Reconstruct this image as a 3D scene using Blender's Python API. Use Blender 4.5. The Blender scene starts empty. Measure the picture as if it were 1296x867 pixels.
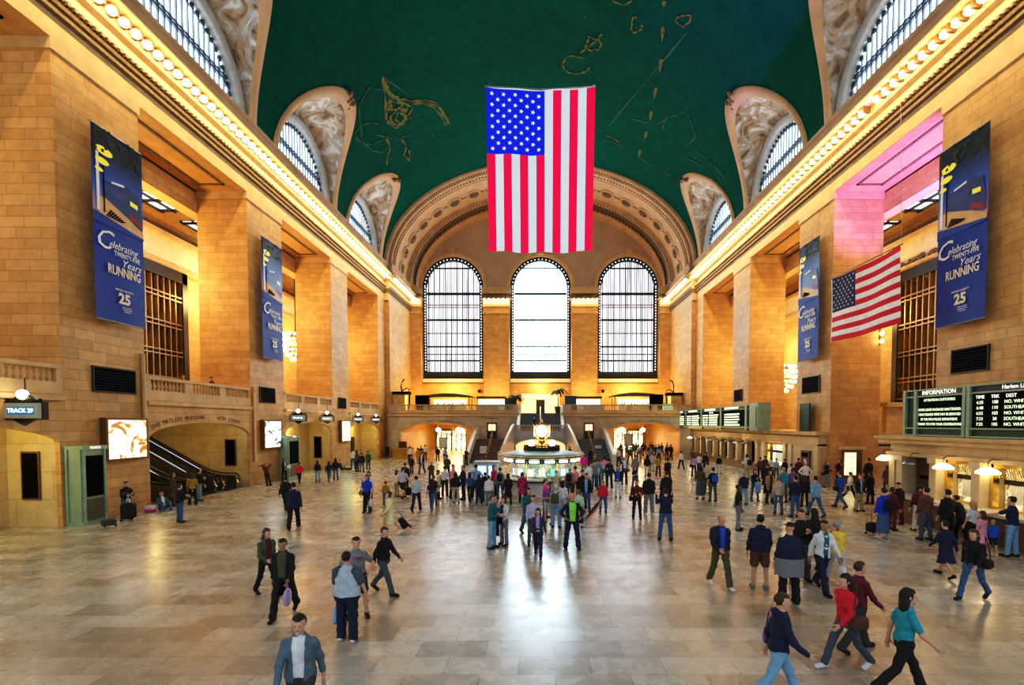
import bpy, math, random
import numpy as np
from mathutils import Vector, Matrix
random.seed(4); rng = np.random.RandomState(7)
PI = math.pi
S = bpy.context.scene
COL = S.collection
R = math.radians

# ---------------------------------------------------------------- camera model
F = 620.0; EYE = 4.1; PITCH = 2.0; CX = 684.0; HY = 536.0     # HY: row of the horizon
PY = HY + F * math.tan(R(PITCH))                               # row of the principal point
cd = bpy.data.cameras.new('camera'); cam = bpy.data.objects.new('camera', cd); COL.objects.link(cam)
cam.location = (0, 0, EYE); cam.rotation_euler = (R(90 - PITCH), 0, 0)
cd.sensor_width = 36; cd.lens = 36 * F / 1296
cd.shift_x = (648 - CX) / 1296; cd.shift_y = (PY - 433.5) / 1296
cd.clip_end = 500; S.camera = cam
CP, SP = math.cos(R(PITCH)), math.sin(R(PITCH))
def ray(px, py):
    a = (px - CX) / F; b = (PY - py) / F
    return (a, CP + b * SP, -SP + b * CP)
def ground(px, py, z=0.0):
    a, y, b = ray(px, py); t = (z - EYE) / b
    return a * t, y * t
# ---------------------------------------------------------------- materials
def nt(name):
    m = bpy.data.materials.new(name); m.use_nodes = True
    n = m.node_tree; b = n.nodes['Principled BSDF']; return m, n, b
def N(n, t, **kw):
    x = n.nodes.new(t)
    for k, v in kw.items():
        if k in x.inputs: x.inputs[k].default_value = v
        else: setattr(x, k, v)
    return x
def c4(c): return (c[0], c[1], c[2], 1.0)
MATS = {}
def pm(name, c, rough=.6, metal=0., emit=None, es=0., var=.12, scale=3., bump=0.):
    if name in MATS: return MATS[name]
    m, n, b = nt(name); L = n.links.new
    b.inputs['Roughness'].default_value = rough; b.inputs['Metallic'].default_value = metal
    if emit is not None:
        b.inputs['Emission Color'].default_value = c4(emit); b.inputs['Emission Strength'].default_value = es
    tc = N(n, 'ShaderNodeTexCoord'); nz = N(n, 'ShaderNodeTexNoise', Scale=scale, Detail=4.)
    L(tc.outputs['Object'], nz.inputs['Vector'])
    r = N(n, 'ShaderNodeValToRGB'); L(nz.outputs['Fac'], r.inputs['Fac'])
    r.color_ramp.elements[0].position = .3; r.color_ramp.elements[1].position = .7
    r.color_ramp.elements[0].color = c4([v * (1 - var) for v in c]); r.color_ramp.elements[1].color = c4([min(1, v * (1 + var)) for v in c])
    L(r.outputs['Color'], b.inputs['Base Color'])
    if bump:
        bp = N(n, 'ShaderNodeBump', Strength=bump, Distance=.05); L(nz.outputs['Fac'], bp.inputs['Height']); L(bp.outputs['Normal'], b.inputs['Normal'])
    MATS[name] = m; return m
def emi(name, c, s, sample=True):
    if name in MATS: return MATS[name]
    m, n, b = nt(name); b.inputs['Base Color'].default_value = c4(c); b.inputs['Roughness'].default_value = .4
    b.inputs['Emission Color'].default_value = c4(c); b.inputs['Emission Strength'].default_value = s
    if not sample: m.cycles.emission_sampling = 'NONE'
    MATS[name] = m; return m
def uvnode(n):
    """planar coordinates along whichever world axis a face runs (x or y, height)"""
    L = n.links.new
    g = N(n, 'ShaderNodeNewGeometry'); sp = N(n, 'ShaderNodeSeparateXYZ'); sn = N(n, 'ShaderNodeSeparateXYZ')
    L(g.outputs['Position'], sp.inputs[0]); L(g.outputs['True Normal'], sn.inputs[0])
    ab = N(n, 'ShaderNodeMath', operation='ABSOLUTE'); L(sn.outputs['X'], ab.inputs[0])
    gt = N(n, 'ShaderNodeMath', operation='GREATER_THAN'); L(ab.outputs[0], gt.inputs[0]); gt.inputs[1].default_value = .7
    mx = N(n, 'ShaderNodeMix'); L(gt.outputs[0], mx.inputs[0]); L(sp.outputs['X'], mx.inputs[2]); L(sp.outputs['Y'], mx.inputs[3])
    cb = N(n, 'ShaderNodeCombineXYZ'); L(mx.outputs[0], cb.inputs[0]); L(sp.outputs['Z'], cb.inputs[1])
    return cb, g, sp
def ashlar(name, c, c2, mortar, bw=1.3, bh=.42, rough=.55, ms=.012):
    m, n, b = nt(name); L = n.links.new
    cb, g, sp = uvnode(n)
    br = N(n, 'ShaderNodeTexBrick', Scale=1., **{'Mortar Size': ms, 'Mortar Smooth': .3, 'Bias': 0., 'Brick Width': bw, 'Row Height': bh})
    br.offset = .5; br.squash = .75; br.squash_frequency = 3
    br.inputs['Color1'].default_value = c4(c); br.inputs['Color2'].default_value = c4(c2); br.inputs['Mortar'].default_value = c4(mortar)
    L(cb.outputs[0], br.inputs['Vector'])
    nz = N(n, 'ShaderNodeTexNoise', Scale=1.7, Detail=6., Roughness=.65); L(g.outputs['Position'], nz.inputs['Vector'])
    n2 = N(n, 'ShaderNodeTexNoise', Scale=.22, Detail=2.); L(g.outputs['Position'], n2.inputs['Vector'])
    r = N(n, 'ShaderNodeMapRange', **{'From Min': .25, 'From Max': .75, 'To Min': .8, 'To Max': 1.2}); L(nz.outputs['Fac'], r.inputs['Value'])
    r2 = N(n, 'ShaderNodeMapRange', **{'From Min': .3, 'From Max': .7, 'To Min': .85, 'To Max': 1.12}); L(n2.outputs['Fac'], r2.inputs['Value'])
    mu = N(n, 'ShaderNodeMath', operation='MULTIPLY'); L(r.outputs[0], mu.inputs[0]); L(r2.outputs[0], mu.inputs[1])
    vm = N(n, 'ShaderNodeVectorMath', operation='SCALE'); L(br.outputs['Color'], vm.inputs[0]); L(mu.outputs[0], vm.inputs['Scale'])
    L(vm.outputs[0], b.inputs['Base Color']); b.inputs['Roughness'].default_value = rough
    bp = N(n, 'ShaderNodeBump', Strength=.35, Distance=.02); L(br.outputs['Fac'], bp.inputs['Height']); bp.invert = True
    L(bp.outputs['Normal'], b.inputs['Normal'])
    return m
M_wall = ashlar('caen_stone_blocks', (.64, .395, .16), (.53, .305, .11), (.34, .19, .065))
M_wall2 = ashlar('pale_stone_blocks', (.66, .46, .22), (.56, .37, .16), (.34, .21, .09))
M_east = ashlar('grey_marble_face', (.50, .43, .33), (.44, .38, .30), (.28, .24, .18), bw=2.2, bh=.7)
M_cool = ashlar('cool_grey_marble', (.42, .43, .42), (.36, .38, .38), (.24, .25, .26), bw=2.2, bh=.8, rough=.4)
M_jamb = ashlar('cream_marble', (.68, .55, .30), (.62, .48, .24), (.4, .3, .14), bw=2.4, bh=1.1, rough=.35)
M_stone = pm('carved_stone', (.60, .42, .21), .6, var=.15, scale=1.5, bump=.15)
M_stone_d = pm('shaded_moulding_stone', (.17, .12, .06), .7, var=.3, scale=6)  # darkened copy of the carved stone; moulding shade sits in the colour
M_tan = pm('tan_plaster', (.55, .37, .22), .7, var=.12, scale=.8)
M_tymp = pm('tympanum_plaster', (.50, .36, .25), .7, var=.1, scale=.5)
M_orn = pm('gilded_dark_ornament', (.16, .11, .06), .5, var=.5, scale=7, bump=.4)
M_bronze = pm('dark_bronze', (.035, .035, .03), .4, .5)
M_bronzew = pm('golden_bronze', (.22, .13, .05), .35, .6)
M_brass = pm('polished_brass', (.75, .5, .15), .22, 1.)
M_black = pm('black_panel', (.004, .004, .004), .9)
M_black.node_tree.nodes['Principled BSDF'].inputs['Specular IOR Level'].default_value = .08
M_green = pm('verdigris_metal', (.30, .42, .30), .5, .1)
M_teal = pm('dark_green_metal', (.03, .075, .06), .4, .4)
M_white = pm('white_enamel', (.8, .8, .78), .4)
M_cordn = pm('grey_steel', (.3, .31, .32), .35, .7)
M_rail = pm('pale_marble', (.62, .6, .5), .35)
M_dkstone = pm('dark_marble_dado', (.20, .12, .06), .3, var=.3, scale=2)
M_glow_w = emi('warm_white_lamp', (1., .86, .6), 14., False)
M_glow_s = emi('soft_white_lamp', (1., .93, .8), 7.)
M_glow_b = emi('bluish_sign_light', (.75, .88, 1.), 4., False)
M_txtg = emi('pale_board_letters', (.80, .95, .62), 1.15, False)
M_txtw = emi('white_board_letters', (1., .95, .85), 1.2, False)
M_palm = pm('palm_green', (.012, .05, .03), .8, var=.4)
M_step = pm('grey_stone_steps', (.12, .13, .15), .45)
M_stepw = pm('brown_stone_steps', (.16, .09, .06), .45)
M_cream = pm('cream_paint', (.8, .72, .5), .5)
# vault
def vault_mat():
    m, n, b = nt('teal_painted_vault'); L = n.links.new
    g = N(n, 'ShaderNodeNewGeometry'); nz = N(n, 'ShaderNodeTexNoise', Scale=1.2, Detail=8., Roughness=.7); L(g.outputs['Position'], nz.inputs['Vector'])
    n2 = N(n, 'ShaderNodeTexNoise', Scale=.09, Detail=2.); L(g.outputs['Position'], n2.inputs['Vector'])
    r = N(n, 'ShaderNodeValToRGB'); L(nz.outputs['Fac'], r.inputs['Fac'])
    r.color_ramp.elements[0].position = .35; r.color_ramp.elements[1].position = .65
    r.color_ramp.elements[0].color = (.0005, .075, .052, 1); r.color_ramp.elements[1].color = (.001, .105, .074, 1)
    mx = N(n, 'ShaderNodeMix', data_type='RGBA', blend_type='MULTIPLY'); mx.inputs[0].default_value = .5
    r2 = N(n, 'ShaderNodeValToRGB'); L(n2.outputs['Fac'], r2.inputs['Fac']); r2.color_ramp.elements[0].color = (.5, .6, .6, 1); r2.color_ramp.elements[0].position = .3; r2.color_ramp.elements[1].position = .7
    L(r.outputs['Color'], mx.inputs[6]); L(r2.outputs['Color'], mx.inputs[7]); L(mx.outputs[2], b.inputs['Base Color'])
    b.inputs['Roughness'].default_value = .85; b.inputs['Specular IOR Level'].default_value = .08; return m
M_vault = vault_mat()
def relief_mat():
    m, n, b = nt('plaster_relief'); L = n.links.new
    g = N(n, 'ShaderNodeNewGeometry'); v = N(n, 'ShaderNodeTexNoise', Scale=.75, Detail=6., Roughness=.6, Distortion=1.6); L(g.outputs['Position'], v.inputs['Vector'])
    r = N(n, 'ShaderNodeValToRGB'); L(v.outputs['Fac'], r.inputs['Fac']); e = r.color_ramp.elements
    e[0].position = .36; e[0].color = (.16, .11, .07, 1); e[1].position = .45; e[1].color = (.40, .28, .18, 1)
    x = e.new(.54); x.color = (.40, .37, .33, 1); x = e.new(.62); x.color = (.62, .60, .58, 1)
    L(r.outputs['Color'], b.inputs['Base Color']); b.inputs['Roughness'].default_value = .7
    bp = N(n, 'ShaderNodeBump', Strength=.9, Distance=.3); L(v.outputs['Fac'], bp.inputs['Height']); L(bp.outputs['Normal'], b.inputs['Normal'])
    return m
M_relief = relief_mat()
def floor_mat():
    m, n, b = nt('marble_floor_slabs'); L = n.links.new
    g = N(n, 'ShaderNodeNewGeometry'); mp = N(n, 'ShaderNodeMapping'); mp.inputs['Location'].default_value = (.37, .2, 0)
    L(g.outputs['Position'], mp.inputs['Vector'])
    br = N(n, 'ShaderNodeTexBrick', Scale=1., **{'Mortar Size': .006, 'Mortar Smooth': .2, 'Bias': -.15, 'Brick Width': 1.22, 'Row Height': .62})
    br.inputs['Color1'].default_value = (.56, .55, .51, 1); br.inputs['Color2'].default_value = (.32, .27, .22, 1); br.inputs['Mortar'].default_value = (.14, .11, .08, 1)
    L(mp.outputs[0], br.inputs['Vector'])
    nz = N(n, 'ShaderNodeTexNoise', Scale=2.2, Detail=5., Roughness=.6); L(g.outputs['Position'], nz.inputs['Vector'])
    r = N(n, 'ShaderNodeMapRange', **{'From Min': .25, 'From Max': .75, 'To Min': .9, 'To Max': 1.1}); L(nz.outputs['Fac'], r.inputs['Value'])
    vm = N(n, 'ShaderNodeVectorMath', operation='SCALE'); L(br.outputs['Color'], vm.inputs[0]); L(r.outputs[0], vm.inputs['Scale'])
    # broad warm and cool stains of the stone
    n2 = N(n, 'ShaderNodeTexNoise', Scale=.16, Detail=3.); L(g.outputs['Position'], n2.inputs['Vector'])
    r2 = N(n, 'ShaderNodeValToRGB'); L(n2.outputs['Fac'], r2.inputs['Fac']); e = r2.color_ramp.elements
    e[0].position = .36; e[0].color = (1.0, .88, .70, 1); e[1].position = .62; e[1].color = (.86, .95, 1.0, 1)
    mx = N(n, 'ShaderNodeMix', data_type='RGBA', blend_type='MULTIPLY'); mx.inputs[0].default_value = 1.
    L(vm.outputs[0], mx.inputs[6]); L(r2.outputs['Color'], mx.inputs[7]); L(mx.outputs[2], b.inputs['Base Color'])
    rr = N(n, 'ShaderNodeMapRange', **{'From Min': .3, 'From Max': .7, 'To Min': .2, 'To Max': .34}); L(nz.outputs['Fac'], rr.inputs['Value'])
    L(rr.outputs[0], b.inputs['Roughness']); b.inputs['Specular IOR Level'].default_value = .8
    return m
M_floor = floor_mat()
def window_glass(name, c, s, streak=2.5, lo=.35):
    """daylit obscure glass: the blurred city behind it shows as vertical streaks"""
    m, n, b = nt(name); L = n.links.new
    g = N(n, 'ShaderNodeNewGeometry'); mp = N(n, 'ShaderNodeMapping'); mp.inputs['Scale'].default_value = (streak, streak, .06)
    L(g.outputs['Position'], mp.inputs['Vector']); nz = N(n, 'ShaderNodeTexNoise', Scale=1., Detail=5., Roughness=.7); L(mp.outputs[0], nz.inputs['Vector'])
    r = N(n, 'ShaderNodeMapRange', **{'From Min': .38, 'From Max': .56, 'To Min': lo * s, 'To Max': s}); L(nz.outputs['Fac'], r.inputs['Value'])
    b.inputs['Emission Color'].default_value = c4(c); L(r.outputs[0], b.inputs['Emission Strength'])
    b.inputs['Base Color'].default_value = (.3, .33, .35, 1); b.inputs['Roughness'].default_value = .2
    return m
M_gl_c = window_glass('bright_daylight_glass', (.72, .90, 1.), 9., lo=.55)
M_gl_s = window_glass('daylight_glass', (.85, .88, 1.), 2.6, lo=.35)
M_gl_l = window_glass('lunette_glass', (.78, .90, 1.), 9., lo=.8)
def office_glass():
    m, n, b = nt('lit_office_glass'); L = n.links.new
    g = N(n, 'ShaderNodeNewGeometry'); mp = N(n, 'ShaderNodeMapping'); mp.inputs['Scale'].default_value = (.9, .9, .9)
    L(g.outputs['Position'], mp.inputs['Vector']); v = N(n, 'ShaderNodeTexVoronoi', Scale=1., distance='CHEBYCHEV'); L(mp.outputs[0], v.inputs['Vector'])
    r = N(n, 'ShaderNodeValToRGB'); sx = N(n, 'ShaderNodeSeparateColor'); L(v.outputs['Color'], sx.inputs[0]); L(sx.outputs[0], r.inputs['Fac']); e = r.color_ramp.elements
    e[0].position = .15; e[0].color = (.10, .06, .025, 1); e[1].position = .6; e[1].color = (.34, .21, .08, 1)
    x = e.new(.86); x.color = (.75, .45, .14, 1)
    L(r.outputs['Color'], b.inputs['Emission Color']); b.inputs['Emission Strength'].default_value = .55
    b.inputs['Base Color'].default_value = (.1, .08, .05, 1); b.inputs['Roughness'].default_value = .15
    return m
M_office = office_glass()

# ---------------------------------------------------------------- mesh helpers
class MB:
    def __init__(s): s.v = []; s.f = []; s.mi = []; s.mats = []; s.cur = 0; s.sm = []
    def mat(s, m):
        if m not in s.mats: s.mats.append(m)
        s.cur = s.mats.index(m); return s
    def add(s, vs, fs, smooth=False):
        o = len(s.v); s.v += [tuple(v) for v in vs]
        for f in fs: s.f.append(tuple(i + o for i in f)); s.mi.append(s.cur); s.sm.append(smooth)
        return s
    def box(s, x0, x1, y0, y1, z0, z1):
        v = [(x, y, z) for z in (z0, z1) for y in (y0, y1) for x in (x0, x1)]
        return s.add(v, [(0, 2, 3, 1), (4, 5, 7, 6), (0, 1, 5, 4), (2, 6, 7, 3), (0, 4, 6, 2), (1, 3, 7, 5)])
    def quad(s, a, b, c, d): return s.add([a, b, c, d], [(0, 1, 2, 3)])
    def lathe(s, prof, c=(0, 0, 0), n=12, smooth=True, a0=0, a1=2 * PI):
        vs = []; fs = []; full = abs(a1 - a0 - 2 * PI) < 1e-6; m = n if full else n + 1
        for r, z in prof:
            for k in range(m):
                a = a0 + (a1 - a0) * k / n; vs.append((c[0] + r * math.cos(a), c[1] + r * math.sin(a), c[2] + z))
        for i in range(len(prof) - 1):
            for k in range(n):
                k2 = (k + 1) % m; fs.append((i * m + k, i * m + k2, (i + 1) * m + k2, (i + 1) * m + k))
        return s.add(vs, fs, smooth)
    def ball(s, c, r, n=10, sz=1., k=6):
        return s.lathe([(max(1e-4, r * math.sin(PI * i / k)), -r * sz * math.cos(PI * i / k)) for i in range(k + 1)], c, n)
    def tube(s, pts, r, n=6, cap=True):
        pts = [Vector(p) for p in pts]; rs = r if hasattr(r, '__len__') else [r] * len(pts); vs = []; fs = []
        for i, p in enumerate(pts):
            d = (pts[min(i + 1, len(pts) - 1)] - pts[max(i - 1, 0)]).normalized()
            u = d.cross(Vector((0, 0, 1))) if abs(d.z) < .95 else d.cross(Vector((1, 0, 0))); u.normalize(); w = d.cross(u)
            for k in range(n):
                a = 2 * PI * k / n; vs.append(p + (u * math.cos(a) + w * math.sin(a)) * rs[i])
        for i in range(len(pts) - 1):
            for k in range(n):
                k2 = (k + 1) % n; fs.append((i * n + k, i * n + k2, (i + 1) * n + k2, (i + 1) * n + k))
        if cap: fs += [tuple(range(n)), tuple(range((len(pts) - 1) * n, len(pts) * n))]
        return s.add(vs, fs, True)
    def grid(s, P, smooth=True):
        a, b = len(P), len(P[0]); vs = [p for r in P for p in r]
        return s.add(vs, [(i * b + j, i * b + j + 1, (i + 1) * b + j + 1, (i + 1) * b + j) for i in range(a - 1) for j in range(b - 1)], smooth)
    def prism(s, poly, d0, d1, mapf=lambda u, z, d: (u, d, z)):
        """extrude a polygon given in (u, z) between depths d0 and d1"""
        n = len(poly); vs = [mapf(u, z, d0) for u, z in poly] + [mapf(u, z, d1) for u, z in poly]
        return s.add(vs, [tuple(range(n)), tuple(range(2 * n - 1, n - 1, -1))] + [(i, (i + 1) % n, (i + 1) % n + n, i + n) for i in range(n)])
    def build(s, name, parent=None, loc=None, rot=None, mat=None):
        me = bpy.data.meshes.new(name); me.from_pydata(s.v, [], s.f)
        for m in (s.mats or [mat]): me.materials.append(m)
        if len(s.mats) > 1: me.polygons.foreach_set('material_index', s.mi)
        me.polygons.foreach_set('use_smooth', s.sm); me.update()
        return link(name, me, parent, loc, rot)
def link(name, me, parent=None, loc=None, rot=None):
    o = bpy.data.objects.new(name, me); COL.objects.link(o)
    if parent: o.parent = parent
    if loc is not None: o.location = loc
    if rot is not None: o.rotation_euler = (0, 0, rot) if not hasattr(rot, '__len__') else rot
    return o
def tag(o, label=None, cat=None, group=None, kind=None):
    if label: o['label'] = label
    if cat: o['category'] = cat
    if group: o['group'] = group
    if kind: o['kind'] = kind
    return o
def thing(name, label, cat, loc=(0, 0, 0), rot=0, group=None, kind=None):
    o = link(name, None, None, loc, rot); return tag(o, label, cat, group, kind)
def struct(mb, name, label, cat, mat=None, **k):
    return tag(mb.build(name, mat=mat, **k), label, cat, kind='structure')
def kids(o): return [c for c in o.children]
def dup(o, loc=None, rot=None, parent=None, label=None):
    c = o.copy(); COL.objects.link(c)
    if parent: c.parent = parent
    if loc is not None: c.location = loc
    if rot is not None: c.rotation_euler = (0, 0, rot)
    if label: c['label'] = label
    for ch in list(o.children): dup(ch, parent=c)
    return c
def text(txt, size, loc, parent, mat, name='lettering', rot=(PI / 2, 0, 0), ext=.004, ax='CENTER', shear=0., xs=1., bold=0.):
    cu = bpy.data.curves.new('t', 'FONT'); cu.body = txt; cu.size = size; cu.extrude = ext; cu.align_x = ax; cu.align_y = 'CENTER'; cu.shear = shear; cu.offset = bold; cu.resolution_u = 2
    o = bpy.data.objects.new('t', cu); me = bpy.data.meshes.new_from_object(o); bpy.data.objects.remove(o); bpy.data.curves.remove(cu)
    me.materials.clear(); me.materials.append(mat); q = link(name, me, parent, loc, rot); q.scale = (xs, 1, 1); return q
ROT = {-1: PI / 2, 1: -PI / 2, 0: 0.}
# wall-mounted things are modelled x right, z up, -y toward the room; ROT turns them onto the left or right wall

# ---------------------------------------------------------------- the setting
W = 18.9; ZC = 23.3; VA, VB = 18.9, 12.3                       # wall plane, springing, half axes of the vault
PIERS = [(19.4, 23.5), (32.0, 36.2), (44.6, 48.4), (57.4, 60.0)]; YE = 70.2; YB = 59.2; FL = 5.4
mb = MB(); mb.mat(M_floor); mb.quad((-34, -8, 0), (34, -8, 0), (34, YE + 14, 0), (-34, YE + 14, 0)); struct(mb, 'floor', 'polished marble floor of the concourse', 'floor')

def arch_wall(mb, u0, u1, z0, z1, ops, d0, d1, mf, seg=14, cl=True):
    """wall slab between depths d0 (face) and d1 with arched openings (a, b, spring, apex, sill)"""
    us = [u0]; u = u0
    for (a, b, sp, ap, sill) in ops:
        if a > u: mb.add([mf(u, z0, d0), mf(a, z0, d0), mf(a, z1, d0), mf(u, z1, d0)], [(0, 1, 2, 3)]); mb.add([mf(u, z0, d1), mf(a, z0, d1), mf(a, z1, d1), mf(u, z1, d1)], [(0, 1, 2, 3)])
        cv = [(a + (b - a) * (1 - math.cos(PI * i / seg)) / 2, sp + (ap - sp) * math.sin(PI * i / seg)) for i in range(seg + 1)]
        for i in range(seg):
            (p, q), (r, s_) = cv[i], cv[i + 1]
            for d in (d0, d1):
                mb.add([mf(p, q, d), mf(r, s_, d), mf(r, z1, d), mf(p, z1, d)], [(0, 1, 2, 3)])
                if sill > z0: mb.add([mf(p, z0, d), mf(r, z0, d), mf(r, sill, d), mf(p, sill, d)], [(0, 1, 2, 3)])
            mb.add([mf(p, q, d0), mf(r, s_, d0), mf(r, s_, d1), mf(p, q, d1)], [(0, 1, 2, 3)])
        for e in (a, b): mb.add([mf(e, sill, d0), mf(e, sp, d0), mf(e, sp, d1), mf(e, sill, d1)], [(0, 1, 2, 3)])
        if sill > z0: mb.add([mf(a, sill, d0), mf(b, sill, d0), mf(b, sill, d1), mf(a, sill, d1)], [(0, 1, 2, 3)])
        u = b
    if u < u1:
        for d in (d0, d1): mb.add([mf(u, z0, d), mf(u1, z0, d), mf(u1, z1, d), mf(u, z1, d)], [(0, 1, 2, 3)])
    mb.add([mf(u0, z1, d0), mf(u1, z1, d0), mf(u1, z1, d1), mf(u0, z1, d1)], [(0, 1, 2, 3)])
    for e in (u0, u1): mb.add([mf(e, z0, d0), mf(e, z1, d0), mf(e, z1, d1), mf(e, z0, d1)], [(0, 1, 2, 3)])
# piers and entablature
for s, nm in ((-1, 'left'), (1, 'right')):
    for k, (a, b) in enumerate(PIERS):
        mb = MB().mat(M_wall); xs = sorted((s * W, s * 22.1))
        if k == 3: xs = sorted((s * W, s * 30)); 
        mb.box(xs[0], xs[1], a, b, 0, 19.0)
        if k == 3: mb.box(*sorted((s * 18.35, s * 30)), b, YE + .5, 0, 19.0)
        mb.mat(M_stone); xb = sorted((s * (W - .12), s * 22.2))
        if k < 3 and s > 0: mb.box(xb[0], xb[1], a - .1, b + .1, 0, .5)
        if k < 3: mb.box(*sorted((s * (W - .06), s * 22.15)), a - .05, b + .05, 18.55, 19.0)
        struct(mb, 'wall_' + nm, 'tall stone block pier on the %s side, %s from the front' % (nm, ['first', 'second', 'third', 'last'][k]), 'pier')
    # beam over the openings with a recessed soffit panel
    mb = MB().mat(M_wall); Y0 = 2
    mb.box(*sorted((s * W, s * 22.1)), Y0, YE + .5, 19.0, ZC)
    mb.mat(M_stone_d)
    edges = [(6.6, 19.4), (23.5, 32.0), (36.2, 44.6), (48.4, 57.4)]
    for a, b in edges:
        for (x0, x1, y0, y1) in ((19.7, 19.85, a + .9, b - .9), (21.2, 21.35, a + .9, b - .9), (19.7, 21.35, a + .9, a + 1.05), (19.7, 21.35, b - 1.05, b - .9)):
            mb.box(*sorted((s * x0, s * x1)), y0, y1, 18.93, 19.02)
    struct(mb, 'wall_' + nm, 'stone beam running above the openings on the %s side' % nm, 'beam')
    # mouldings: profile (projection from wall, height) swept along Y; steps forward 0.5 m in the last bay
    def sweep(prof, mat, name, label, cat='moulding'):
        mb = MB().mat(mat)
        stations = [(2, 0.), (59.8, 0.), (59.8, .5), (YE, .5)]
        P = [[(s * (W - p - e), y, z) for p, z in prof] for y, e in stations]
        mb.grid(P, False); return struct(mb, name, label, cat)
    sweep([(.03, 19.0), (.03, 19.9)], M_stone, 'trim_1', 'plain lower band of the %s cornice' % nm)
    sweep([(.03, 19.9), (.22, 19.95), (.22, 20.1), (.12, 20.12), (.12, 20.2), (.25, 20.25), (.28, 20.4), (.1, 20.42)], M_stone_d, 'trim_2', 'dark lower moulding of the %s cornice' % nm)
    sweep([(.1, 20.42), (.1, 20.55), (.3, 20.65), (.3, 20.72)], M_stone, 'trim_3', 'thin stone fillet under the %s lit frieze' % nm)
    sweep([(.12, 20.72), (.06, 20.8), (.06, 21.25), (.3, 21.4)], pm('warm_frieze_plaster', (.50, .34, .15), .6), 'trim_4', 'lamp-lit cream frieze below the %s row of lamps' % nm)
    sweep([(.3, 21.4), (.3, 21.8), (1.0, 21.9), (1.05, 22.1), (.1, 22.15)], M_stone, 'trim_5', 'projecting lamp shelf on the %s side' % nm)
    sweep([(.1, 22.15), (.3, 22.3), (.55, 22.45), (.6, 22.6), (.45, 22.6), (.45, 23.05), (.6, 23.15), (.6, 23.35), (-1.0, 23.4)], M_tan, 'trim_6', 'brown upper cornice between the lamps and vault on the %s' % nm)
    # dentils
    mb = MB().mat(M_stone_d); y = 12.
    while y < 59.6:
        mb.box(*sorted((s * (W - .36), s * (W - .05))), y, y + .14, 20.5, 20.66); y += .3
    struct(mb, 'trim_7', 'row of small dentils along the %s cornice' % nm, 'moulding')

# ---- vault with lunettes
LUN = [15.0, 27.8, 40.6, 53.6]; RW, RH = 5.25, 7.2
def rimz(y):
    for c in LUN:
        t = (y - c) / RW
        if abs(t) < 1: return ZC + RH * math.sqrt(1 - t * t)
    return ZC
def vx(z): return VA * math.sqrt(max(0, 1 - ((z - ZC) / VB) ** 2))
ys = list(np.arange(0, 59.81, .4)) + [59.8]
for c in LUN: ys += [c + RW * math.cos(PI * k / 24) for k in range(25)]
ys = sorted(set(round(float(y), 4) for y in ys)); NA = 40
mb = MB().mat(M_vault); P = []
for y in ys:
    t0 = math.asin(min(.999, (rimz(y) - ZC) / VB)); row = []
    for j in range(NA + 1):
        t = t0 + (PI / 2 - t0) * j / NA; row.append((-VA * math.cos(t), y, ZC + VB * math.sin(t)))
    row += [(-x, yy, z) for x, yy, z in row[-2::-1]]; P.append(row)
mb.grid(P); struct(mb, 'ceiling', 'dark teal barrel vault with faint golden constellations', 'ceiling')
RL = 4.35
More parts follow.
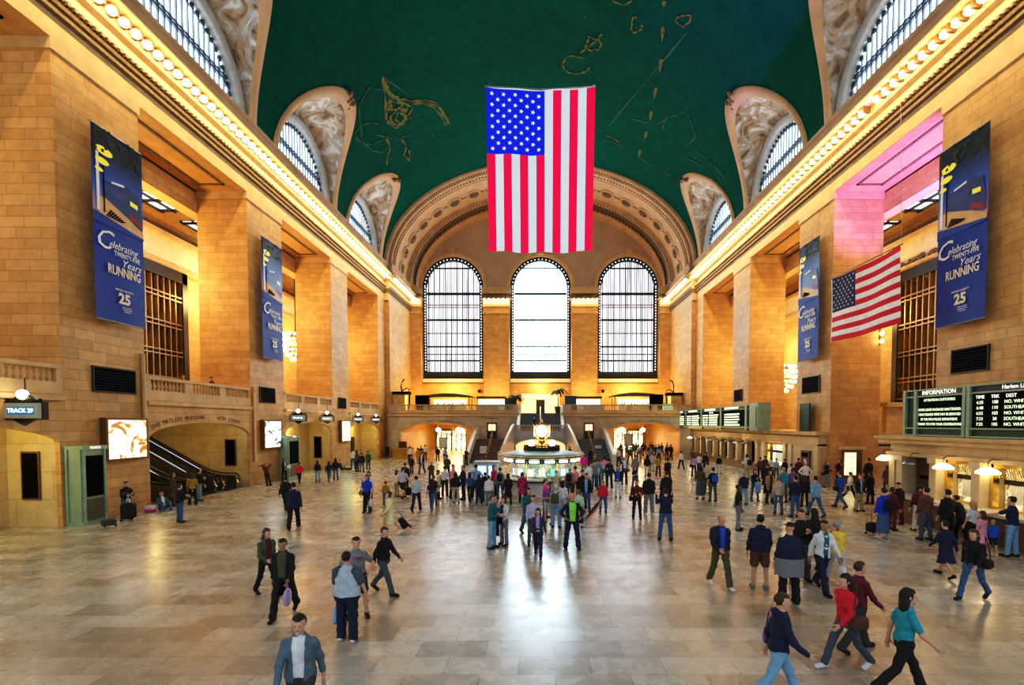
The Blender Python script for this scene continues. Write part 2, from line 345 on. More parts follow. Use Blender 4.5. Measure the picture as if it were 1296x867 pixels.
for i, c in enumerate(LUN):
    for s, nm in ((-1, 'left'), (1, 'right')):
        pos = ['nearest the camera, cut off by the frame', 'first one seen', 'middle', 'farthest'][i]
        root = tag(link('window_%d' % (10 + i * 2 + (s > 0)), None, None, (0, 0, 0)), '%s arched lunette window under the vault, %s' % (nm, pos), 'window', kind='structure')
        n = 28; m = 12; P = []
        for k in range(n + 1):
            a = PI * k / n; wy = c - (RL + .45) * math.cos(a); wz = ZC - .3 + .6 + (RL + .35) * math.sin(a); ry = c - RW * math.cos(a) * .93; rz = ZC + RH * math.sin(a) * .93
            row = []
            for j in range(m + 1):
                t = j / m; y = wy + (ry - wy) * t; z = wz + (rz - wz) * t
                x = 19.6 + (vx(rz) - 19.6) * t + .5 * math.sin(PI * t) * math.sin(a)
                if 0 < j < m: x += .12 * math.sin(7.3 * y + 2.1 * z) * math.sin(5.1 * z - y)
                row.append((s * x, y, z))
            P.append(row)
        MB().mat(M_relief).grid(P).build('carved_penetration', root)
        # rim band on the vault
        P = []
        for k in range(n * 2 + 1):
            a = PI * k / n / 2; row = []
            for f, o in ((.90, .0), (.93, -.16), (1.0, -.16), (1.015, .05)):
                y = c - RW * math.cos(a) * f; z = ZC + RH * math.sin(a) * f; row.append((s * (vx(z) + o), y, z))
            P.append(row)
        MB().mat(M_tan).grid(P).build('rim_moulding', root)
        # finial at the crown
        q = MB().mat(M_orn); zt = ZC + RH; xt = vx(zt)
        rr = random.Random(i)
        for k in range(16): q.ball((s * (xt + rr.uniform(-.35, .5)), c + rr.uniform(-.7, .7), zt + rr.uniform(-.55, .45)), rr.uniform(.12, .26), 7, k=4)
        q.build('carved_crest', root)
        # arch ring, frame and glass in the wall plane
        q = MB().mat(pm('arch_ring_stone', (.36, .38, .39), .6)); P = []
        for k in range(n + 1):
            a = PI * k / n; row = []
            for rr_, x in ((RL - .05, 19.75), (RL - .05, 19.2), (RL + .3, 19.05), (RL + .6, 19.2), (RL + .6, 19.7)):
                row.append((s * x, c - rr_ * math.cos(a), ZC + .3 + rr_ * math.sin(a)))
            P.append(row)
        q.grid(P); q.build('arch_ring', root)
        poly = [(c - RL * math.cos(PI * k / 20), ZC + .3 + RL * math.sin(PI * k / 20)) for k in range(21)]
        MB().mat(M_gl_l).prism(poly, 19.8, 19.85, lambda u, z, d: (s * d, u, z)).build('pane', root)
        q = MB().mat(pm('blue_grey_window_bars', (.05, .075, .11), .5, .3)); y = c - RL + .35
        while y < c + RL - .2:
            h = math.sqrt(max(0, RL ** 2 - (y - c) ** 2)); q.box(*sorted((s * 19.68, s * 19.8)), y - .035, y + .035, ZC, ZC + .3 + h); y += .44
        for zz in (1.9, 2.15): 
            h = math.sqrt(RL ** 2 - zz ** 2); q.box(*sorted((s * 19.62, s * 19.8)), c - h, c + h, ZC + .3 + zz - .05, ZC + .3 + zz + .05)
        for k in range(30):
            a = PI * k / 29
            q.ball((s * 19.7, c - (RL - .22) * math.cos(a), ZC + .3 + (RL - .22) * math.sin(a)), .17, 6, k=3)
        q.build('mullion', root)
        MB().mat(M_tan).box(*sorted((s * 19.0, s * 19.9)), c - 4.9, c + 4.9, ZC - .1, ZC + .15).build('window_sill', root)
# upper wall behind the lunettes
for s, nm in ((-1, 'left'), (1, 'right')):
    struct(MB().mat(M_tan).box(*sorted((s * 19.95, s * 20.1)), 4, 60, 22.8, 31.5), 'wall_' + nm, 'plaster wall behind the %s lunettes' % nm, 'wall')

# golden drawings on the vault: generic strokes and stars
def onv(x, y, o=.06):
    z = ZC + VB * math.sqrt(1 - (x / VA) ** 2); nx, nz = x / VA ** 2, (z - ZC) / VB ** 2; l = math.hypot(nx, nz); return (x - o * nx / l, y, z - o * nz / l)
def vpix(px, py):
    """point of the vault that a direction meets"""
    a, b, c = ray(px, py); lo, hi = 1., 200.
    for _ in range(60):
        t = (lo + hi) / 2; x, z = a * t, EYE + c * t
        if (x / VA) ** 2 + ((z - ZC) / VB) ** 2 < 1 or z < ZC: lo = t
        else: hi = t
    return a * lo, b * lo
M_gold = pm('faded_gold_paint', (.13, .125, .012), .8, var=.5, scale=5)
M_goldf = pm('very_faded_gold_paint', (.02, .105, .05), .8, var=.4, scale=4)
def strokes(lines, name, label, wd=.07, mat=None):
    mb = MB().mat(mat or M_gold)
    for ln in lines:
        p = [vpix(*q) for q in ln]; pts = []
        for i in range(len(p) - 1):
            for k in range(5): t = k / 5; pts.append((p[i][0] * (1 - t) + p[i + 1][0] * t, p[i][1] * (1 - t) + p[i + 1][1] * t))
        pts.append(p[-1]); L_, R_ = [], []
        for i, (x, y) in enumerate(pts):
            x2, y2 = pts[min(i + 1, len(pts) - 1)]; x1, y1 = pts[max(0, i - 1)]; dx, dy = x2 - x1, y2 - y1; l = math.hypot(dx, dy) or 1
            w = wd * (.6 + .4 * math.sin(i)); L_.append(onv(x - dy / l * w, y + dx / l * w)); R_.append(onv(x + dy / l * w, y - dx / l * w))
        mb.grid([L_, R_], False)
    return tag(mb.build(name), label, 'painting', kind='structure')
def wob(cx, cy, rx, ry, a0=0, a1=360, n=12, j=3, sd=0):
    r = random.Random(sd); return [(cx + rx * math.cos(R(a0 + (a1 - a0) * k / n)) + r.uniform(-j, j), cy + ry * math.sin(R(a0 + (a1 - a0) * k / n)) + r.uniform(-j, j)) for k in range(n + 1)]
strokes([wob(500, 142, 15, 18, sd=1), wob(503, 148, 10, 10, sd=2), [(484, 96), (489, 112), (498, 125), (512, 125), (524, 128)], [(483, 98), (487, 120), (488, 140)],
         [(522, 127), (540, 126), (552, 130), (560, 140), (566, 150), (570, 158)], [(522, 131), (538, 131), (550, 136), (558, 146), (564, 158)],
         wob(501, 143, 12, 15, sd=21), wob(505, 150, 6, 7, sd=22), wob(498, 132, 7, 8, sd=23), [(486, 104), (492, 122), (496, 140)], [(485, 100), (494, 116), (506, 128)], [(512, 130), (522, 136), (516, 146)], [(524, 129), (540, 129), (553, 134), (562, 146), (567, 156)],
         [(488, 174), (494, 186), (490, 196), (489, 208)], [(508, 176), (514, 184), (511, 196), (518, 203), (518, 190)]], 'trim_8', 'golden figure strokes on the left of the teal vault', .10)
strokes([wob(478, 150, 26, 40, 60, 300, 10, 3, 5), wob(470, 168, 20, 14, 0, 300, 8, 3, 6), [(486, 98), (520, 122)], [(546, 168), (548, 172)], [(475, 170), (500, 176), (520, 170)]],
        'trim_8', 'faint green-gold outlines around the left figure', .07, M_goldf)
strokes([[(841, 0), (840, 8)], [(839.5, 33), (838, 52)], [(837, 74), (835, 92)], [(831, 110), (828, 124)], [(825, 140), (823, 152)], [(819, 166), (816, 176)], [(811, 189), (808, 200)]], 'trim_9', 'dashed golden band crossing the teal vault', .14)
strokes([wob(730, 82, 17, 12, 0, 320, 10, 2, 8), wob(752, 55, 10, 9, sd=9), [(735, 66), (745, 58), (756, 50), (762, 42)], [(768, 171), (776, 174), (784, 180)], [(775, 0), (790, 6), (800, 0)],
         wob(866, 25, 9, 7, sd=12), wob(806, 30, 8, 10, 0, 270, 8, 2, 3)], 'trim_9', 'golden creature outline at the top of the teal vault', .09)
strokes([[(765, 176), (800, 190), (830, 215), (850, 222)], wob(860, 165, 20, 22, 180, 420, 10, 3, 4), [(880, 190), (900, 205), (918, 226)], [(870, 200), (895, 214), (905, 230)], [(770, 160), (820, 100), (870, 40)], [(800, 150), (830, 158), (845, 150)]],
        'trim_9', 'faint golden figures on the right of the teal vault', .08, M_goldf)
mb = MB().mat(M_gold)
for (x, y, r) in ((489, 173, .22), (518, 147, .16), (535, 150, .1), (547, 170, .14), (450, 60, .05), (912, 80, .05), (705, 20, .08), (740, 20, .08), (700, 92, .06), (640, 40, .05), (870, 70, .05), (920, 12, .07), (455, 100, .05), (395, 60, .05), (900, 140, .06)):
    q = vpix(x, y); p = onv(*q); mb.ball(p, r, 6, k=3)
tag(mb.build('trim_9'), 'small golden stars dotted over the teal vault', 'painting', kind='structure')

# ---- end barrel arch
prof = [(59.75, 1.002, 1.0), (59.75, .985, .985), (59.9, .975, .972), (60.3, .972, .968), (60.35, .960, .955), (61.2, .958, .952), (61.3, .948, .942), (61.9, .952, .946), (66.2, .948, .940), (66.2, .925, .915), (66.6, .918, .905), (68.2, .918, .905), (68.3, .905, .89), (YE, .90, .885)]
ZS = ZC - .2
def ell(y, ka, kb, a): return (-VA * ka * math.cos(a), y, ZS + (VB + .2) * kb * math.sin(a))
mb = MB(); NN = 64
for i in range(len(prof) - 1):
    mb.mat(M_orn if prof[i][0] in (66.6,) else M_tan)
    mb.grid([[ell(*prof[j], PI * k / NN) for k in range(NN + 1)] for j in (i, i + 1)])
arch = struct(mb, 'trim_10', 'deep tan barrel arch framing the end wall windows', 'arch')
def ring_beads(y, ka, kb, n, r, name, mat):
    mb = MB().mat(mat)
    for k in range(n):
        a = PI * (k + .5) / n; p = ell(y, ka, kb, a); mb.ball(p, r, 6, k=4)
    mb.build(name, arch)
ring_beads(60.1, .972, .968, 170, .11, 'egg_moulding', M_orn); ring_beads(60.8, .957, .952, 130, .12, 'bead_moulding', M_orn); ring_beads(66.3, .92, .91, 120, .12, 'bead_moulding', M_orn); ring_beads(68.0, .91, .897, 90, .2, 'bead_moulding', M_orn)
rs = MB().mat(M_orn)
rs.lathe([(.02, .25), (.18, .24), (.22, .08), (.32, .06), (.38, .16), (.48, .14), (.5, .04)], n=12); rs.mat(M_tan); rs.lathe([(.5, .04), (.6, .15), (.72, .13), (.75, .0)], n=16)
rs.mat(M_orn); rs.box(-1.05, -.8, -.05, .05, 0, .08); rs.box(.8, 1.05, -.05, .05, 0, .08)
r0 = rs.build('rosette', arch)
nr = 19
for k in range(nr):
    a = PI * (k + .5) / nr; p = Vector(ell(63.8, .95, .943, a)); nrm = Vector((-math.cos(a) / (VA), 0, math.sin(a) / VB)).normalized() * -1
    tn = Vector((0, 1, 0)); bt = nrm.cross(tn)
    M4 = Matrix((bt, tn, nrm)).transposed().to_4x4(); M4.translation = p
    o = r0 if k == 0 else r0.copy()
    if k: COL.objects.link(o)
    o.parent = arch; o.matrix_local = M4 @ Matrix.Diagonal((1.25, 1.35, 1.3, 1))

# ---- east wall with three arched windows
WC = [(-12.45, 4.3), (0, 4.3), (12.45, 4.3)]; WZ0, WSP = 10.5, 23.4
mb = MB().mat(M_tymp); mf = lambda u, z, d: (u, d, z)
arch_wall(mb, -30, 30, 21.0, 36.5, [(c - r, c + r, WSP, WSP + r, 21.0) for c, r in WC], YE, YE + 1.2, mf, 24)
struct(mb, 'wall_east', 'tan plastered tympanum over the end windows', 'wall')
mb = MB().mat(M_wall); arch_wall(mb, -30, 30, 5.25, 21.0, [(c - r, c + r, 21.0, 21.0001, WZ0) for c, r in WC] , YE, YE + 1.2, mf, 2)
struct(mb, 'wall_east', 'stone end wall below and between the tall windows', 'wall')
for i, (c, r) in enumerate(WC):
    root = tag(link('window_%d' % (i + 1), None), ['tall arched end window on the left of the flag', 'brightest tall arched window at the centre under the flag', 'tall arched end window on the right of the flag'][i], 'window', kind='structure')
    poly = [(c - r, WZ0), (c + r, WZ0)] + [(c + r * math.cos(PI * k / 24), WSP + r * math.sin(PI * k / 24)) for k in range(25)]
    MB().mat(M_gl_c if i == 1 else M_gl_s).prism(poly, YE + .75, YE + .8).build('pane', root)
    q = MB().mat(M_bronze)
    P = []
    rin = r - .55
    for k in range(33):
        a = PI * k / 32; P.append([(c - rr_ * math.cos(a), yy, WSP + rr_ * math.sin(a)) for rr_, yy in ((r, YE + .25), (rin, YE + .25), (rin, YE + .7))])
    q.grid(P, False)
    for sx in (-1, 1): q.box(*sorted((c + sx * r, c + sx * (r - .5))), YE + .25, YE + .7, WZ0, WSP)
    q.box(c - r, c + r, YE + .2, YE + .7, WZ0, WZ0 + 1.0); q.build('window_frame', root)
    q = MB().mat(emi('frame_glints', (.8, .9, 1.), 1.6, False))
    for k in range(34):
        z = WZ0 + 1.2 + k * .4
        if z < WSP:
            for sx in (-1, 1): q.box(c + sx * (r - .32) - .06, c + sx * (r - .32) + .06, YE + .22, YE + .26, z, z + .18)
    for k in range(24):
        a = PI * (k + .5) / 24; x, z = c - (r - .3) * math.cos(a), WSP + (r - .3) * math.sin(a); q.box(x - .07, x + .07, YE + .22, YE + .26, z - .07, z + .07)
    q.build('painted_border_glint', root)  # glowing chips imitate glints along the frame; no lamps here
    q = MB().mat(M_bronze if i != 1 else pm('glare_blue_bars', (.10, .2, .25), .5))  # glare of the bright centre window is put into its paler bars
    th = .095 if i != 1 else .035; x = c - rin + .2; n_ = 0
    while x < c + rin:
        h = math.sqrt(max(0, rin ** 2 - (x - c) ** 2)); w_ = th * (1.5 if n_ % 3 == 0 else .8)
        q.box(x - w_ / 2, x + w_ / 2, YE + .5, YE + .62, WZ0, WSP + h); x += .27; n_ += 1
    q.build('mullion', root)
    q = MB().mat(M_bronze if i != 1 else pm('glare_blue_crossbars', (.08, .2, .24), .5))  # same window glare put into the crossbar colour
    for z, t in ((13.1, .22), (14.0, .12), (15.1, .22), (17.0, .12), (18.9, .28), (20.7, .10), (22.6, .35), (26.2, .18)):
        h = rin if z < WSP else math.sqrt(max(0, rin ** 2 - (z - WSP) ** 2)); q.box(c - h, c + h, YE + .42, YE + .62, z - t / 2, z + t / 2)
    q.build('transom', root)
    q = MB().mat(M_stone)
    P = []
    for k in range(33):
        a = PI * k / 32; P.append([(c - rr_ * math.cos(a), yy, WSP + rr_ * math.sin(a)) for rr_, yy in ((r, YE), (r + .05, YE - .12), (r + .5, YE - .12), (r + .6, YE), )])
    q.grid(P, False); q.build('arch_moulding', root)
    q = MB().mat(M_stone).box(c - .45, c + .45, YE - .5, YE, WSP + r + .2, WSP + r + .9); q.box(c - .6, c + .6, YE - .6, YE, WSP + r + .9, WSP + r + 1.1); q.build('keystone', root)
    q = MB().mat(M_cream); q.box(c - r - .0, c + r, YE - .3, YE + .3, WZ0 - .55, WZ0 - .05); q.mat(M_stone_d).box(c - r, c + r, YE - .34, YE, WZ0 - .72, WZ0 - .6); q.build('window_sill', root)
# pilasters between the windows with lamp capitals
for k, (x0, x1) in enumerate(((-18.4, -16.85), (-8.05, -4.4), (4.4, 8.05), (16.85, 18.4))):
    mb = MB().mat(M_wall); mb.box(x0, x1, YE - .7, YE + .1, FL, 20.8)
    mb.mat(M_stone); mb.box(x0 - .1, x1 + .1, YE - .85, YE, 19.6, 19.8); mb.box(x0 - .1, x1 + .1, YE - .85, YE, 20.5, 20.8)
    mb.mat(M_cream); mb.box(x0 - .05, x1 + .05, YE - .8, YE, 20.8, 21.5); mb.mat(M_stone); mb.box(x0 - .3, x1 + .3, YE - 1.25, YE, 21.5, 21.75); mb.box(x0 - .2, x1 + .2, YE - 1.0, YE, 22.3, 23.2)
    struct(mb, 'wall_east', ['narrow corner pilaster left of the end windows', 'pilaster between left and centre end windows', 'pilaster between centre and right end windows', 'narrow corner pilaster right of the end windows'][k], 'pilaster')

# ---- galleries behind the side openings
for s, nm in ((-1, 'left'), (1, 'right')):
    zf = FL if s < 0 else 0
    mb = MB().mat(M_wall2); mb.box(*sorted((s * 27, s * 27.4)), 2, 60, 0, 19.0)
    mb.mat(M_cream).box(*sorted((s * 26.85, s * 27)), 2, 60, 15.6, 17.4)
    mb.mat(M_stone).box(*sorted((s * 26.5, s * 27)), 2, 60, 17.4, 17.7); mb.box(*sorted((s * 26.6, s * 27)), 2, 60, 15.2, 15.6)
    mb.mat(M_stone_d).box(*sorted((s * 26.75, s * 27)), 2, 60, 17.9, 18.1)
    struct(mb, 'wall_' + nm, 'back wall of the %s gallery' % nm, 'wall')
    mb = MB().mat(M_wall2); mb.box(*sorted((s * 22.1, s * 23.0)), 2, 60, 17.6, 19.0); mb.box(*sorted((s * 22.1, s * 27)), 2, 60, 18.9, 19.2)
    struct(mb, 'ceiling', 'plaster ceiling of the %s gallery' % nm, 'ceiling')
    for k, (a, b) in enumerate([(23.5, 32.), (36.2, 44.6)]):
        c = (a + b) / 2
        q = tag(link('window_%d' % (20 + k * 2 + (s > 0)), None), 'skylight of dark bars in the %s gallery ceiling, %s bay' % (nm, ['nearer', 'farther'][k]), 'skylight', kind='structure')
        MB().mat(emi('skylight_glass', (.75, .88, 1.), 1.6, False)).box(*sorted((s * 23.6, s * 26.2)), a + .2, b + 2.5, 18.84, 18.88).build('pane', q)
        g = MB().mat(M_bronze)
        for j in range(8): g.box(*sorted((s * 23.5, s * 26.3)), a + .2 + j * 1.5, a + .36 + j * 1.5, 18.7, 18.84)
        for j in range(4): x = 23.6 + j * .85; g.box(*sorted((s * x, s * (x + .12))), a, b + 2.6, 18.7, 18.84)
        g.build('skylight_bar', q)
    WB = [(8.5, 16.5)] + ([(25.0, 36.6), (38.5, 49.)] if s < 0 else [(25.0, 36.6), (38.5, 49.)])
    for k, (a, b) in enumerate(WB):
        q = tag(link('window_%d' % (30 + k * 2 + (s > 0)), None), 'tall bronze lattice window on the back wall of the %s gallery, %s' % (nm, ['nearest', 'behind the first opening', 'behind the second opening'][k]), 'window', kind='structure')
        if k == 2: a, b = (40.5, 43.5)
        MB().mat(M_office).box(*sorted((s * 26.9, s * 26.95)), a, b, 5.6, 15.).build('pane', q)
        g = MB().mat(M_bronzew); y = a
        while y <= b + .01: g.box(*sorted((s * 26.55, s * 26.9)), y - .05, y + .05, 5.6, 14.9); y += .55
        g.build('mullion', q)
        g = MB().mat(M_bronzew)
        for z in (5.6, 7.1, 9.0, 11.0, 13.0):
            for dz in (0, .3): g.box(*sorted((s * 26.5, s * 26.9)), a, b, z + dz - .05, z + dz + .05)
        g.build('transom', q)
        g = MB().mat(M_bronze); g.box(*sorted((s * 26.45, s * 26.95)), a - .5, a, 5.5, 15.2); g.box(*sorted((s * 26.45, s * 26.95)), b, b + .5, 5.5, 15.2); g.box(*sorted((s * 26.45, s * 26.95)), a - .5, b + .5, 14.4, 15.2); g.build('window_frame', q)
# carved frieze on the right back wall
mb = MB().mat(M_orn); rr = random.Random(3)
for k in range(150): mb.ball((26.8, 26 + k * .085 + rr.uniform(-.1, .1), 14.6 + 1.0 * math.sin(k * .5) * .6 + rr.uniform(-.3, .3) + 1.4 - .9), rr.uniform(.12, .26), 6, k=3)
for yc in [26 + 1.55 * k for k in range(8)]:
    for sg in (-1, 1): mb.tube([(26.75, yc + sg * (.62 - .05 * t) * math.cos(t * .6) * .8, 15.55 + (.5 - .045 * t) * math.sin(t * .6 * sg + (PI if sg < 0 else 0))) for t in range(11)], .09, 6)
struct(mb, 'trim_11', 'carved scroll frieze above the right lattice window', 'frieze')
# ================================================================ lower walls on the left, arches and balustrades
BAY = [(6.6, 19.4), (23.5, 32.0), (36.2, 44.6), (48.4, 57.4)]
for k, (a, b) in enumerate(BAY):
    mfl = lambda u, z, d: (-W - d, u, z)
    mb = MB().mat(M_wall); arch_wall(mb, a, b, 0, 5.45, [(a + .15, b - .15, 3.35, 4.15, 0)], 0, .2, mfl, 18)
    mb.mat(M_stone); mb.box(-W - .3, -W + .16, a, b, 5.0, 5.18)
    struct(mb, 'wall_left', 'stone wall with a flat arch in the %s opening on the left' % ['nearest', 'escalator', 'middle', 'farthest'][k], 'wall')
    dz = 2.1 if k != 1 else 9
    mb = MB().mat(M_jamb)
    mb.box(-W - .9 - dz, -W - .2, b - .15, b + .3, 0, 5.2); mb.box(-W - .9 - dz, -W - .2, a - .3, a + .15, 0, 5.2)
    if k == 1: mb.box(-28.5, -28.2, a, b, 0, 5.2)
    else: arch_wall(mb, a, b, 0, 5.2, [(a + 1.5, b - 2.2, 2.3, 2.75, 0)], dz, dz + .5, mfl, 10)
    mb.mat(M_tan).box(-W - .9 - dz, -W - .2, a, b, 4.4, 5.2)
    struct(mb, 'wall_left', 'cream marble recess behind the %s arch on the left' % ['nearest', 'escalator', 'middle', 'farthest'][k], 'wall')
    if k != 1:
        struct(MB().mat(emi('green_glow_passage_wall', (.75, .80, .12), .9)).box(-26.2, -26, a, b, 0, 4.6), 'wall_left', 'greenish glowing passage wall behind the %s left arch' % ['nearest', '', 'middle', 'farthest'][k], 'wall')  # passage light is put into the wall, which glows by itself
        struct(MB().mat(M_bronze).box(-W - dz - .12, -W - dz + .04, b - 2.9, b - 2.2, 0, 2.6), 'door_%d' % (k + 1), 'dark door edge in the %s left recess' % ['nearest', '', 'middle', 'farthest'][k], 'door')
    struct(MB().mat(M_wall2).box(-27.2, -W - .01, a - .2, b + .2, 5.2, FL), 'floor', 'gallery floor in the %s left opening' % ['nearest', 'escalator', 'middle', 'farthest'][k], 'floor')
struct(MB().mat(M_wall2).box(-27.2, -22.1, 5, 57.4, 5.2, FL - .002), 'floor', 'gallery floor behind the left piers', 'floor')
# balustrade: plinth, rail, posts and turned balusters
bal = MB().mat(M_stone); bal.lathe([(.07, 0), (.07, .05), (.045, .07), (.085, .2), (.05, .38), (.04, .46), (.07, .5)], n=8); BAL = bal.build('baluster'); BALM = BAL.data; bpy.data.objects.remove(BAL)
def balustrade(loc, rot, length, secs, label, group=None, mat=None, step=.24, h0=0.):
    """local x along the run; secs: list of (start, end) filled with balusters, the rest solid"""
    t = thing('stone_balustrade', label, 'balustrade', loc, rot, group, 'structure')
    MB().mat(mat or M_stone).box(0, length, -.17, .17, -.15, .32).build('plinth', t)
    MB().mat(mat or M_stone).box(0, length, -.2, .2, .84, 1.0).build('handrail', t)
    u = 0; n_ = 0
    for a, b in secs + [(length, length)]:
        if a > u + .01: MB().mat(mat or M_stone).box(u, a, -.15, .15, .3, .86).build('post', t)
        u = b
        if b > a:
            n = max(1, int((b - a) / step))
            for i in range(n):
                if n_ < 98: link('baluster', BALM, t, (a + (i + .5) * (b - a) / n, 0, .33)).scale = (1, 1, 1.0); n_ += 1
    return t
for k, (a, b) in enumerate(BAY):
    l = b - a; m = 3 if k != 0 else 4; secs = [(l * i / m + .35, l * (i + 1) / m - .2) for i in range(m)]
    balustrade((-W - .15, a, FL), PI / 2, l, secs, 'stone balustrade of the left gallery %s' % ['nearest the camera', 'above the escalators', 'between the second and third piers', 'farthest along the left wall'][k], 'balustrades along the left gallery')

# wall-mounted panels on the piers
def panel(s, y0, y1, z0, z1, name, label, cat, face, frame, fw=.08, off=.12, extra=None, group=None):
    yc = (y0 + y1) / 2; w = (y1 - y0) / 2; h = z1 - z0
    t = thing(name, label, cat, (s * W, yc, z0), ROT[s], group)
    q = MB().mat(frame); q.box(-w, w, -off, -.005, 0, fw); q.box(-w, w, -off, -.005, h - fw, h); q.box(-w, -w + fw, -off, -.005, fw, h - fw); q.box(w - fw, w, -off, -.005, fw, h - fw); q.build('frame', t)
    q = MB().mat(face); q.box(-w + fw, w - fw, -off + .03, -.006, fw, h - fw); q.build('face', t)
    if extra: extra(t, w, h, off)
    return t
def louvre(t, w, h, off):
    q = MB().mat(pm('charcoal_slats', (.008, .008, .007), .9)); z = .15
    while z < h - .12: q.box(-w + .08, w - .08, -off, -off + .03, z, z + .03); z += .12
    q.build('slats', t)
for (s, y0, y1, z0, z1, d) in ((-1, 20.7, 22.9, 5.45, 6.55, 'on the nearest left pier above the bright white poster'), (-1, 33.0, 34.9, 5.5, 6.6, 'on the second left pier above the portrait poster'), (-1, 45.8, 47.6, 5.5, 6.55, 'on the third left pier above the pale green poster'),
                              (1, 20.7, 22.6, 6.35, 7.45, 'on the nearest right pier under the long blue banner'), (1, 33.2, 35.4, 6.2, 7.4, 'on the second right pier over the grey ticket screen'), (1, 45.9, 47.8, 6.2, 7.35, 'on the third right pier above the departures board')):
    panel(s, y0, y1, z0, z1, 'ventilation_grille', 'black rectangular grille ' + d, 'vent', M_black, M_bronze, .06, .08, louvre)
def poster_mat(name, base, dark, e, sc=1.2, thr=.60, mid=None):
    m, n, b = nt(name); L = n.links.new
    tc = N(n, 'ShaderNodeTexCoord'); nz = N(n, 'ShaderNodeTexNoise', Scale=sc, Detail=3., Distortion=1.6); L(tc.outputs['Object'], nz.inputs['Vector'])
    r = N(n, 'ShaderNodeValToRGB'); L(nz.outputs['Fac'], r.inputs['Fac']); r.color_ramp.elements[0].color = c4(base); r.color_ramp.elements[0].position = thr - .06
    r.color_ramp.elements[1].color = c4(dark); r.color_ramp.elements[1].position = thr + .04
    if mid: x = r.color_ramp.elements.new(thr); x.color = c4(mid)
    L(r.outputs['Color'], b.inputs['Emission Color']); b.inputs['Emission Strength'].default_value = e; b.inputs['Base Color'].default_value = (.1, .1, .1, 1); b.inputs['Roughness'].default_value = .3
    return m
panel(-1, 21.0, 23.25, 2.45, 4.35, 'light_box_poster', 'bright white backlit poster with brown strokes on the nearest left pier', 'poster', poster_mat('backlit_poster_brown', (1, .97, .86), (.35, .12, .02), 1.7, 1.3, .53, (.9, .6, .25)), M_bronzew, .1, .3)
panel(-1, 33.0, 35.3, 2.35, 4.35, 'light_box_poster', 'backlit portrait poster in black and white on the second left pier', 'poster', poster_mat('backlit_poster_portrait', (.95, 1, .97), (.02, .02, .02), 1.6, 1.6, .55, (.4, .45, .45)), M_bronzew, .1, .3)
panel(-1, 45.9, 48.1, 2.35, 4.4, 'light_box_poster', 'pale green backlit poster on the third left pier', 'poster', poster_mat('backlit_poster_green', (.25, .9, .5), (.7, 1., .85), 1.9, .5, .5), M_bronzew, .1, .3)
# tall dark poster frames on the jambs of the recesses
for k, y, x, z0, z1, d in ((0, 19.4, -20.05, 1.1, 3.0, 'nearest left arch beside the green kiosk'), (1, 32.0, -20.15, 1.35, 3.1, 'escalator arch'), (2, 44.6, -20.2, .95, 2.95, 'middle left arch')):
    t = thing('framed_notice', 'tall dark framed notice inside the ' + d, 'notice board', (x, y - .155, z0))
    MB().mat(M_bronzew).box(-.36, .36, -.06, 0, 0, z1 - z0).build('frame', t); MB().mat(M_black).box(-.29, .29, -.08, -.0, .07, z1 - z0 - .07).build('face', t)
# green metal kiosks
def kiosk(y0, y1, label):
    t = thing('metal_kiosk', label, 'kiosk', (-W + .02, y0, 0))
    l = y1 - y0; MB().mat(M_green).box(0, .66, 0, l, 0, 3.05).build('cabinet', t)
    q = MB().mat(M_green); q.box(0, .74, -.06, l + .06, 3.05, 3.2); q.box(0, .72, -.05, l + .05, 0, .14)
    for x in (.06, .6): q.box(x - .05, x + .05, -.06, 0, .14, 3.05)
    for y in (.05, l - .05): q.box(.66, .72, y - .05, y + .05, .14, 3.05)
    q.build('trim_moulding', t)
    MB().mat(M_black).box(.66, .70, .16, l - .14, 1.15, 2.8).build('screen', t); MB().mat(pm('olive_panel', (.14, .13, .08), .5)).box(.66, .69, .16, l - .14, .2, 1.05).build('lower_panel', t)
    text('TICKETS', .13, (.745, l / 2, 3.12), t, M_txtw, 'header_lettering', (PI / 2, 0, PI / 2))
    return t
kiosk(19.42, 20.45, 'green metal kiosk with dark screen at the foot of the nearest left pier')
kiosk(35.3, 36.9, 'green metal kiosk by the middle left arch next to the portrait poster')
# round conduit pipes on the piers
for y, d in ((23.3, 'by the escalator arch'), (32.25, 'at the near edge of the second left pier')):
    t = MB().mat(M_tan).tube([(0, 0, 0), (0, 0, 4.9)], .09, 10); o = t.build('wall_pipe', None, (-W + .1, y, 2.5 if y < 30 else 1.6)); tag(o, 'slender vertical pipe ' + d, 'pipe')
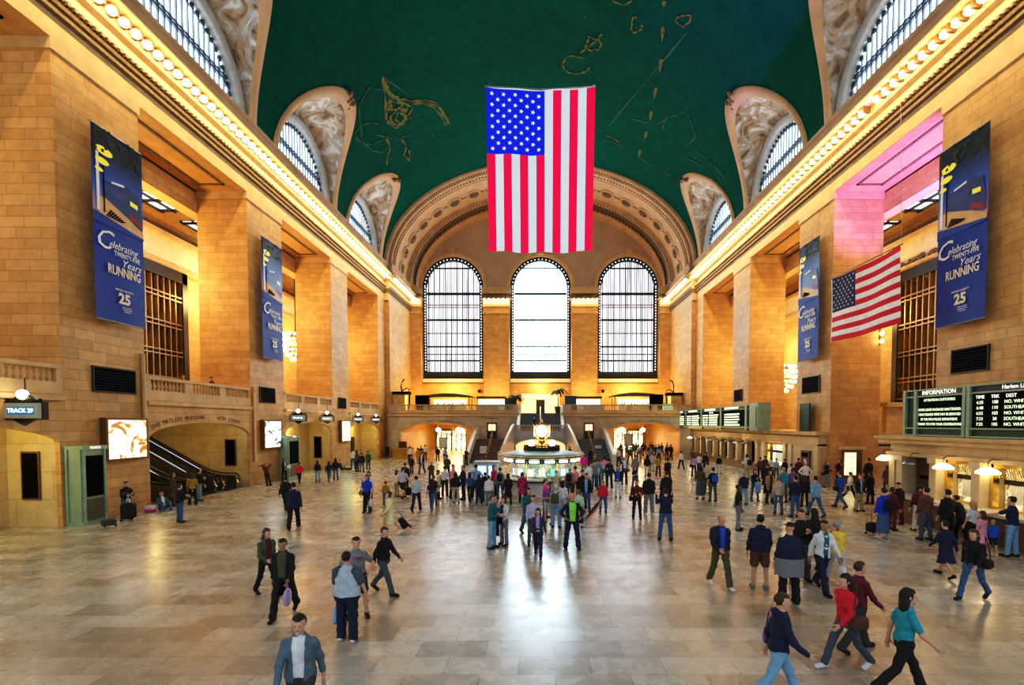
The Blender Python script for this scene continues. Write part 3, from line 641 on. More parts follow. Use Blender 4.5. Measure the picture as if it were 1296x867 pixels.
# hanging track signs with lamps above
def sign(y, xc, zc, w, txt, label):
    t = thing('track_sign', label, 'sign', (xc, y, zc), 0, 'track signs over the left arches'); h = w * .19
    q = MB().mat(M_bronze); q.box(-w / 2 - .05, w / 2 + .05, -.1, .1, -h - .05, h + .05); q.box(-w * .36, w * .36, -.07, .07, h + .05, h + .12); q.prism([(-w * .3, h + .1), (w * .3, h + .1), (w * .12, h + .3), (-w * .12, h + .3)], -.05, .05); q.prism([(-w * .28, -h - .04), (w * .28, -h - .04), (0, -h - .26)], -.05, .05); q.build('housing', t)
    MB().mat(pm('sign_cream_face', (.55, .55, .42), .5)).box(-w / 2, w / 2, -.125, -.1, -h, h).build('face', t)
    MB().mat(emi('blue_sign_panel', (.03, .14, .25), .8, False)).box(-w * .33, w * .33, -.14, -.12, -h * .5, h * .5).build('glass_panel', t)
    text(txt, h * .75, (0, -.15, 0), t, M_glow_b, 'track_number')
    q = MB().mat(M_glow_w); q.ball((0, -.05, h + .3), w * .125, 12); q.build('lamp_globe', t)
    q = MB().mat(M_bronze); 
    for sx in (-1, 1): MB().mat(M_bronze).ball((sx * (w * .4), 0, h + .1), w * .05, 8).build('finial', t)
    q.tube([(0, .05, h + .3), (0, .05, h + .9)], .02); q.tube([(-w / 2, .05, 0), (-W - xc if xc > -W else -w / 2 - .1, .05, 0)], .03) if False else None; q.build('bracket', t)
sign(17.4, -18.3, 4.55, 1.42, 'TRACK 29', 'nearest lit track sign with globe lamp above, at the left edge')
sign(37.0, -18.25, 4.52, 1.12, 'TRACK 26', 'first lit track sign over the middle left arch, left of its pair')
sign(42.0, -18.25, 4.52, 1.05, 'TRACK 25', 'second lit track sign over the middle left arch, right of its pair')
sign(49.0, -18.2, 4.52, .98, 'TRACK 24', 'first lit track sign over the farthest left arch')
sign(54.3, -18.2, 4.52, .98, 'TRACK 23', 'farthest lit track sign over the farthest left arch')
# wording over the escalator arch
def arc_text(txt, u0, u1, z0f, size, mat, place, parent):
    n = len(txt)
    for i, ch in enumerate(txt):
        if ch == ' ': continue
        u = u0 + (u1 - u0) * (i + .5) / n; z, sl = z0f(u); place(ch, u, z, sl, size)
def flat_arc(a, b, sp, ap):
    c = (a + b) / 2; r = (b - a) / 2
    def f(u):
        t = (u - c) / r; z = sp + (ap - sp) * math.sqrt(max(.02, 1 - t * t)); t2 = (u + .05 - c) / r; z2 = sp + (ap - sp) * math.sqrt(max(.02, 1 - t2 * t2)); return z + .28, math.atan2(z2 - z, .05)
    return f
M_let = pm('engraved_dark_letters', (.06, .035, .015), .6)
tt = tag(link('engraved_lettering', None, None, (-W + .01, 0, 0), PI / 2), 'dark engraved wording curved over the escalator arch', 'lettering', kind='structure')
fa = flat_arc(23.65, 31.85, 3.35, 4.15)
for txt, u0, u1 in (('THE METLIFE BUILDING', 23.8, 27.6), ('45TH STREET', 28.6, 30.9)):
    arc_text(txt, u0, u1, fa, .3, M_let, lambda ch, u, z, sl, size: text(ch, size, (u, 0, z), tt, M_let, 'letter', (PI / 2, -sl, 0)), tt)

# ---------------------------------------------------------------- escalators
def escalator(y0, label):
    t = thing('escalator', label, 'escalator', (-20.3, y0, 0)); wd = 1.35
    path = [(.9, .95), (.2, .95), (-.6, 1.1), (-1.5, 1.55), (-7.5, 5.0)]
    for yy in (0, wd):
        q = MB().mat(pm('brushed_balustrade', (.12, .11, .09), .3, .6)); q.prism([(1.0, .12), (.9, .82), (.2, .82), (-.6, .97), (-1.5, 1.42), (-7.5, 4.87), (-7.5, 3.8), (-1.5, .3), (-.6, 0), (1.0, 0)], yy - .05, yy + .05); q.build('side_panel', t)
        q = MB().mat(pm('black_rubber', (.02, .02, .02), .4)); q.tube([(.9, yy, .25), (1.12, yy, .4), (1.2, yy, .6), (1.1, yy, .83)] + [(x, yy, z) for x, z in path], .05, 6); q.build('handrail', t)
        MB().mat(M_brass).tube([(1.0, yy - .06, .1), (1.1, yy - .06, .4), (1.05, yy - .06, .68)], .05, 6).build('end_cap', t)
        if yy and y0 < 29: continue
        q = MB().mat(emi('cool_light_strip', (.6, .7, 1.), .7, False)); q.tube([(-1.2, yy - .06, 1.15), (-7.4, yy - .06, 4.72)], .025, 4); q.build('light_strip', t)
    q = MB().mat(pm('ribbed_steel_steps', (.13, .13, .14), .4, .7)); x = 1.0; z = .02
    q.box(-.2, 1.3, .06, wd - .06, 0, .03); x = -.2
    for i in range(22): q.box(x - .33, x, .06, wd - .06, z, z + .19); x -= .33; z += .19
    q.build('steps', t); return t
for i, y in enumerate((25.6, 27.6, 29.7)): escalator(y, ['escalator nearest the camera inside the left arch', 'middle escalator inside the left arch', 'farthest escalator inside the left arch, closest to the dark notice'][i])

# ---------------------------------------------------------------- cornice lamps
lp = MB().mat(M_bronzew); lp.lathe([(.0, .16), (.12, .15), (.2, .06), (.21, .0), (.15, -.02)], n=8); lp.box(-.1, .3, -.31 + .02, -.31 + .16, -.22, .18)
cup0 = lp.build('cup'); bulb0 = MB().mat(M_glow_w).ball((0, 0, -.12), .2, 8, .95, 5).build('bulb')
cups = cup0.data; bulbs = bulb0.data; bpy.data.objects.remove(cup0); bpy.data.objects.remove(bulb0)
def cornice_lamp(x, y, rot, label, group):
    t = thing('cornice_lamp', label, 'lamp', (x, y, 21.72), rot, group); link('cup', cups, t); link('bulb', bulbs, t)
for s, nm in ((-1, 'left'), (1, 'right')):
    y = 13.2
    while y < 59.4:
        if not (s > 0 and 27.2 < y < 27.7): cornice_lamp(s * 18.18, y, 0 if s > 0 else PI, 'bare white bulb in the long row on the %s cornice' % nm, 'bulbs along the %s cornice' % nm)
        y += .63
    y = 60.1
    while y < YE - 1.0: cornice_lamp(s * 17.68, y, 0 if s > 0 else PI, 'bare white bulb on the stepped last stretch of the %s cornice' % nm, 'bulbs on the last stretch of the %s cornice' % nm); y += .63
for x0, x1, nm in ((-18.2, -17, 'left corner'), (-8.2, -4.3, 'left middle'), (4.3, 8.2, 'right middle'), (17, 18.2, 'right corner')):
    n = max(2, round((x1 - x0) / .65))
    for i in range(n): cornice_lamp(x0 + (x1 - x0) * (i + .5) / n, YE - 1.05, -PI / 2, 'bare white bulb on the %s pilaster capital of the end wall' % nm, 'bulbs on the %s pilaster capital' % nm)

# ---------------------------------------------------------------- blue banners
def banner_cloth(w, h, cols):
    P = []
    for i in range(9):
        x = w * i / 8; P.append([(x - w / 2, .012 * math.sin(x * 2.6 + z * .5), z) for z in [h * j / 16 for j in range(17)]])
    return P
M_blue = pm('royal_blue_vinyl', (.006, .05, .34), .6, var=.12, scale=.6)
def sky_mat():
    m, n, b = nt('printed_dusk_sky'); L = n.links.new
    tc = N(n, 'ShaderNodeTexCoord'); sp = N(n, 'ShaderNodeSeparateXYZ'); L(tc.outputs['Object'], sp.inputs[0])
    r = N(n, 'ShaderNodeMapRange', **{'From Min': 3.6, 'From Max': 8.}); L(sp.outputs['Z'], r.inputs['Value'])
    c = N(n, 'ShaderNodeValToRGB'); L(r.outputs[0], c.inputs['Fac']); e = c.color_ramp.elements; e[0].color = (.75, .35, .2, 1); e[0].position = .1; e[1].color = (.004, .015, .05, 1); e[1].position = .8
    x = e.new(.27); x.color = (.42, .3, .55, 1); x = e.new(.45); x.color = (.04, .15, .62, 1); x = e.new(.62); x.color = (.015, .07, .3, 1)
    L(c.outputs['Color'], b.inputs['Base Color']); b.inputs['Roughness'].default_value = .4; return m
M_sky = sky_mat()
M_cream_l = pm('printed_cream', (.85, .78, .6), .5, var=.05); M_white_l = pm('printed_white', (.85, .87, .9), .5, var=.03)
M_train = pm('printed_blue_train', (.03, .06, .20), .4); M_trainl = pm('printed_pale_train_side', (.04, .08, .27), .4); M_sand = pm('printed_sand', (.72, .46, .2), .5); M_yel = pm('printed_lamp_yellow', (.85, .75, .08), .4, emit=(.85, .7, .1), es=.3)
M_red = pm('printed_dark_red', (.3, .02, .03), .5); M_leaf = pm('printed_leaves', (.005, .05, .015), .6)
def banner(s, yc, label):
    w, h = 2.55, 8.0; t = thing('hanging_banner', label, 'banner', (s * 18.42, yc, 8.5), ROT[s], 'blue anniversary banners')
    base = banner_cloth(w, h, 0); MB().mat(M_blue).grid(base).build('banner_cloth', t)
    pz = 4.05
    q = MB().mat(M_sky); P = [[(x, y - .012, max(z, pz)) for x, y, z in row if z > pz - .6] for row in base]; q.grid(P); q.build('dusk_picture', t)
    f = -.032
    def poly(mat, pts, name, d=0.): q = MB().mat(mat); q.prism(pts, f - d * .6 - .003, f - d * .6); q.build(name, t)
    poly(M_sand, [(-1.05, 4.06), (1.25, 4.06), (1.25, 4.3), (.1, 4.95), (-.55, 5.15), (-1.0, 5.1)], 'printed_platform')
    poly(M_blue, [(-1.26, 4.0), (1.26, 4.0), (1.26, 4.1), (.2, 4.24), (-1.26, 4.45)], 'lower_edge', .01)
    poly(M_train, [(-.75, 5.15), (1.2, 4.45), (1.22, 5.0), (1.05, 5.9), (.45, 6.1), (-.75, 5.85)], 'printed_train', .01)
    poly(M_trainl, [(-.75, 5.45), (.35, 5.3), (.4, 5.72), (-.75, 5.68)], 'train_side', .02)
    poly(M_white_l, [(-.4, 5.88), (.25, 5.98), (.25, 6.08), (-.4, 5.96)], 'train_roof', .02)
    poly(M_yel, [(.55, 5.35), (.95, 5.3), (.95, 5.5), (.55, 5.55)], 'train_headlight', .02)
    poly(M_red, [(.5, 4.75), (1.1, 4.55), (1.1, 4.8), (.5, 5.0)], 'train_bumper', .02)
    poly(M_white_l, [(-1.12, 4.5), (-.98, 4.5), (-.98, 6.9), (-1.12, 6.9)], 'printed_post', .02); poly(M_black, [(-.8, 4.5), (-.74, 4.5), (-.74, 6.5), (-.8, 6.5)], 'printed_pole', .025)
    for (x, z, r) in ((-.72, 7.05, .42), (-.82, 6.6, .33), (-.98, 6.2, .2)): poly(M_yel, [(x + r * math.cos(2 * PI * k / 14), z + r * .42 * math.sin(2 * PI * k / 14)) for k in range(14)], 'printed_lamp', .03)
    q = MB().mat(M_leaf); rr = random.Random(5)
    for k in range(34):
        x, z = rr.uniform(-1.2, 1.2), rr.uniform(6.9, 7.9); q.prism([(x, z), (x + .14, z + .05), (x + .1, z + .16), (x - .03, z + .12)], f - .024, f - .025)
    q.build('printed_leaves', t)
    q = MB().mat(M_black)
    for k in range(7): x = -.7 + k * .11; q.prism([(x, 4.4 + .0 * k), (x + .05, 4.38), (x + .3, 4.7 - k * .04), (x + .24, 4.74 - k * .04)], f - .028, f - .024)
    q.build('printed_railing', t)
    text('C', 1.15, (-.9, f - .024, 3.35), t, M_white_l, 'banner_lettering', shear=.3); text('elebrating', .46, (.1, f - .024, 3.28), t, M_white_l, 'banner_lettering', shear=.35, xs=.8)
    text('TWENTY-FIVE', .3, (.3, f - .024, 2.95), t, M_white_l, 'banner_lettering', bold=.003, xs=.72); text('Years', .46, (.5, f - .024, 2.62), t, M_white_l, 'banner_lettering', shear=.35)
    text('RUNNING', .56, (.15, f - .024, 2.2), t, M_cream_l, 'banner_lettering', bold=.012, xs=.66)
    text('METRO-NORTH', .13, (.1, f - .024, 1.42), t, M_white_l, 'banner_lettering'); text('25', .62, (.1, f - .024, 1.05), t, M_cream_l, 'banner_lettering', bold=.025); text('Metropolitan\nTransportation\nAuthority', .09, (.22, f - .024, .62), t, M_white_l, 'banner_lettering')
    q = MB().mat(M_cordn); q.tube([(-w / 2, 0, h), (w / 2, 0, h)], .03); q.tube([(0, 0, h), (0, .46, h + .02)], .02); q.build('banner_rod', t); q = MB().mat(M_cordn); q.tube([(-w / 2, 0, 0), (w / 2, 0, 0)], .03); q.tube([(0, 0, .0), (0, .46, .02)], .02); q.build('banner_rod', t)
    return t
banner(-1, 21.75, 'large blue banner with a train on the nearest left pier'); banner(-1, 34.0, 'smaller-looking blue banner with a train on the second left pier')
banner(1, 21.75, 'large blue banner with a train on the nearest right pier'); banner(1, 34.0, 'blue banner with a train on the second right pier left of the small flag')

# ---------------------------------------------------------------- flags
def star(cx, cz, r): return [(cx + (r if k % 2 == 0 else r * .4) * math.sin(PI * k / 5), cz + (r if k % 2 == 0 else r * .4) * math.cos(PI * k / 5)) for k in range(10)]
def cloth_m(name, c, e):
    m = pm(name, c, .8, var=.06, scale=2, emit=None); return m
def flag(name_, label, w, h, vertical, P3, cols, frot=0, wob=.06, loc=(0, 0, 0)):
    """w: long side (fly), h: short side; P3 maps (u along the fly 0..1, v across the hoist 0..1, out) to a point"""
    red, white, blue, starm = cols
    t = thing('american_flag', label, 'flag', loc, frot)
    def strip(mat, u0, u1, v0, v1, nm, o=0.):
        nu, nv = max(2, int((u1 - u0) * 24)), max(2, int((v1 - v0) * 26)); MB().mat(mat).grid([[P3(u0 + (u1 - u0) * i / nu, v0 + (v1 - v0) * j / nv, o) for j in range(nv + 1)] for i in range(nu + 1)]).build(nm, t)
    for k in range(13):
        v0, v1 = k / 13, (k + 1) / 13; strip(red if k % 2 == 0 else white, 0 if k > 6 else .4, 1, v0, v1, 'red_stripe' if k % 2 == 0 else 'white_stripe')
    strip(blue, 0, .4, 0, 7 / 13, 'blue_canton')
    q = MB().mat(starm)
    for r in range(9):
        for c in range(6 if r % 2 == 0 else 5):
            v = (7 / 13) * (r + 1) / 10; u = .4 * ((c + .5) / 6 if r % 2 == 0 else (c + 1) / 6)
            pts = [P3(u + a / w, v + b / h, .02) for a, b in star(0, 0, h * .0225)]; q.add(pts, [tuple(range(10))])
    q.build('star', t)
    q = MB().mat(white); q.grid([[P3(-.012, v, 0), P3(0, v, 0)] for v in [i / 12 for i in range(13)]]); q.build('heading_band', t)
    return t
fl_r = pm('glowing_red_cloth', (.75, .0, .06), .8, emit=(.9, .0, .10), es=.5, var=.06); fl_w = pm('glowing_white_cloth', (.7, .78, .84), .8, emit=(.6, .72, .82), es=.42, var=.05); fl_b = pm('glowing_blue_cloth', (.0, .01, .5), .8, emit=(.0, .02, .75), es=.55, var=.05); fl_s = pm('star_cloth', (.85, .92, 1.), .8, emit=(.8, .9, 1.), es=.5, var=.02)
YFL = 28.2
def bigP(u, v, o):
    top, bot = 23.0, 13.9; hw = 3.07 - .13 * u; x = -hw + 2 * hw * v; sag = .22 * (1 - (2 * v - 1) ** 2) * (1 - u) ** 2 + .1 * (1 - (2 * v - 1) ** 2) * u
    return (x, -o + .10 * math.sin(v * 17 + u * 2) * (.3 + u), (top - sag) + (bot - top) * u - (bot * 0))
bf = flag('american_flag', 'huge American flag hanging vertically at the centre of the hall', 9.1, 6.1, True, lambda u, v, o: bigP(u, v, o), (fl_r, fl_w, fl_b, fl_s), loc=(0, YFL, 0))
q = MB().mat(M_cordn); q.tube([(-3.1, 0, 23.05), (0, 0, 22.86), (3.1, 0, 23.05)], .05)
q.build('top_rod', bf)
for x in (-3.0, 3.0): MB().mat(M_cordn).tube([(x, 0, 22.9), (x * 1.05, 0, 35.2)], .012, 4).build('hanging_cable', bf)
fr = pm('red_cloth', (.55, .01, .02), .8, emit=(.5, .0, .02), es=.12); fw_ = pm('white_cloth', (.8, .76, .74), .8, emit=(.8, .7, .7), es=.12); fb = pm('navy_cloth', (.015, .02, .10), .8); fs = pm('pale_star_cloth', (.8, .8, .8), .8)
def smallP(u, v, o):    # local x 0..5.6 runs from the canton (far) toward the camera
    return (5.65 * u, -o + .05 * math.sin(u * 11 + v * 3), -3.75 * v + .35 * math.sin(PI * u) * -.25)
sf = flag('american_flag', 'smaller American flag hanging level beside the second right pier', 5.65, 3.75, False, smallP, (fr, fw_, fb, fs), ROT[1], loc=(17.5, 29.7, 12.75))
MB().mat(M_cordn).tube([(-.1, 0, .03), (5.75, 0, .03)], .035).build('flag_rod', sf)
for x in (.0, 5.65): MB().mat(M_cordn).tube([(x, 0, .0), (x, -.3, 9.2)], .012, 4).build('hanging_cable', sf)

# ---------------------------------------------------------------- chandeliers
M_bulb = emi('chandelier_bulb', (1., .72, .35), 22., False)
def chandelier(x, y, z, label):
    t = thing('chandelier', label, 'chandelier', (x, y, z), 0, 'globe chandeliers in the side galleries')
    q = MB().mat(M_brass); q.lathe([(.1, -1.3), (.5, -1.1), (.75, -.3), (.7, .5), (.4, 1.0), (.1, 1.2)], n=14); q.build('brass_body', t)
    bm = MB().mat(M_bulb).ball((0, 0, 0), .13, 7, k=4).build('bulb', t); first = True
    for j, (rr_, zz, n) in enumerate(((1.05, 1.0, 16), (1.15, .5, 18), (1.15, 0, 18), (1.05, -.5, 16), (.8, -.95, 12), (.4, -1.35, 7))):
        for k in range(n): a = 2 * PI * (k + .5 * (j % 2)) / n; o_ = bm if first else link('bulb', bm.data, t); o_.location = (rr_ * math.cos(a), rr_ * math.sin(a), zz); first = False
    MB().mat(M_bronze).tube([(0, 0, 1.1), (0, 0, 18.6 - z)], .04).build('suspension_rod', t)
chandelier(-23.6, 47.5, 11.6, 'glowing globe chandelier seen past the second left pier'); chandelier(23.6, 47.8, 8.6, 'glowing globe chandelier seen behind the second right banner')
q = thing('wall_sconce', 'three small glowing bulbs one above another on the right gallery wall', 'lamp', (22.0, 31.9, 9.9))
MB().mat(M_bronzew).box(-.05, .05, -.02, .1, -.7, .7).build('bracket', q)
for z in (-.5, 0, .5): MB().mat(M_bulb).ball((0, -.12, z), .13, 8).build('bulb', q)
# ================================================================ right side: ticket office
XT = 18.35; TZ = 3.55
M_tick = ashlar('ticket_hall_marble', (.58, .44, .28), (.54, .40, .25), (.36, .26, .15), bw=3., bh=1.2, rough=.4)
M_pil = pm('pilaster_marble', (.60, .48, .30), .4, var=.1)
def frieze_block(mb, x, y0, y1, z0=2.6):
    mb.mat(M_tick).box(x, 23.4, y0, y1, z0, TZ - .25); mb.mat(M_stone).box(x - .22, 23.4, y0 - .1, y1 + .1, TZ - .25, TZ); mb.mat(M_stone).box(x - .08, 23.4, y0, y1, z0, z0 + .12)
    mb.mat(M_stone_d).box(x - .12, x, y0, y1, TZ - .34, TZ - .27)
mb = MB(); frieze_block(mb, XT, 32.35, 62.5); mb.mat(M_tick).box(XT, 23.4, 40.6, 41.2, 0, 2.6); mb.box(XT, 23.4, 32.35, 36.4, 0, 2.6); mb.box(XT + .35, 23.4, 36.4, 62.5, 0, .74)
mb.mat(M_dkstone).box(XT - .05, XT + .4, 41.2, 62.5, 0, .55); mb.box(XT - .25, XT + .35, 41.2, 62.5, .55, .72)
mb.mat(M_bronze).box(XT + .9, XT + 1.0, 41.2, 62.5, .7, 2.6)
struct(mb, 'wall_right', 'long marble ticket office front under the departures board', 'wall')
y = 41.3; i = 0
pl = MB().mat(M_pil); pl.box(-.16, .3, -.2, .2, .72, 2.6); pl.box(-.22, .3, -.26, .26, .72, .86); pl.box(-.22, .3, -.26, .26, 2.45, 2.6); PL = pl.build('marble_pilaster'); PLM = PL.data; bpy.data.objects.remove(PL)
while y < 62.4:
    o = link('marble_pilaster', PLM, None, (XT, y, 0)); tag(o, 'slender marble pilaster between two dark ticket windows of the long row', 'pilaster', 'pilasters of the long ticket row', 'structure')
    if y < 60.6:
        t = thing('ticket_window', 'narrow dark closed ticket window in the long row under the departures board', 'ticket window', (XT + .55, y + 1.03, .74), ROT[1], 'dark ticket windows of the long row')
        MB().mat(M_bronze).box(-.82, .82, -.05, .05, 0, 1.86).build('shutter', t); g = MB().mat(M_bronzew); g.box(-.5, .5, -.09, -.05, 1.1, 1.5); g.box(-.03, .03, -.09, -.05, .1, 1.8); g.build('grille', t)
    y += 2.05
# lit ticket window by the corner
def lit_window(loc, w, h, label, stat):
    t = thing('ticket_window', label, 'ticket window', loc, ROT[1])
    q = MB().mat(M_brass); 
    for sx in (-1, 1): q.box(*sorted((sx * w, sx * (w - .12))), -.12, .1, 0, h)
    q.box(-w, w, -.12, .1, h - .14, h); q.box(-w, w, -.1, .1, 0, .08); q.build('window_frame', t)
    m = poster_mat('lit_booth_interior' + str(stat), (1., .85, .45) if stat != 1 else (.95, 1., .8), (.35, .22, .06) if stat != 1 else (.25, .3, .12), 1.0 if stat != 1 else 2.2, 2.2, .52, (.7, .5, .2) if stat != 1 else (.6, .7, .4))
    MB().mat(m).box(-w + .1, w - .1, .35, .4, 0, h - .1).build('lit_interior', t)
    q = MB().mat(M_bronze); q.box(-w * .75, w * .6, .2, .24, h * .55, h * .66); q.build('name_plate', t)
    q = MB().mat(M_white)
    for k in range(9): q.box(-w * .45 + k * w * .1, -w * .40 + k * w * .1, .22, .26, h * .15, h * .54)
    q.build('grille_bar', t)
    q = MB().mat(M_brass); rr = random.Random(stat)
    for k in range(14): x = -w + .2 + (2 * w - .4) * k / 13; q.tube([(x, .0, h - .14), (x + .1, .0, h - .38), (x, 0, h - .5)], .02, 4)
    q.build('ornamental_grille', t); return t
lit_window((XT + .2, 38.3, .8), 1.55, 1.8, 'bright white-lit ticket window at the near end of the long row', 1)
mb = MB().mat(M_pil)
for y in (36.55, 40.1): mb.box(XT - .18, XT + .3, y - .2, y + .2, 0, 2.6)
for y in (32.5, 35.9): mb.box(XT - .08, XT + .1, y - .25, y + .25, 0, 2.6)
struct(mb, 'trim_12', 'flat marble pilasters framing the corner of the long ticket row', 'pilaster')
t = thing('ticket_machine', 'dull mauve wall panel machine near the end of the long ticket row', 'machine', (XT - .01, 33.7, .7), ROT[1])
MB().mat(pm('mauve_metal', (.12, .05, .05), .4)).box(-.55, .55, -.12, 0, 0, 1.55).build('cabinet', t); MB().mat(M_white).box(-.1, .15, -.14, -.12, .8, .95).build('notice', t); MB().mat(M_black).box(-.4, .4, -.14, -.12, 1.1, 1.4).build('screen', t)
# grey screen and rail on the roof of the row
tag(MB().mat(M_teal).box(-.05, .05, 0, 1.2, 0, 1.95).build('metal_screen', None, (18.5, 33.7, TZ)), 'grey green metal screen standing on the ticket office roof by the second right pier', 'screen')

# departures boards
def board_rows(t, x0, x1, ztop, n, dz, mat, cols, size, fy, seed):
    rr = random.Random(seed)
    for r in range(n):
        q = MB().mat(mat)
        for (a, b) in cols:
            x = x0 + (x1 - x0) * a; e = x0 + (x1 - x0) * (b - rr.uniform(0, .12) * (b - a))
            while x < e:
                w = rr.uniform(.09, .15); q.box(x, x + w, fy - .01, fy, ztop - r * dz - size, ztop - r * dz); x += w + .035
        q.build('timetable_line', t)
BF = 16.9
def long_board():
    t = thing('departures_board', 'long dark green departures board with rows of pale text over the far ticket windows', 'board', (BF, 62.3, TZ), ROT[1])
    Lg = 24.6; H = 2.1
    MB().mat(M_teal).box(0, Lg, .0, .7, .0, H).build('housing', t)
    q = MB().mat(M_green)
    for k in range(5):
        x = [0, 5.4, 10.9, 16.4, 22.0][k]; q.box(x, x + .35, -.12, 0, 0, H)
    q.box(0, Lg, -.1, 0, .18, .3); q.box(0, Lg, -.1, 0, H - .1, H); q.box(0, Lg, -.08, 0, 1.72, 1.76); q.build('frame', t)
    q = MB().mat(M_green); q.box(Lg - .0, Lg + .12, -.15, .75, 0, H + .08); q.box(Lg - 1.5, Lg, -.2, -.0, 0, H + .05); q.box(Lg - 1.25, Lg - .25, -.26, -.2, .2, H - .2); q.build('end_panel', t)
    MB().mat(M_black).box(.3, 22, -.03, 0, .35, 1.7).build('display', t)
    for k in range(4):
        x0 = [.5, 5.9, 11.4, 16.9][k]; x1 = x0 + 4.6
        board_rows(t, x0, x1, 1.42, 5, .23, M_txtg, [(0, .16), (.2, .32), (.4, .95)] if k < 3 else [(.1, .85)], .13, -.05, k)
        q = MB().mat(M_txtg); q.box(x0 + .5, x0 + 3.6, -.06, -.04, 1.82, 1.98); q.build('header_light', t)
    text('DEPARTURES', .2, (13.9, -.07, 1.60), t, M_txtg, 'header_lettering'); text('ARRIVALS', .2, (3., -.07, 1.6), t, M_txtg, 'header_lettering')
    return t
long_board()
# near ticket office block
XN = 15.75; YN = 22.0
mb = MB(); y0 = 9.5
mb.mat(M_tick).box(XN, 18.85, y0, YN, 2.75, TZ - .3); mb.mat(M_stone).box(XN - .35, 18.85, y0, YN + .35, TZ - .3, TZ - .12); mb.box(XN - .45, 18.85, y0, YN + .45, TZ - .12, TZ); mb.box(XN - .12, 18.85, y0, YN + .12, 2.7, 2.85)
mb.mat(M_tick).box(XN + .9, 18.85, y0, YN, 0, 2.75); mb.box(XN, 18.85, 21.2, YN, 0, 2.75); mb.box(XN, 18.85, y0, YN, 0, 1.0)
mb.mat(M_dkstone).box(XN - .5, XN + .05, y0, 21.3, 0, .98); mb.mat(M_rail).box(XN - .68, XN + .3, y0, 21.4, .98, 1.08)
struct(mb, 'wall_right', 'near marble ticket office block under the information board', 'wall')
bays = [(19.65, 21.05), (17.75, 19.3), (15.8, 17.35), (13.8, 15.4)]
mb = MB().mat(M_pil)
for y in (21.3, 21.75, 19.48, 17.55, 15.6, 13.5): mb.box(XN - .12, XN + .9, y - .17, y + .17, 1.05, 2.72); mb.box(XN - .18, XN + .9, y - .22, y + .22, 2.5, 2.72)
struct(mb, 'trim_13', 'marble pilasters between the near ticket windows', 'pilaster')
for k, (a, b) in enumerate(bays):
    c = (a + b) / 2; w = (b - a) / 2
    if k == 0:
        t = thing('ticket_window', 'dark shuttered ticket window at the far end of the near block', 'ticket window', (XN + .5, c, 1.06), ROT[1]); MB().mat(pm('brown_shutter', (.10, .05, .025), .5)).box(-w, w, -.05, .05, 0, 1.62).build('shutter', t); MB().mat(M_black).box(-w * .7, w * .7, -.08, -.05, .7, .85).build('name_plate', t)
    else: lit_window((XN + .35, c, 1.08), w, 1.6, ['', 'golden lit ticket window second from the far end of the near block', 'golden lit ticket window third from the far end, by the man in the navy shirt', 'nearest golden ticket window beyond the right edge'][k], 2 + k)
def shade_lamp(x, y, z, lit, label, r=.27):
    t = thing('pendant_lamp', label, 'lamp', (x, y, z), 0, None)
    q = MB().mat(emi('milk_glass_shade', (1., .86, .58), 3.2, False) if lit else M_cordn); q.lathe([(.03, .2), (.08, .19), (r * .6, .13), (r, .02), (r * .97, -.04), (r * .5, -.06), (.01, -.06)], n=16); q.build('shade', t)
    q = MB().mat(M_bronze); q.tube([(0, 0, .2), (0, 0, .36), (.12, 0, .45), (max(.3, XN + .2 - x), 0, .42)] if x < 17 else [(0, 0, .2), (0, 0, .3), (.3, 0, .34), (XT - x + .05, 0, .3)], .018, 6); q.build('bracket_arm', t); return t
shade_lamp(15.35, 21.9, 2.50, True, 'warm lit glass lamp at the far corner of the near ticket block'); shade_lamp(15.35, 20.3, 2.42, False, 'unlit grey metal lamp before the dark shuttered ticket window')
shade_lamp(15.25, 18.5, 2.42, True, 'glowing white glass lamp before the second near ticket window', .33); shade_lamp(15.25, 16.65, 2.42, True, 'glowing white glass lamp before the third near ticket window', .34)
for k, y in enumerate((58.2, 55.1, 51.0, 48.6, 46.4, 44.4, 42.4)): tag(shade_lamp(17.75, y, 2.38, k == 0, 'small grey bracket lamp in front of the long ticket row', .3), 'small grey bracket lamp in front of the long ticket row' if k else 'small lit white lamp toward the far end of the long ticket row', 'lamp', 'bracket lamps of the long ticket row' if k else None)
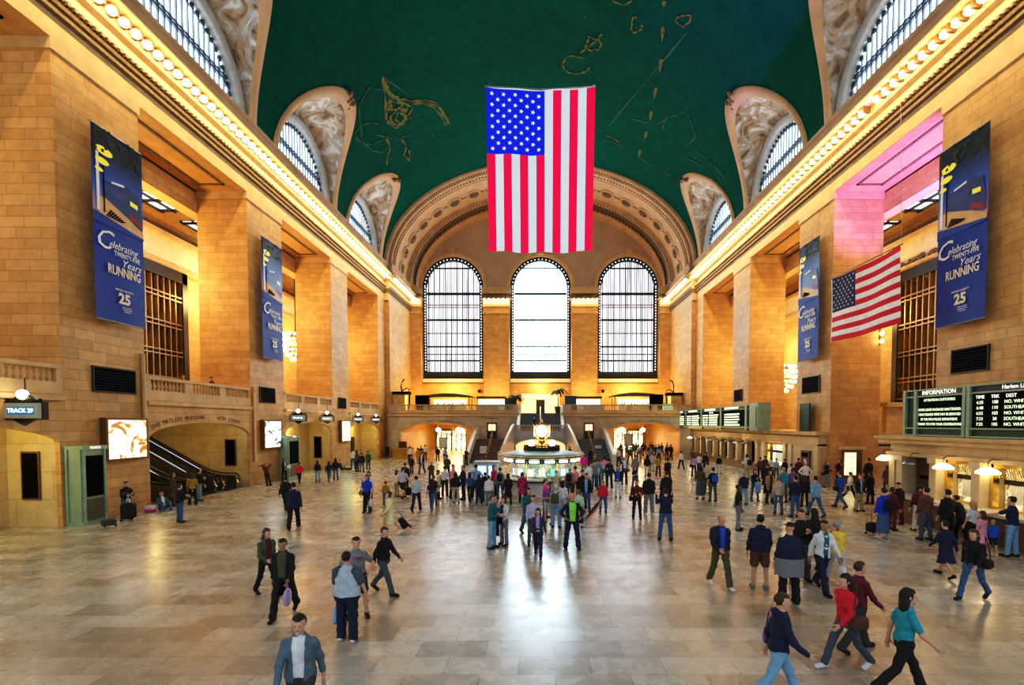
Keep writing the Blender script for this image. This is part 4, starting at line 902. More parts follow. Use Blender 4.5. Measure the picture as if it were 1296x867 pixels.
# information board on the near block
def info_board():
    t = thing('information_board', 'dark green information board with white notice text on the near ticket block', 'board', (BF - .6, 21.9, TZ + .02), ROT[1]); H = 1.98; Lg = 9.
    MB().mat(M_teal).box(0, Lg, 0, .6, 0, H).build('housing', t)
    q = MB().mat(M_green)
    for x in (0, .62, 3.05, 3.25, 6.6): q.box(x, x + .14, -.12, 0, 0, H)
    q.box(0, Lg, -.1, 0, .0, .06); q.box(0, Lg, -.1, 0, .30, .36); q.box(0, Lg, -.1, 0, H - .34, H - .28); q.box(0, Lg, -.1, 0, H - .06, H); q.build('frame', t)
    MB().mat(pm('olive_header', (.05, .05, .02), .4)).box(.76, 3.05, -.03, 0, H - .28, H - .06).build('header_panel', t); MB().mat(pm('navy_header', (.01, .02, .06), .4)).box(3.4, Lg, -.03, 0, H - .28, H - .06).build('header_panel', t)
    MB().mat(M_black).box(.8, 3.0, -.03, 0, .36, 1.62).build('display', t); MB().mat(M_black).box(3.42, 6.5, -.03, 0, .36, 1.62).build('display', t)
    text('INFORMATION', .25, (1.85, -.06, H - .17), t, M_txtw, 'header_lettering'); text('Harlem Line Departures', .2, (5.6, -.06, H - .17), t, M_txtw, 'header_lettering')
    ls = ['ATTENTION CUSTOMERS:', '', 'NEVER LEAVE PACKAGES UNATTENDED.', 'UNATTENDED ITEMS MAY BE REMOVED', 'BY THE MTA POLICE DEPARTMENT.', 'THANK YOU FOR YOUR COOPERATION!']
    for k, l in enumerate(ls):
        if l: text(l, .15, (1.88, -.05, 1.5 - k * .2), t, M_txtg, 'board_lettering', xs=.78 if k > 1 else .9)
    text('TIME', .17, (3.75, -.05, 1.5), t, M_txtw, 'board_lettering'); text('TRK', .17, (4.35, -.05, 1.5), t, M_txtw, 'board_lettering'); text('DEST', .17, (4.95, -.05, 1.5), t, M_txtw, 'board_lettering')
    for k, (a, b, c) in enumerate((('6:25', '108', 'NO. WHITE PL'), ('6:48', '110', 'SOUTHEAST'), ('6:55', '103', 'NO. WHITE PL'), ('7:23', '38', 'SOUTHEAST'), ('7:25', '105', 'NO. WHITE PL'))):
        z = 1.3 - k * .2; text(a, .165, (3.75, -.05, z), t, M_txtg, 'board_lettering'); text(b, .165, (4.35, -.05, z), t, M_txtg, 'board_lettering'); text(c, .165, (4.7, -.05, z), t, M_txtg, 'board_lettering', ax='LEFT')
info_board()
# pink wall details by the second right pier
t = struct(MB().mat(M_bronzew).box(-.62, .62, -.08, .0, 0, 2.35), 'door_5', 'bronze framed door with a lit window in the second right pier', 'door', loc=(20.3, 31.9, 0)); MB().mat(emi('lit_door_glass', (1., .85, .4), 2.4)).box(-.5, .22, -.12, -.08, .75, 2.2).build('pane', t)
g = MB().mat(M_bronzew)
for k in range(3): g.box(-.35 + k * .2, -.33 + k * .2, -.14, -.11, .75, 2.2)
for z in (1.2, 1.9): g.box(-.5, .22, -.14, -.11, z, z + .03)
g.build('door_bars', t); MB().mat(M_pil).box(-.85, .9, -.06, .0, 2.4, 2.62).build('door_lintel', t)
struct(MB().mat(M_wall2).box(23.0, 27.0, 32.6, 33., 0, 5.2), 'wall_right', 'panelled stone wall behind the gap next to the near ticket block', 'wall')
struct(MB().mat(M_stone).box(22.9, 27.0, 32.4, 33.1, 5.2, 5.5), 'trim_14', 'ledge on the stone wall behind the near ticket block', 'moulding')

# ================================================================ east balcony with arches
M_bal = M_stone
mb = MB().mat(M_east); arch_wall(mb, -18.4, -2.6, 0, 5.3, [(-16.9, -8.1, 2.9, 4.15, 0)], YB, YB + .9, mf, 18); arch_wall(mb, 2.6, 18.4, 0, 5.3, [(8.1, 16.9, 2.9, 4.15, 0)], YB, YB + .9, mf, 18)
mb.mat(M_stone).box(-18.4, -2.6, YB - .18, YB, 5.0, 5.2); mb.box(2.6, 18.4, YB - .18, YB, 5.0, 5.2)
struct(mb, 'wall_east', 'grey marble balcony front with two wide orange-lit arches', 'wall')
mb = MB().mat(M_wall2); mb.box(-18.4, -2.5, YB + .0, YE, 5.25, FL); mb.box(2.5, 18.4, YB, YE, 5.25, FL); mb.box(-2.5, 2.5, YB + 2.5, YE, 5.1, FL)
struct(mb, 'floor', 'east balcony floor', 'floor')
M_orange = ashlar('orange_lit_marble', (.75, .42, .10), (.70, .38, .08), (.5, .26, .06), bw=2.4, bh=1.2, rough=.3)  # orange passage light is put into the marble colour
for s, nm in ((-1, 'left'), (1, 'right')):
    mb = MB().mat(M_orange); xa, xb = sorted((s * 7.6, s * 17.4))
    mb.box(xa - .2, xa, YB + .9, 82, 0, 5.2); mb.box(xb, xb + .2, YB + .9, 82, 0, 5.2); mb.box(xa, xb, 82, 82.2, 0, 5.2)
    P = []
    for k in range(13): a = PI * k / 12; x = (xa + xb) / 2 - 4.9 * math.cos(a); P.append([(x, YB + .9, 2.9 + 1.35 * math.sin(a)), (x, 66, 2.9 + 1.35 * math.sin(a))])
    mb.grid(P, True); mb.box(xa, xb, 66, 82, 4.0, 4.1)
    struct(mb, 'wall_east', 'orange lit passage walls and vault beyond the %s balcony arch' % nm, 'wall')
    # shopfronts deep in the passage
    fr_ = [(-16.6, -14.2), (-13.6, -11.4), (-10.8, -8.6)] if s < 0 else [(8.6, 10.6), (11.2, 13.2), (13.8, 16.4)]
    for k, (a, b) in enumerate(fr_):
        t = thing('shop_front', 'brightly lit shop window deep inside the %s passage, %s' % (nm, ['left', 'middle', 'right'][k] + ' of three'), 'shop front', ((a + b) / 2, 78 - 3 * (k == 1), 0)); w = (b - a) / 2
        MB().mat(M_bronzew).box(-w, w, -.1, .3, 2.9, 3.3).build('fascia', t); MB().mat(poster_mat('shop_glow_%s%d' % (nm, k), (1., .85, .45), (.15, .12, .1), 2.6, 1.3, .52, (.8, .45, .2))).box(-w + .1, w - .1, .1, .2, 0, 2.9).build('lit_window', t)
        g = MB().mat(M_bronze)
        for j in range(4): x = -w + j * 2 * w / 3; g.box(x - .05, x + .05, -.05, .1, 0, 2.9)
        g.build('glazing_bar', t)
    for k, (x, y) in enumerate(((s * 11.0, 68.), (s * 14.6, 70.), (s * 12.4, 74.))):
        t = thing('globe_chandelier', 'bright white passage lamp inside the %s arch, %s' % (nm, ['nearest', 'second', 'deepest'][k]), 'lamp', (x, y, 3.2)); MB().mat(emi('passage_lamp_glow', (1., .9, .65), 16., False)).lathe([(.02, -.3), (.3, -.2), (.4, 0), (.25, .2), (.05, .3)], n=12).build('globe', t); MB().mat(M_brass).tube([(0, 0, .3), (0, 0, .85)], .03).build('stem', t)
# stands with posters in front of the arches
for (px, py, h, d) in ((427, 0, 0, ''),)[:0]: pass
def easel(px, py, label, z0=0, w=.75, h=1.15, hh=1.5, tri=False):
    x, y = ground(px, py, z0); t = thing('sign_stand', label, 'sign', (x, y, z0))
    MB().mat(M_brass).tube([(0, 0, .02), (0, 0, hh)], .04, 8).build('pole', t); MB().mat(M_brass).lathe([(.28, 0), (.28, .03), (.05, .06)], n=14).build('base', t)
    MB().mat(M_bronze).box(-w / 2, w / 2, -.04, .04, hh - .05, hh + h).build('frame', t); MB().mat(pm('paper_notice', (.6, .62, .6), .5)).box(-w / 2 + .08, w / 2 - .08, -.06, -.04, hh + .03, hh + h - .08).build('notice', t); return t
easel(561, 578, 'black framed notice stand in front of the left orange arch', 0, 1.0, 1.3, 1.1); easel(795, 577, 'dark framed notice stand in the mouth of the right orange arch', 0, 1.0, 1.5, 1.3)
easel(612, 585, 'brass post with dark notice at the foot of the left stairs', 0, .95, .9, .9); easel(757, 583, 'brass post with dark notice at the foot of the right stairs', 0, .95, .9, .9)
# doorways at the head of the side stairs
for s, nm in ((-1, 'left'), (1, 'right')):
    t = struct(MB().mat(M_bronze).box(-.6, .6, -.08, .02, 0, 1.95), 'door_%d' % (6 + (s > 0)), 'dark doorway with an orange lit transom above the %s stairs' % nm, 'door', loc=(s * 5.85, YB - .0, 2.25))
    MB().mat(emi('orange_transom', (1., .5, .2), 3.)).box(-.42, .42, -.12, -.08, 1.0, 1.75).build('lit_transom', t); MB().mat(M_bronze).box(-.03, .03, -.14, -.12, 1., 1.75).build('glazing_bar', t)
    text('LEXINGTON AVE' if s > 0 else 'LOWER LEVEL', .26, (0, -.03, 2.45), t, M_let, 'engraved_lettering')
# curved wording over the two arches
for s, words in ((-1, (('SHOPS AND', -15.6, -12.9), ('LEXINGTON PASSAGE', -12.3, -9.0))), (1, (('42ND STREET', 9.2, 12.0), ('SUBWAY PASSAGE', 12.8, 16.0)))):
    tt = tag(link('engraved_lettering', None, None, (0, YB - .01, 0)), 'faint engraved wording above the %s balcony arch' % ('left' if s < 0 else 'right'), 'lettering', kind='structure')
    fb_ = flat_arc(s * 12.5 - 4.4, s * 12.5 + 4.4, 2.9, 4.15)
    for txt, u0, u1 in words: arc_text(txt, u0, u1, fb_, .3, M_let, lambda ch, u, z, sl, size: text(ch, size, (u, 0, z), tt, M_let, 'letter', (PI / 2, -sl, 0)), tt)
# balustrades on the balcony
balustrade((-18.3, YB + .2, FL), 0, 15.6, [(1.3, 4.2), (4.7, 7.3), (7.8, 10.6), (13.1, 14.6)], 'stone balustrade of the end balcony left of the centre stairs', 'balustrades of the end balcony', M_east, .26)
balustrade((2.7, YB + .2, FL), 0, 15.6, [(1.0, 2.5), (5.0, 7.8), (8.3, 10.9), (11.4, 14.3)], 'stone balustrade of the end balcony right of the centre stairs', 'balustrades of the end balcony', M_east, .26)
# central stair block
LZ = 2.6
mb = MB().mat(M_cool)
arch_wall(mb, -3.0, 3.0, 0, 3.0, [(-2.8, 2.8, 1.5, 2.35, 0)], 55.0, 55.5, mf, 20); mb.box(-3.0, 3.0, 55.5, 59.2, LZ - .3, LZ)
mb.mat(emi('peach_glow_wall', (1., .48, .2), 1.6)).box(-2.9, 2.9, 56.2, 56.3, 0, 2.3)  # back wall emits the peach light itself; no lamp behind the arch
struct(mb, 'wall_east', 'cool grey stair block with a peach-glowing arch behind the clock', 'wall')
for s, nm in ((-1, 'left'), (1, 'right')):
    mb = MB().mat(M_cool); P = [(s * 3.0, 55.2), (s * 3.15, 54.0), (s * 3.45, 52.), (s * 3.75, 50.), (s * 4.0, 48.2)]; zt = [3.95, 3.75, 2.9, 1.9, 1.05]
    for o in (-.12, .12): mb.grid([[(x + o, y, 0), (x + o, y, z)] for (x, y), z in zip(P, zt)], False)
    mb.grid([[(x - .12, y, z), (x + .12, y, z)] for (x, y), z in zip(P, zt)], False)
    mb.mat(M_rail).tube([(x, y, z) for (x, y), z in zip(P, zt)], .17, 8); mb.box(*sorted((s * 3.8, s * 4.2)), 47.9, 48.4, 0, 1.3)
    struct(mb, 'wall_east', 'flaring inner parapet of the %s stair flight' % nm, 'wall')
    mb = MB().mat(M_stepw if s < 0 else M_step); y = 50.6; z = 0
    n = 15; dz = 2.25 / n; dy = 6.2 / n
    for i in range(n): mb.box(*sorted((s * (3.6 if y < 53 else 3.1), s * 7.5)), y + i * dy, YB, i * dz if i else .001, (i + 1) * dz)
    struct(mb, 'floor', '%s flight of steps up to the end balcony' % nm, 'stairs')
    mb = MB().mat(M_rail); P = [(7.55, 58.8, 3.6), (7.55, 56.5, 3.2), (7.5, 50.4, 1.1), (7.45, 48.8, .85)]
    mb.grid([[(s * (x - .15), y, 0), (s * (x - .15), y, z), (s * (x + .2), y, z), (s * (x + .2), y, 0)] for x, y, z in P], False); mb.box(*sorted((s * 7.25, s * 7.7)), 48.5, 48.8, 0, 1.0)
    struct(mb, 'wall_east', 'pale marble outer parapet of the %s stair flight' % nm, 'wall')
    t = thing('stair_handrail', 'brass handrail rising up the %s flight of steps' % nm, 'handrail', (s * 5.6, 50.4, 0)); MB().mat(M_brass).tube([(0, 0, .95), (0, 7, 3.3)], .05, 6).build('rail', t); g = MB().mat(M_brass)
    for k in range(4): g.tube([(0, .1 + k * 2.2, .05 + k * .75), (0, .1 + k * 2.2, .98 + k * .75)], .035, 6)
    g.build('post', t)
balustrade((-2.8, 55.2, 2.95), 0, 5.6, [(.25, 2.65), (2.95, 5.35)], 'pale balustrade of the stair landing behind the clock', None, M_cool, .24)
mb = MB().mat(M_step); n = 17
for i in range(n): mb.box(-2.45, 2.45, 57. + i * .27, 61.8, LZ + i * (FL - LZ) / n, LZ + (i + 1) * (FL - LZ) / n)
mb.mat(M_rail)
for s in (-1, 1): mb.grid([[(s * 2.45, y, z0), (s * 2.45, y, z0 + 1.0), (s * 2.75, y, z0 + 1.0), (s * 2.75, y, z0)] for y, z0 in ((56.2, LZ), (61.5, FL))], False)
struct(mb, 'floor', 'upper centre flight of grey steps behind the clock', 'stairs')
t = thing('stair_handrail', 'thin steel handrail in the middle of the upper centre steps', 'handrail', (0, 57.5, LZ)); MB().mat(M_white).tube([(0, 0, 0), (0, 0, 1.0), (0, 4.0, 3.6), (0, 4.0, 2.6)], .06, 6).build('rail', t)

# ---------------------------------------------------------------- on the balcony
YW = YE - .1
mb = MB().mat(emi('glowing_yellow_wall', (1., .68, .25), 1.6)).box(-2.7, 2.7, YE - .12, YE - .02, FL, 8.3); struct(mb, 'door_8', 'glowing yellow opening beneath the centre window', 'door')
t = struct(MB().mat(M_bronze).box(-.62, .62, YE - .3, YE - .1, FL, 7.5), 'door_9', 'dark doorway at the head of the centre steps', 'door')
def canopy(x, y, w, zb, label):
    t = thing('bar_canopy', label, 'canopy', (x, y, zb)); P = []
    for i in range(17):
        u = -1 + i / 8; P.append([(u * w, v, .42 * (1 - u * u) * (1 if 0 < j < 3 else .9) - (.16 if j in (0, 3) else 0) + .22) for j, v in enumerate((-1.5, -1.45, 1.45, 1.5))])
    MB().mat(pm('grey_canopy_shell', (.22, .22, .19), .35, .4)).grid(P).build('canopy_roof', t)
    MB().mat(pm('canopy_edge', (.09, .09, .075), .4, .3)).prism([(-w, 0)] + [(w * (-1 + i / 8), .22 + .42 * (1 - (-1 + i / 8) ** 2) * .9) for i in range(17)] + [(w, 0)] + [(w * (1 - i / 8), .02 + .1 * (1 - (1 - i / 8) ** 2)) for i in range(17)], -1.52, -1.48).build('canopy_fascia', t)
    g = MB().mat(M_bronze)
    for sx in (-.85, .85):
        for sy in (-1.2, 1.2): g.tube([(sx * w, sy, .1), (sx * w, sy, FL - zb)], .06)
    g.build('post', t)
    g = MB().mat(M_cream); g.box(-w * .7, w * .7, -.9, -.5, FL - zb, FL - zb + 1.1); g.build('bar_counter', t)
    g = MB().mat(emi('bar_shelf_light', (1., .8, .45), 2.2)); g.box(-w * .65, w * .65, .6, .7, FL - zb + .9, -.1); g.build('back_bar_light', t)
    rr = random.Random(int(x * 10)); g = MB().mat(M_black)
    for k in range(16): xx = rr.uniform(-w * .6, w * .6); hh = rr.uniform(.2, .5); g.box(xx - .06, xx + .06, .45, .55, FL - zb + 1.0, FL - zb + 1.0 + hh)
    g.build('bottles', t); return t
canopy(-12.0, 64.5, 3.3, 7.35, 'curved grey bar canopy on the left of the end balcony'); canopy(12.4, 64.5, 3.3, 7.45, 'curved grey bar canopy on the right of the end balcony')
def booth_box(x, y, w, h, d, label, name='dark_screen', cat='screen', mat=None):
    t = thing(name, label, cat, (x, y, FL)); MB().mat(mat or M_black).box(-w / 2, w / 2, -d / 2, d / 2, .06, h).build('panel', t); g = MB().mat(M_bronze)
    for sx in (-.45, .45): g.box(sx * w - .04, sx * w + .04, -d / 2 - .05, d / 2 + .05, 0, .1)
    g.box(-w / 2 - .03, w / 2 + .03, -d / 2 - .03, d / 2 + .03, h, h + .06); g.build('frame', t); return t
booth_box(-14.9, 61.9, 1.7, 2.2, .3, 'black screen left of the left bar canopy'); booth_box(14.6, 61.9, 1.7, 2.3, .3, 'black screen right of the right bar canopy'); booth_box(15.6, 66.2, 1.2, 2.2, .3, 'black rounded panel beside the far right balcony corner')
booth_box(-3.9, 63.5, 1.4, 1.9, .3, 'dark blue partition behind the left palm', mat=pm('deep_blue_partition', (.02, .08, .13), .5)); booth_box(3.9, 63.5, 1.5, 2.2, .3, 'dark blue partition behind the right palm', mat=M_teal if False else pm('deep_blue_partition', (.02, .08, .13), .5))
booth_box(15.7, 60.6, 1.2, 1.1, .1, 'pale green lit screen on the right of the balcony', mat=emi('pale_green_screen', (.3, .6, .4), .8))
for x, d in ((-6.5, 'left'), (6.2, 'right')):
    t = thing('bar_counter', 'lit bar counter with dark top on the %s balcony by the pilaster' % d, 'bar', (x, 65, FL)); MB().mat(M_bronze).box(-1.9, 1.9, -.5, .5, 2.0, 2.25).build('awning', t); MB().mat(emi('bar_shelf_light', (1., .8, .45), 2.2)).box(-1.8, 1.8, .2, .3, 1.1, 1.9).build('lit_shelf', t); MB().mat(M_white).box(-1.9, 1.9, -.45, -.3, 0, 1.1).build('counter', t)
    g = MB().mat(M_bronze)
    for sx in (-1.8, 1.8): g.tube([(sx, 0, 0), (sx, 0, 2.1)], .05)
    g.build('post', t)
# corner cabins with a black cap and gooseneck
for s, d in ((-1, 'left'), (1, 'right')):
    t = thing('corner_cabin', 'yellow panelled cabin with black cap and curved spout at the %s balcony corner' % d, 'cabin', (s * 17.25, 61.2 if s < 0 else 63.6, FL))
    MB().mat(M_wall2).box(-.9, .9, -.5, .5, 0, 2.3).build('cabin_wall', t); MB().mat(M_black).box(-1.0, 1.0, -.6, .6, 2.3, 2.65).build('cap', t); MB().mat(emi('amber_cabin_light', (1., .55, .12), 1.5)).box(*sorted((-s * .5, -s * .86)), -.53, -.5, .1, 2.2).build('lit_panel', t)
    MB().mat(M_black).tube([(-s * .0, 0, 2.6), (-s * .0, 0, 3.6), (-s * .15, 0, 4.1), (-s * .5, 0, 4.3)] if s > 0 else [(.0, 0, 2.6), (-.1, 0, 3.4), (.1, 0, 4.0), (.35, 0, 4.2)], .08, 7).build('gooseneck', t)
    MB().mat(M_black).tube([(0, 0, 2.7), (-s * .5, 0, 3.1), (-s * .9, 0, 3.0), (-s * .95, 0, 2.2), (-s * .95, 0, .6)], .07, 6).build('gooseneck', t)
def palm(x, y, label, n=18, h=1.9, sd=0):
    t = thing('potted_palm', label, 'plant', (x, y, FL)); rr = random.Random(sd)
    MB().mat(pm('dark_green_pot', (.03, .08, .06), .4)).lathe([(.25, 0), (.35, .1), (.45, .75), (.48, .85), (.4, .85), (.38, .78)], n=14).build('pot', t)
    MB().mat(pm('palm_trunk', (.12, .09, .05), .8, var=.4)).tube([(0, 0, .75), (.05, 0, 1.5), (-.03, .02, h + .3)], [.1, .08, .06]).build('trunk', t)
    g = MB().mat(M_palm)
    for k in range(n):
        a = 2 * PI * k / n + rr.uniform(-.2, .2); L = rr.uniform(.9, 1.4); up = rr.uniform(.2, 1.0); c, s_ = math.cos(a), math.sin(a); pts = []
        for i in range(7): u = i / 6; pts.append((c * L * u, s_ * L * u, h + .3 + up * math.sin(u * 2.2) * .8 - .7 * u * u))
        for i in range(6):
            p, q_ = Vector(pts[i]), Vector(pts[i + 1]); w = .16 * math.sin(PI * (i + 1.2) / 7.5); sd_ = Vector((-s_, c, -.35)); sd2 = Vector((s_, -c, -.35))
            g.add([p, q_, q_ + sd_ * w + Vector((c, s_, 0)) * .1, p + sd_ * w], [(0, 1, 2, 3)]); g.add([p, q_, q_ + sd2 * w + Vector((c, s_, 0)) * .1, p + sd2 * w], [(0, 1, 2, 3)])
    g.build('fronds', t); return t
palm(-3.1, 61.5, 'bushy potted palm left of the centre steps', 26, 1.5, 1); palm(2.2, 61.7, 'slender potted palm right of the centre steps', 16, 2.3, 2)
# black wall loudspeakers
for x, d in ((-5.2 - 3.5, 'left'), (8.9, 'right')):
    tag(MB().mat(M_black).box(-.17, .17, -.25, 0, -.2, .2).box(-.05, .05, -.0, .12, -.05, .05).build('wall_speaker', None, (x, YE - .12 if abs(x) > 8.1 else YE - .8, 8.7)), 'small black loudspeaker on the wall under the %s end window' % d, 'speaker')

# ---------------------------------------------------------------- information booth and clock
bx, by = 0.08, 29.0; RB = 2.35
t = thing('information_booth', 'round glazed information booth with a disc roof in the middle of the floor', 'booth', (bx, by, 0))
MB().mat(pm('booth_marble', (.55, .56, .55), .35)).lathe([(RB - .1, 0), (RB - .1, .12), (RB - .16, .15), (RB - .16, .9)], n=40).build('counter_base', t)
MB().mat(M_rail).lathe([(RB - .16, .9), (RB + .1, .92), (RB + .1, 1.0), (RB - .55, 1.0)], n=40).build('counter_top', t)
MB().mat(M_bronze).lathe([(RB + .0, .84), (RB + .08, .86), (RB + .0, .9)], n=40).build('counter_band', t)
MB().mat(pm('roof_grey_metal', (.16, .30, .36), .4, .1)).lathe([(.1, 2.55), (1.5, 2.5), (RB - .1, 2.36), (RB + .12, 2.3), (RB + .14, 2.2), (RB - .05, 2.12), (RB - .3, 2.12)], n=48).build('disc_roof', t)
MB().mat(M_brass).lathe([(RB + .13, 2.2), (RB + .17, 2.25), (RB + .13, 2.3)], n=48).build('roof_rim', t)
MB().mat(M_bronze).lathe([(RB - .28, 1.86), (RB - .2, 1.88), (RB - .2, 2.12), (RB - .28, 2.14)], n=40).build('valance', t)
q = MB().mat(emi('valance_lights', (1., .97, .9), 6.))
for k in range(16):
    a = 2 * PI * (k + .5) / 16
    for j in range(5):
        b = a + (j - 2) * .052; c, s_ = math.cos(b), math.sin(b); q.box(c * (RB - .17) - .05, c * (RB - .17) + .05, s_ * (RB - .17) - .05, s_ * (RB - .17) + .05, 1.93, 2.05)
q.build('valance_light', t)
g = MB().mat(M_brass)
for k in range(16): a = 2 * PI * k / 16; g.tube([(math.cos(a) * (RB - .22), math.sin(a) * (RB - .22), 1.0), (math.cos(a) * (RB - .22), math.sin(a) * (RB - .22), 2.15)], .035, 6)
g.build('glazing_post', t)
def booth_glass():
    m, n, b = nt('booth_clear_glass'); b.inputs['Base Color'].default_value = (.8, .95, .9, 1); b.inputs['Roughness'].default_value = .03; b.inputs['Alpha'].default_value = .22; return m
MB().mat(booth_glass()).lathe([(RB - .24, 1.0), (RB - .24, 1.86)], n=40).build('glazing', t)
q = MB().mat(poster_mat('booth_interior', (.55, .75, .45), (.10, .2, .08), .9, 3., .5, (.35, .45, .12))); q.lathe([(1.15, 1.0), (1.15, 2.1)], n=16); q.build('inner_drum', t)
for k, (a, c) in enumerate(((-2.35, 'p'), (-1.95, 'w'), (-1.57, 'w'), (-1.15, 'c'), (-.8, 'w'), (-2.7, 'w'), (-.5, 'c'))):
    q = MB().mat(emi('booth_monitor_teal', (.1, .8, .75), 1.2) if c == 'c' else emi('booth_monitor_pale', (.8, .95, 1.), 1.0)); q.box(-.17, .17, -.03, .03, 1.15, 1.5); q.mat(M_white); q.box(-.2, .2, .03, .12, 1.1, 1.55); q.box(-.05, .05, 0, .1, 1.0, 1.15)
    q.build('monitor', t, (1.75 * math.cos(a), 1.75 * math.sin(a), 0), a + PI / 2)
q = MB().mat(M_bronze); n = 22
for k in range(n): a = 2 * PI * k / n; q.tube([(1.05 * math.cos(a), 1.05 * math.sin(a), 2.5), (1.05 * math.cos(a), 1.05 * math.sin(a), 2.78)], .025, 5)
q.lathe([(1.02, 2.76), (1.08, 2.76), (1.08, 2.82), (1.02, 2.82)], n=32); q.lathe([(1.04, 2.5), (1.04, 2.72)], n=32); q.build('roof_railing', t)
ck = thing('four_faced_clock', 'brass ball clock with glowing white faces on top of the information booth', 'clock', (bx, by, 2.56))
MB().mat(M_brass).lathe([(.45, 0), (.45, .06), (.3, .12), (.16, .25), (.14, .38), (.3, .44), (.33, .52), (.22, .62)], n=20).build('pedestal', ck)
MB().mat(M_brass).lathe([(.22, .6), (.34, .68), (.42, .8), (.46, .95), (.46, 1.25), (.40, 1.38), (.28, 1.48), (.12, 1.53), (.06, 1.6), (.09, 1.68), (.03, 1.78), (.001, 1.9)], n=24).build('case', ck)
for k in range(4):
    a = PI / 2 * k
    f = MB().mat(emi('opal_clock_face', (1., .95, .78), 5.)); f.lathe([(.001, .02), (.30, .015), (.36, 0)], n=28, smooth=False); o = f.build('clock_face', ck, (.47 * math.sin(a), -.47 * math.cos(a), 1.1), (PI / 2, 0, a))
    MB().mat(M_brass).lathe([(.34, 0), (.38, .04), (.42, .0)], n=28).build('bezel', ck, (.47 * math.sin(a), -.47 * math.cos(a), 1.1), (PI / 2, 0, a))
    h = MB().mat(M_black); h.box(-.015, .015, -.03, .22, .03, .04); h.add([(0, 0, .035), (.16, -.12, .035), (.14, -.15, .035), (-.02, -.02, .035)], [(0, 1, 2, 3)])
    for j in range(12): b = PI * j / 6; h.box(.3 * math.sin(b) - .012, .3 * math.sin(b) + .012, .3 * math.cos(b) - .012, .3 * math.cos(b) + .012, .025, .03)
    h.build('clock_hand', o)
for sx in (-1, 1):
    l = thing('globe_lamp', 'glowing round lamp on the booth roof just %s of the clock' % ('left' if sx < 0 else 'right'), 'lamp', (bx + sx * .62, by - .1, 2.56)); MB().mat(emi('globe_glow', (1., .9, .65), 9.)).ball((0, 0, .38), .2, 14, 1, 8).build('globe', l); MB().mat(M_brass).lathe([(.12, 0), (.12, .03), (.03, .06), (.03, .18)], n=10).build('stem', l)
# grey ticket kiosks left of the booth
x, y = ground(614, 619); k_ = thing('metal_cabinet', 'pale metal ticket cabinets standing left of the information booth', 'cabinet', (-3.1, by + .3, 0))
MB().mat(pm('pale_steel', (.45, .55, .6), .3, .4)).box(-.75, .55, -.5, .5, 0, 1.75).build('cabinet_body', k_); MB().mat(pm('slate_top', (.3, .42, .45), .3)).box(-.85, .65, -.6, .6, 1.75, 1.85).build('cabinet_top', k_); g = MB().mat(emi('cabinet_screen', (.7, .9, 1.), .8))
g.box(-.6, -.1, -.53, -.5, .9, 1.6); g.box(.05, .45, -.53, -.5, .9, 1.6); g.build('screen', k_)
# curved wooden desk at far left
dx, dy = ground(507, 581); k_ = thing('round_desk', 'curved yellow wooden desk in front of the far left corner', 'desk', (dx, dy + 1, 0))
MB().mat(pm('golden_wood', (.5, .28, .06), .35)).lathe([(1.2, 0), (1.2, 1.15), (1.3, 1.2), (1.3, 1.28), (.9, 1.28)], n=28).build('desk_front', k_); MB().mat(pm('dark_wood', (.06, .03, .015), .4)).box(-.45, .45, -.2, .2, 0, 2.0).build('desk_lectern', k_)

# ================================================================ people
def surfnet(Fd, org, h):
    s = Fd < 0; nx, ny, nz = Fd.shape
    cell = np.zeros((nx - 1, ny - 1, nz - 1), np.int16)
    for a in (0, 1):
        for b in (0, 1):
            for c in (0, 1): cell += s[a:nx - 1 + a, b:ny - 1 + b, c:nz - 1 + c]
    I, J, K = np.nonzero((cell > 0) & (cell < 8)); n = len(I)
    idx = -np.ones(cell.shape, np.int64); idx[I, J, K] = np.arange(n)
    P = np.zeros((n, 3)); cnt = np.zeros(n)
    for ax in range(3):
        o = [0, 0, 0]; o[ax] = 1; oth = [q for q in range(3) if q != ax]
        for a in (0, 1):
            for b in (0, 1):
                e = [0, 0, 0]; e[oth[0]] = a; e[oth[1]] = b
                f0 = Fd[I + e[0], J + e[1], K + e[2]]; f1 = Fd[I + e[0] + o[0], J + e[1] + o[1], K + e[2] + o[2]]
                m = (f0 < 0) != (f1 < 0); t = np.where(m, f0 / np.where(m, f0 - f1, 1), 0)
                for q in range(3): P[:, q] += np.where(m, (e[q] + (t if q == ax else 0)), 0)
                cnt += m
    P = (P / cnt[:, None] + np.stack([I, J, K], 1)) * h + np.array(org)
    Q = []
    for ax in range(3):
        u, v = (ax + 1) % 3, (ax + 2) % 3
        sl0 = [slice(None)] * 3; sl1 = [slice(None)] * 3; sl0[ax] = slice(0, -1); sl1[ax] = slice(1, None)
        A, B = s[tuple(sl0)], s[tuple(sl1)]; m = A != B
        m[tuple(slice(0, 1) if q == u else slice(None) for q in range(3))] = False; m[tuple(slice(0, 1) if q == v else slice(None) for q in range(3))] = False
        m[tuple(slice(-1, None) if q == u else slice(None) for q in range(3))] = False; m[tuple(slice(-1, None) if q == v else slice(None) for q in range(3))] = False
        ii = np.stack(np.nonzero(m), 1)
        if not len(ii): continue
        fl = A[ii[:, 0], ii[:, 1], ii[:, 2]]; c = []
        for du, dv in ((1, 1), (0, 1), (0, 0), (1, 0)):
            jj = ii.copy(); jj[:, u] -= du; jj[:, v] -= dv; c.append(idx[jj[:, 0], jj[:, 1], jj[:, 2]])
        q = np.stack(c, 1); q[~fl] = q[~fl][:, ::-1]; Q.append(q)
    return P, (np.concatenate(Q) if Q else np.zeros((0, 4), int))
